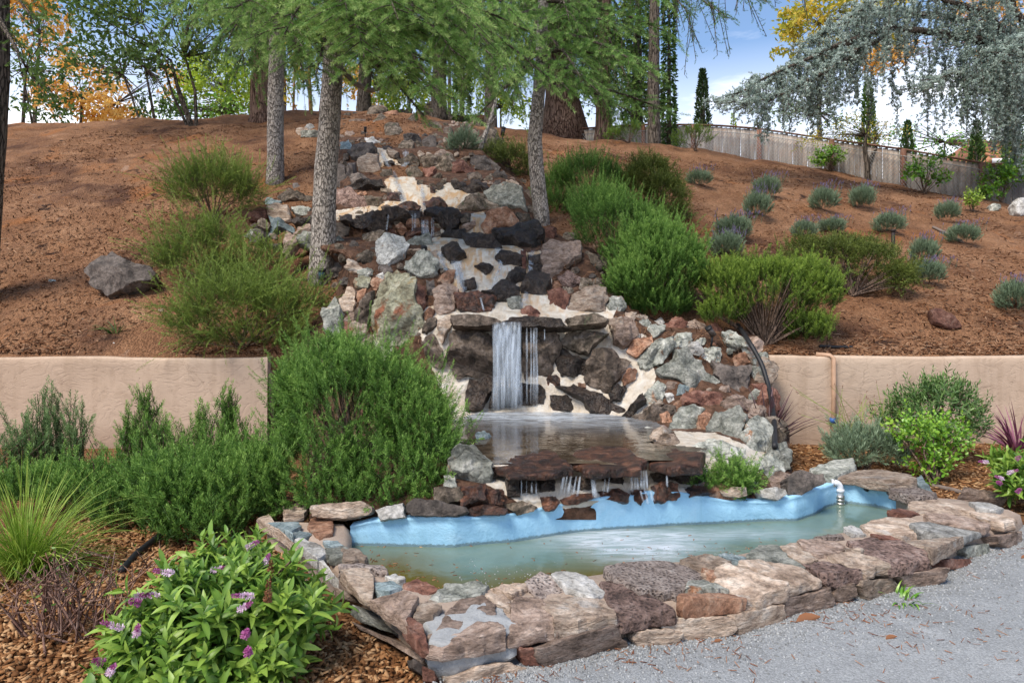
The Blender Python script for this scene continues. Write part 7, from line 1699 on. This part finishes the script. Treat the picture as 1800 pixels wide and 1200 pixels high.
while s < seg[-1]:
    p = fpos(s); d = fpos(s + .1) - fpos(s - .1); az = math.atan2(d[1], d[0])
    if proto is None: o = mb.build('plank', M['fencewood'], fence, smooth=False, loc=(0, 0, 0)); proto = o
    else: o = proto.copy(); C.objects.link(o)
    o.location = tuple(p - base0 + [0, r.uniform(-.006, .006), r.uniform(-.03, 0)]); o.rotation_euler = (0, r.normal(0, .006), az); s += .1385
mbp = MB(); mbp.box(-.055, .055, -.055, .055, -1.9, 0.02); pp_ = None
for px in (1130, 1217, 1333, 1460, 1585, 1723, 1830):
    k_ = np.interp(px, FPX_[:, 0], np.arange(len(FPX_))); j = int(k_); f = k_ - j; p = FT[j] * (1 - f) + FT[min(j + 1, len(FT) - 1)] * f
    if pp_ is None: o = mbp.build('post', M['postwood'], fence, smooth=False, loc=(0, 0, 0)); pp_ = o
    else: o = pp_.copy(); C.objects.link(o)
    o.location = tuple(p - base0 + [0, -.075, -.02])
for j in range(len(FT) - 1):
    a, b2 = FT[j], FT[j + 1]; m = MB(); d = unit((b2 - a)[None])[0]; w = np.array([-d[1], d[0], 0]); V = [p + w * sx * .06 + np.array([0, 0, z]) for p in (a, b2 - d * .004) for sx in (-1, 1) for z in (.012, .05)]
    m.add(V, [np.array([[0, 1, 3, 2], [4, 6, 7, 5], [0, 4, 5, 1], [2, 3, 7, 6], [0, 2, 6, 4], [1, 5, 7, 3]])]); m.build('top_rail', M['railwood'], fence, smooth=False)
m = MB(); L = seg[-1]; h = 1.35; s = 0.0
def wp_(s, z): p = fpos(np.clip(s, 0, L)); return p + np.array([0, -.14, z])
while s < L:
    for sg in (1, -1):
        a, b2 = wp_(s, -.22 if sg > 0 else -.22 - h), wp_(s + h * .8, -.22 - h if sg > 0 else -.22); w = np.array([.0035, 0, .0035 * sg]); m.add([a - w, a + w, b2 + w, b2 - w], [np.array([[0, 1, 2, 3]])])
    s += .085
for z in (-.2, -.2 - h): m.tube([wp_(q, z) for q in np.linspace(0, L, 30)], .012, 5)
m.build('chain_link', M['wire'], fence, kind='stuff', smooth=False)
# house roof beyond the fence, right edge
hs = thing('house', 'sliver of a house with terracotta tile roof beyond the right end of the fence', 'house', tuple(at(1800, 300, 30)))
h0 = at(1735, 270, 30); h1 = at(1990, 270, 30); z0 = h0[2]
m = MB(); m.box(h0[0] + .5, h1[0], 30.2, 36, z0 - 5, z0 - .25); m.build('wall', M['stucco'], hs)
M['tile'] = flat_mat('terracotta_tile', (.42, .19, .10), .8)
m = MB(); V = [(h0[0], 29.7, z0 - .3), (h1[0], 29.7, z0 - .3), (h1[0], 33, z0 + 1.3), (h0[0] + 1.2, 33, z0 + 1.3), (h0[0], 29.7, z0 - .42), (h1[0], 29.7, z0 - .42), (h1[0], 36.3, z0 - .3), (h0[0], 36.3, z0 - .3)]
m.add(V, [np.array([[0, 1, 2, 3], [4, 7, 6, 5], [0, 4, 5, 1], [3, 2, 6, 7]]), np.array([[0, 3, 7], [0, 7, 4], ])])
for q in range(16): x = h0[0] + .2 + q * .28; m.tube([(x, 29.66, z0 - .27), (x + .1 * (q < 4), 32.9, z0 + 1.3)], .07, 6)
m.build('roof', M['tile'], hs)
m = MB(); m.box(h0[0], h1[0], 29.6, 29.69, z0 - .5, z0 - .3); m.build('gutter', M['pvc'], hs)
# ------------------------------------------------------------------ loose stones, lights, hoses, litter
def loose(name, label, px, py, w, h, mat, Y=None, ground=None, th=.4, seed=1, poly=None, sc=1, off=(0, 0), nrm=(0, -1, .35)):
    pts = [(off[0] + x / sc, off[1] + y / sc) for x, y in poly] if poly else [tuple(p) for p in blob_outline(px, py, w, h, 0, seed)]
    cx, cy = np.mean(pts, 0); yb = max(p[1] for p in pts)
    c = hill_hit(cx, yb - 4) if Y is None else at(cx, cy, Y)
    nn = unit(np.array(nrm, float)); c = at(cx, cy, c[1]); Q = [on_plane(x, y, c, nn) for x, y in pts]
    size = np.sqrt(np.mean(((np.array(Q) - np.mean(Q, 0)) ** 2).sum(1)))
    o = stone(name, Q, nn, size * th * 1.6, size * .8, M[mat], None, n=34, rough=.12, lean=.25); return tag(o, label, 'boulder')
loose('boulder', 'lone dark grey boulder sitting on the left bark slope', 0, 0, 0, 0, 'boulder', poly=[(450, 240), (490, 190), (540, 145), (590, 138), (640, 165), (700, 200), (800, 215), (830, 250), (800, 290), (700, 340), (640, 362), (560, 360), (500, 310)], sc=3, off=(0, 400))
loose('boulder', 'flat red brown boulder half buried in the lower right slope', 0, 0, 0, 0, 'redrock', poly=[(1310, 430), (1350, 425), (1440, 480), (1480, 535), (1400, 540), (1320, 505)], sc=3, off=(1200, 400), th=.25)
loose('boulder', 'small grey boulder at the bottom edge under the flowering shrub', 0, 0, 0, 0, 'boulder', Y=2.75, poly=[(110, 1165), (150, 1115), (210, 1130), (280, 1190), (280, 1260), (110, 1260)], sc=3.53, off=(420, 860))
for i, (px, py, w, h, mat, lab) in enumerate([(533, 232, 26, 16, 'tan', 'tan stone left of the leaning trunk at the crest, shortest of three'), (548, 238, 44, 12, 'grey', 'long flat grey stone in the bark left of the leaning trunk near the crest'), (545, 224, 18, 12, 'white', 'pale small stone sitting behind the long flat grey one at the crest'), (1795, 365, 30, 34, 'white', 'white stone at the right frame edge on the upper slope'), (1748, 365, 22, 14, 'grey', 'small grey stone under the largest fence shrub'), (200, 604, 5, 5, 'white', 'small white pebble in the bark just above the left wall'), (145, 563, 8, 5, 'blue', 'tiny blue grey pebble on the lower left slope'), (283, 546, 9, 8, 'tan', 'tan pebble in the bark left of the lowest feathery shrub'), (92, 494, 14, 6, 'blue', 'small bluish stone left of the lone dark boulder')]):
    loose('stone', lab, px, py, w, h, mat, seed=i + 5)
M['spotgreen'] = flat_mat('blue_green_metal', (.05, .11, .13), .45); M['bronze'] = flat_mat('bronze_metal', (.12, .10, .09), .4, .5)
def spot(label, px, py, w, h, Y, mat, tilt=.5, grp='garden spotlights among the rocks'):
    k = Y / FPX; p = at(px, py, Y); t = thing('spotlight', label, 'garden light', tuple(p - [0, 0, h * k]), grp)
    a = np.array([math.sin(tilt), -.35, math.cos(tilt)]); a /= np.linalg.norm(a); m = MB(); m.tube([p - a * h * k * .5, p + a * h * k * .5], w * k * .5, 14); m.build('lamp_housing', M[mat], t)
    m = MB(); m.tube([p + a * h * k * .42, p + a * h * k * .62], w * k * .58, 14); m.build('rim', M['black'], t)
    m = MB(); m.tube([p - a * h * k * .3, p - [0, 0, h * k * 1.5]], w * k * .16, 8); m.build('stake', M['black'], t)
spot('blue green spotlight standing at the foot of the leaning grey cedar', 566, 482, 12, 15, hill_hit(566, 500)[1] - .05, 'spotgreen', .1)
spot('small silver spotlight under the clipped round shrub at the top of the rockwork', 1250, 583, 11, 17, 7.85, 'bronze', -.7)
spot('tiny dark spotlight by the slim conifer near the crest', 884, 232, 7, 14, hill_hit(884, 245)[1], 'black', .2)
spot('small black spotlight hidden among the middle rocks', 745, 438, 9, 9, 9.0, 'black', .1)
spot('small dark spotlight on the rocks left of the cascade head', 642, 228, 5, 8, 15.6, 'black', .1)
p = hill_hit(1570, 452); m = MB(); m.box(p[0] - .022, p[0] + .022, p[1] - .022, p[1] + .022, p[2] - .2, p[2] + .42); m.box(p[0] - .03, p[0] + .03, p[1] - .03, p[1] + .03, p[2] + .42, p[2] + .45)
tag(m.build('marker_post', flat_mat('dark_post', (.03, .022, .02), .6)), 'short dark post stuck in the right slope beside a lavender', 'post')
def hose(label, pts, rad, name='hose', mat='black', cat='hose', group=None):
    P = np.array(pts, float); n = len(P); t = np.linspace(0, n - 1, 40); P = np.column_stack([np.interp(t, np.arange(n), P[:, i]) for i in range(3)])
    for _ in range(6): P[1:-1] = (P[:-2] + P[1:-1] * 2 + P[2:]) / 4
    m = MB(); m.tube(P, rad, 8); return tag(m.build(name, M[mat]), label, cat, group)
def rock_pt(px, py, d=.22): return at(px, py, float(bed([px], [py], False)[0]) - d)
hose('black hose draped down the rockwork edge beside the right stucco wall', [rock_pt(1296, 570, .35), rock_pt(1315, 597, .3), rock_pt(1340, 640, .28), rock_pt(1354, 690, .24), rock_pt(1361, 740, .3), rock_pt(1362, 785, .35)], .026)
hose('black irrigation pipe lying in the wood chips beside the dark rosemary mound', [on_z(213, 1003, .015), on_z(240, 972, .02), on_z(262, 955, .02), on_z(283, 938, .02)], .02)
hose('short black pipe end lying on the right slope above the wall', [hill_hit(1440, 611) + [0, 0, .02], hill_hit(1470, 613) + [0, 0, .02], hill_hit(1498, 613) + [0, 0, .02]], .018)
hose('thin black tube looped at the foot of the leaning cedar', [hill_hit(540, 470) + [0, 0, .02], hill_hit(515, 485) + [0, 0, .03], hill_hit(512, 492) + [0, 0, .02], hill_hit(540, 495) + [0, 0, .02]], .014)
M['root'] = flat_mat('grey_dead_wood', (.19, .15, .125), .9, bscale=30)
hose('dark dead root lying on the right slope above a lavender', [hill_hit(1640, 402) + [0, 0, .03], hill_hit(1668, 415) + [0, 0, .03], hill_hit(1692, 428) + [0, 0, .02]], .025, 'root', 'root', 'root')
hose('pale dead branches lying by the fence under the leafy shrub', [hill_hit(1655, 338) + [0, 0, .04], hill_hit(1680, 343) + [0, 0, .05], hill_hit(1715, 346) + [0, 0, .03]], .035, 'root', 'root', 'root')
hose('broken grey bough of the leaning cedar, jutting bare to the right', [at(598, 120, hill_hit(566, 486)[1]), at(625, 148, 9.9), at(650, 160, 9.8), at(672, 154, 9.7)], .035, 'dead_bough', 'root', 'bough')
hose('brown stick lying in the wood chips behind the right end of the pool rim', [on_z(1640, 853, .05), on_z(1680, 862, .06), on_z(1700, 868, .05)], .02, 'stick', 'root', 'stick')
loose('stone', 'flat brown log shaped stone in the chips behind the right end of the pool', 1725, 877, 82, 20, 'brown', Y=5.35, seed=88, nrm=(0, -.4, 1))
# pine cones at the wall end
m = MB(); c = at(478, 634, 7.85)
scatter(m, [merge([(lambda v: (v[0] @ np.array([[math.cos(a), math.sin(a), 0], [-math.sin(a), math.cos(a), 0], [0, 0, 1]]) + [0, 0, z], v[1], v[2]))((np.array([[0, -.008, 0], [.022 * s, -.012, .006], [.022 * s, .012, .006], [0, .008, 0]]), np.array([[0, 1, 2], [0, 2, 3]]), np.array([.2, .8, .8, .2]))) for a, z, s in [(i * 2.4, i * .0018, math.sin(PI * (i + 3) / 44)) for i in range(38)]])], [c], np.array([[.8, -.2, .3]]), 1.0)
tag(m.build('pine_cone', M['seed'], smooth=False), 'brown pine cone caught at the corner of the left stucco wall', 'pine cone')

# litter: what nobody could count
def chips(name, P, r, L, W, T, mat, flatten=.35):
    n = len(P); d = unit(r.normal(0, 1, (n, 3)) * [1, 1, flatten]); nn = unit(r.normal(0, .35, (n, 3)) + [0, 0, 1]); s = unit(np.cross(d, nn)); u = np.cross(s, d)
    l = r.uniform(*L, n)[:, None] * .5; w = r.uniform(*W, n)[:, None] * .5; t = r.uniform(*T, n)[:, None]
    top = [P - d * l - s * w * .6 + u * t, P - d * l * .8 + s * w + u * t, P + d * l + s * w * .5 + u * t, P + d * l * .9 - s * w + u * t]
    bot = [P - d * l - s * w * .6, P - d * l * .8 + s * w, P + d * l + s * w * .5, P + d * l * .9 - s * w]
    V = np.stack(top + bot, 1).reshape(-1, 3); b = np.arange(n)[:, None, None] * 8
    F = (np.array([[0, 1, 2, 3], [0, 4, 5, 1], [1, 5, 6, 2], [2, 6, 7, 3], [3, 7, 4, 0]])[None] + b).reshape(-1, 4)
    return tag(build(name, V, F, M[mat], tone=np.repeat(r.uniform(0, 1, n), 8), smooth=False), kind='stuff')
M['chip'] = leaf_mat('wood_chip', (.08, .032, .012), (.27, .125, .05), (.50, .31, .16), 0, .9, .1)
M['needle'] = leaf_mat('dry_needle', (.05, .02, .012), (.17, .075, .035), (.34, .21, .13), 0, .9, .1)
M['pebble'] = leaf_mat('gravel_stone', (.16, .165, .165), (.29, .30, .305), (.41, .42, .425), 0, .9, .2)
M['dryleaf'] = leaf_mat('dry_leaf', (.14, .05, .025), (.27, .115, .055), (.38, .21, .12), .1, .8, .2)
r = np.random.default_rng(90)
def in_bed(n, x0, x1, y0, y1, dens=0):
    P = np.column_stack([r.uniform(x0, x1, n), y0 + (y1 - y0) * r.uniform(0, 1, n) ** 1.5]); out = np.vstack([OUT, BACK[::-1]]); k = ~in_poly(P[:, 0], P[:, 1], [tuple(q) for q in out])
    return P[k]
P = in_bed(30000, -3.2, -.3, 1.9, 5.2); P = P[P[:, 0] > -P[:, 1] * .85]; k = P[:, 0] < np.interp(P[:, 1], [1.5, 2.8, 3.2], [-.42, -.36, 5]); P = P[k]
z = bed_z(P[:, 0], P[:, 1]); chips('wood_chips', np.column_stack([P, z + r.uniform(-.004, .016, len(P))]), r, (.018, .055), (.008, .022), (.003, .008), 'chip')
P = in_bed(9000, 2.6, 6.5, 4.6, 7.8); P = P[P[:, 1] > np.interp(P[:, 0], [2.6, 3.0, 3.6, 4.2, 6], [5.9, 5.6, 5.15, 5.1, 5.8])]; z = bed_z(P[:, 0], P[:, 1]); chips('wood_chips', np.column_stack([P, z + r.uniform(0, .016, len(P))]), r, (.02, .06), (.01, .022), (.003, .008), 'chip')
# bark litter on the hill: denser near the wall
n = 42000; X = r.uniform(-11, 11, n); Yh = 8.1 + 10 * r.uniform(0, 1, n) ** 1.9; k = np.abs(X) < Yh * .8; X, Yh = X[k], Yh[k]
cl = fbm(np.column_stack([X, Yh]), .9, 3, 31) > r.uniform(-.9, .55, len(X)); X, Yh = X[cl], Yh[cl]
chips('bark_litter', np.column_stack([X, Yh, hill(X, Yh) + r.uniform(-.004, .018, len(X))]), r, (.03, .12), (.006, .022), (.003, .009), 'needle')
# pebbles and needles on the gravel
n = 6500; X = r.uniform(-.4, 4.2, n); Yg = np.interp(X, [-.4, -.26, .11, .54, 1.10, 1.55, 1.92, 2.30, 2.64, 2.85, 3.2, 3.7, 4.2], [2.7, 2.77, 2.92, 3.07, 3.23, 3.48, 3.64, 3.79, 4.07, 4.24, 4.42, 4.8, 5.0]) - r.exponential(.16, n) + .03
chips('loose_gravel', np.column_stack([X, Yg, grav_z(X, Yg) + .03]), r, (.004, .013), (.004, .010), (.003, .006), 'pebble')
n = 7000; X = r.uniform(-.3, 4.5, n); Yg = r.uniform(1.8, 4.4, n); chips('loose_gravel', np.column_stack([X, Yg, grav_z(X, Yg) + .028]), r, (.003, .008), (.003, .007), (.002, .004), 'pebble')
n = 1700; X = r.uniform(-.2, 4.2, n); off = np.where(r.random(n) < .6, r.exponential(.22, n), r.uniform(0, 1.6, n)); Yg = np.interp(X, [-.26, .11, .54, 1.10, 1.55, 1.92, 2.30, 2.64, 2.85, 3.2, 3.7, 4.2], [2.77, 2.92, 3.07, 3.23, 3.48, 3.64, 3.79, 4.07, 4.24, 4.42, 4.8, 5.0]) - off
k = fbm(np.column_stack([X, Yg]), 1.6, 3, 3) > r.uniform(-.7, .6, n); X, Yg = X[k], Yg[k]
chips('needle_litter', np.column_stack([X, Yg, grav_z(X, Yg) + .034]), r, (.015, .05), (.0018, .005), (.001, .003), 'dryleaf')
# debris floating on the pool
n = 700; s = r.uniform(0, 1, n); q = seg_line(INN[1:13], 200)[(s * 199).astype(int)]; P = q + np.column_stack([r.normal(0, .06, n), r.exponential(.17, n) + .02]); P = P[in_poly(P[:, 0], P[:, 1], [tuple(a) for a in POOL])]
chips('floating_debris', np.column_stack([P, np.full(len(P), WATER_Z + .001)]), r, (.01, .035), (.002, .009), (.001, .002), 'dryleaf', .02)
# dead needles caught on the rocks
n = 3200; px = r.uniform(560, 1350, n); py = r.uniform(250, 640, n); k = in_poly(px, py, REG_FILL) & ~np.any([in_poly(px, py, p) for p in limeP], axis=0); px, py = px[k], py[k]; D = bed(px, py, False) - r.uniform(.0, .08, len(px))
chips('needle_litter', np.column_stack([(px - CX) / FPX * D, D, EYE + (HY - py) / FPX * D]), r, (.05, .16), (.004, .010), (.002, .005), 'needle', 1)
for i, (px, py, L, lab) in enumerate([(1400, 1092, .13, 'large rust red dead leaf on the gravel by the pool rim'), (1557, 1122, .06, 'small orange brown dead leaf alone on the gravel'), (1795, 980, .06, 'orange dead leaf on the gravel at the right edge'), (1255, 1127, .04, 'tiny brown dead leaf on the gravel below a split rim stone')]):
    m = MB(); scatter(m, [broad_leaf(L, L * .4, .5, .2, .5, 4)], [on_z(px, py, .04)], np.array([[1, .4, .08]]), 1.0, spin=np.array([[0, 0.2, 1.0]])); tag(m.build('fallen_leaf', M['dryleaf']), lab, 'leaf')
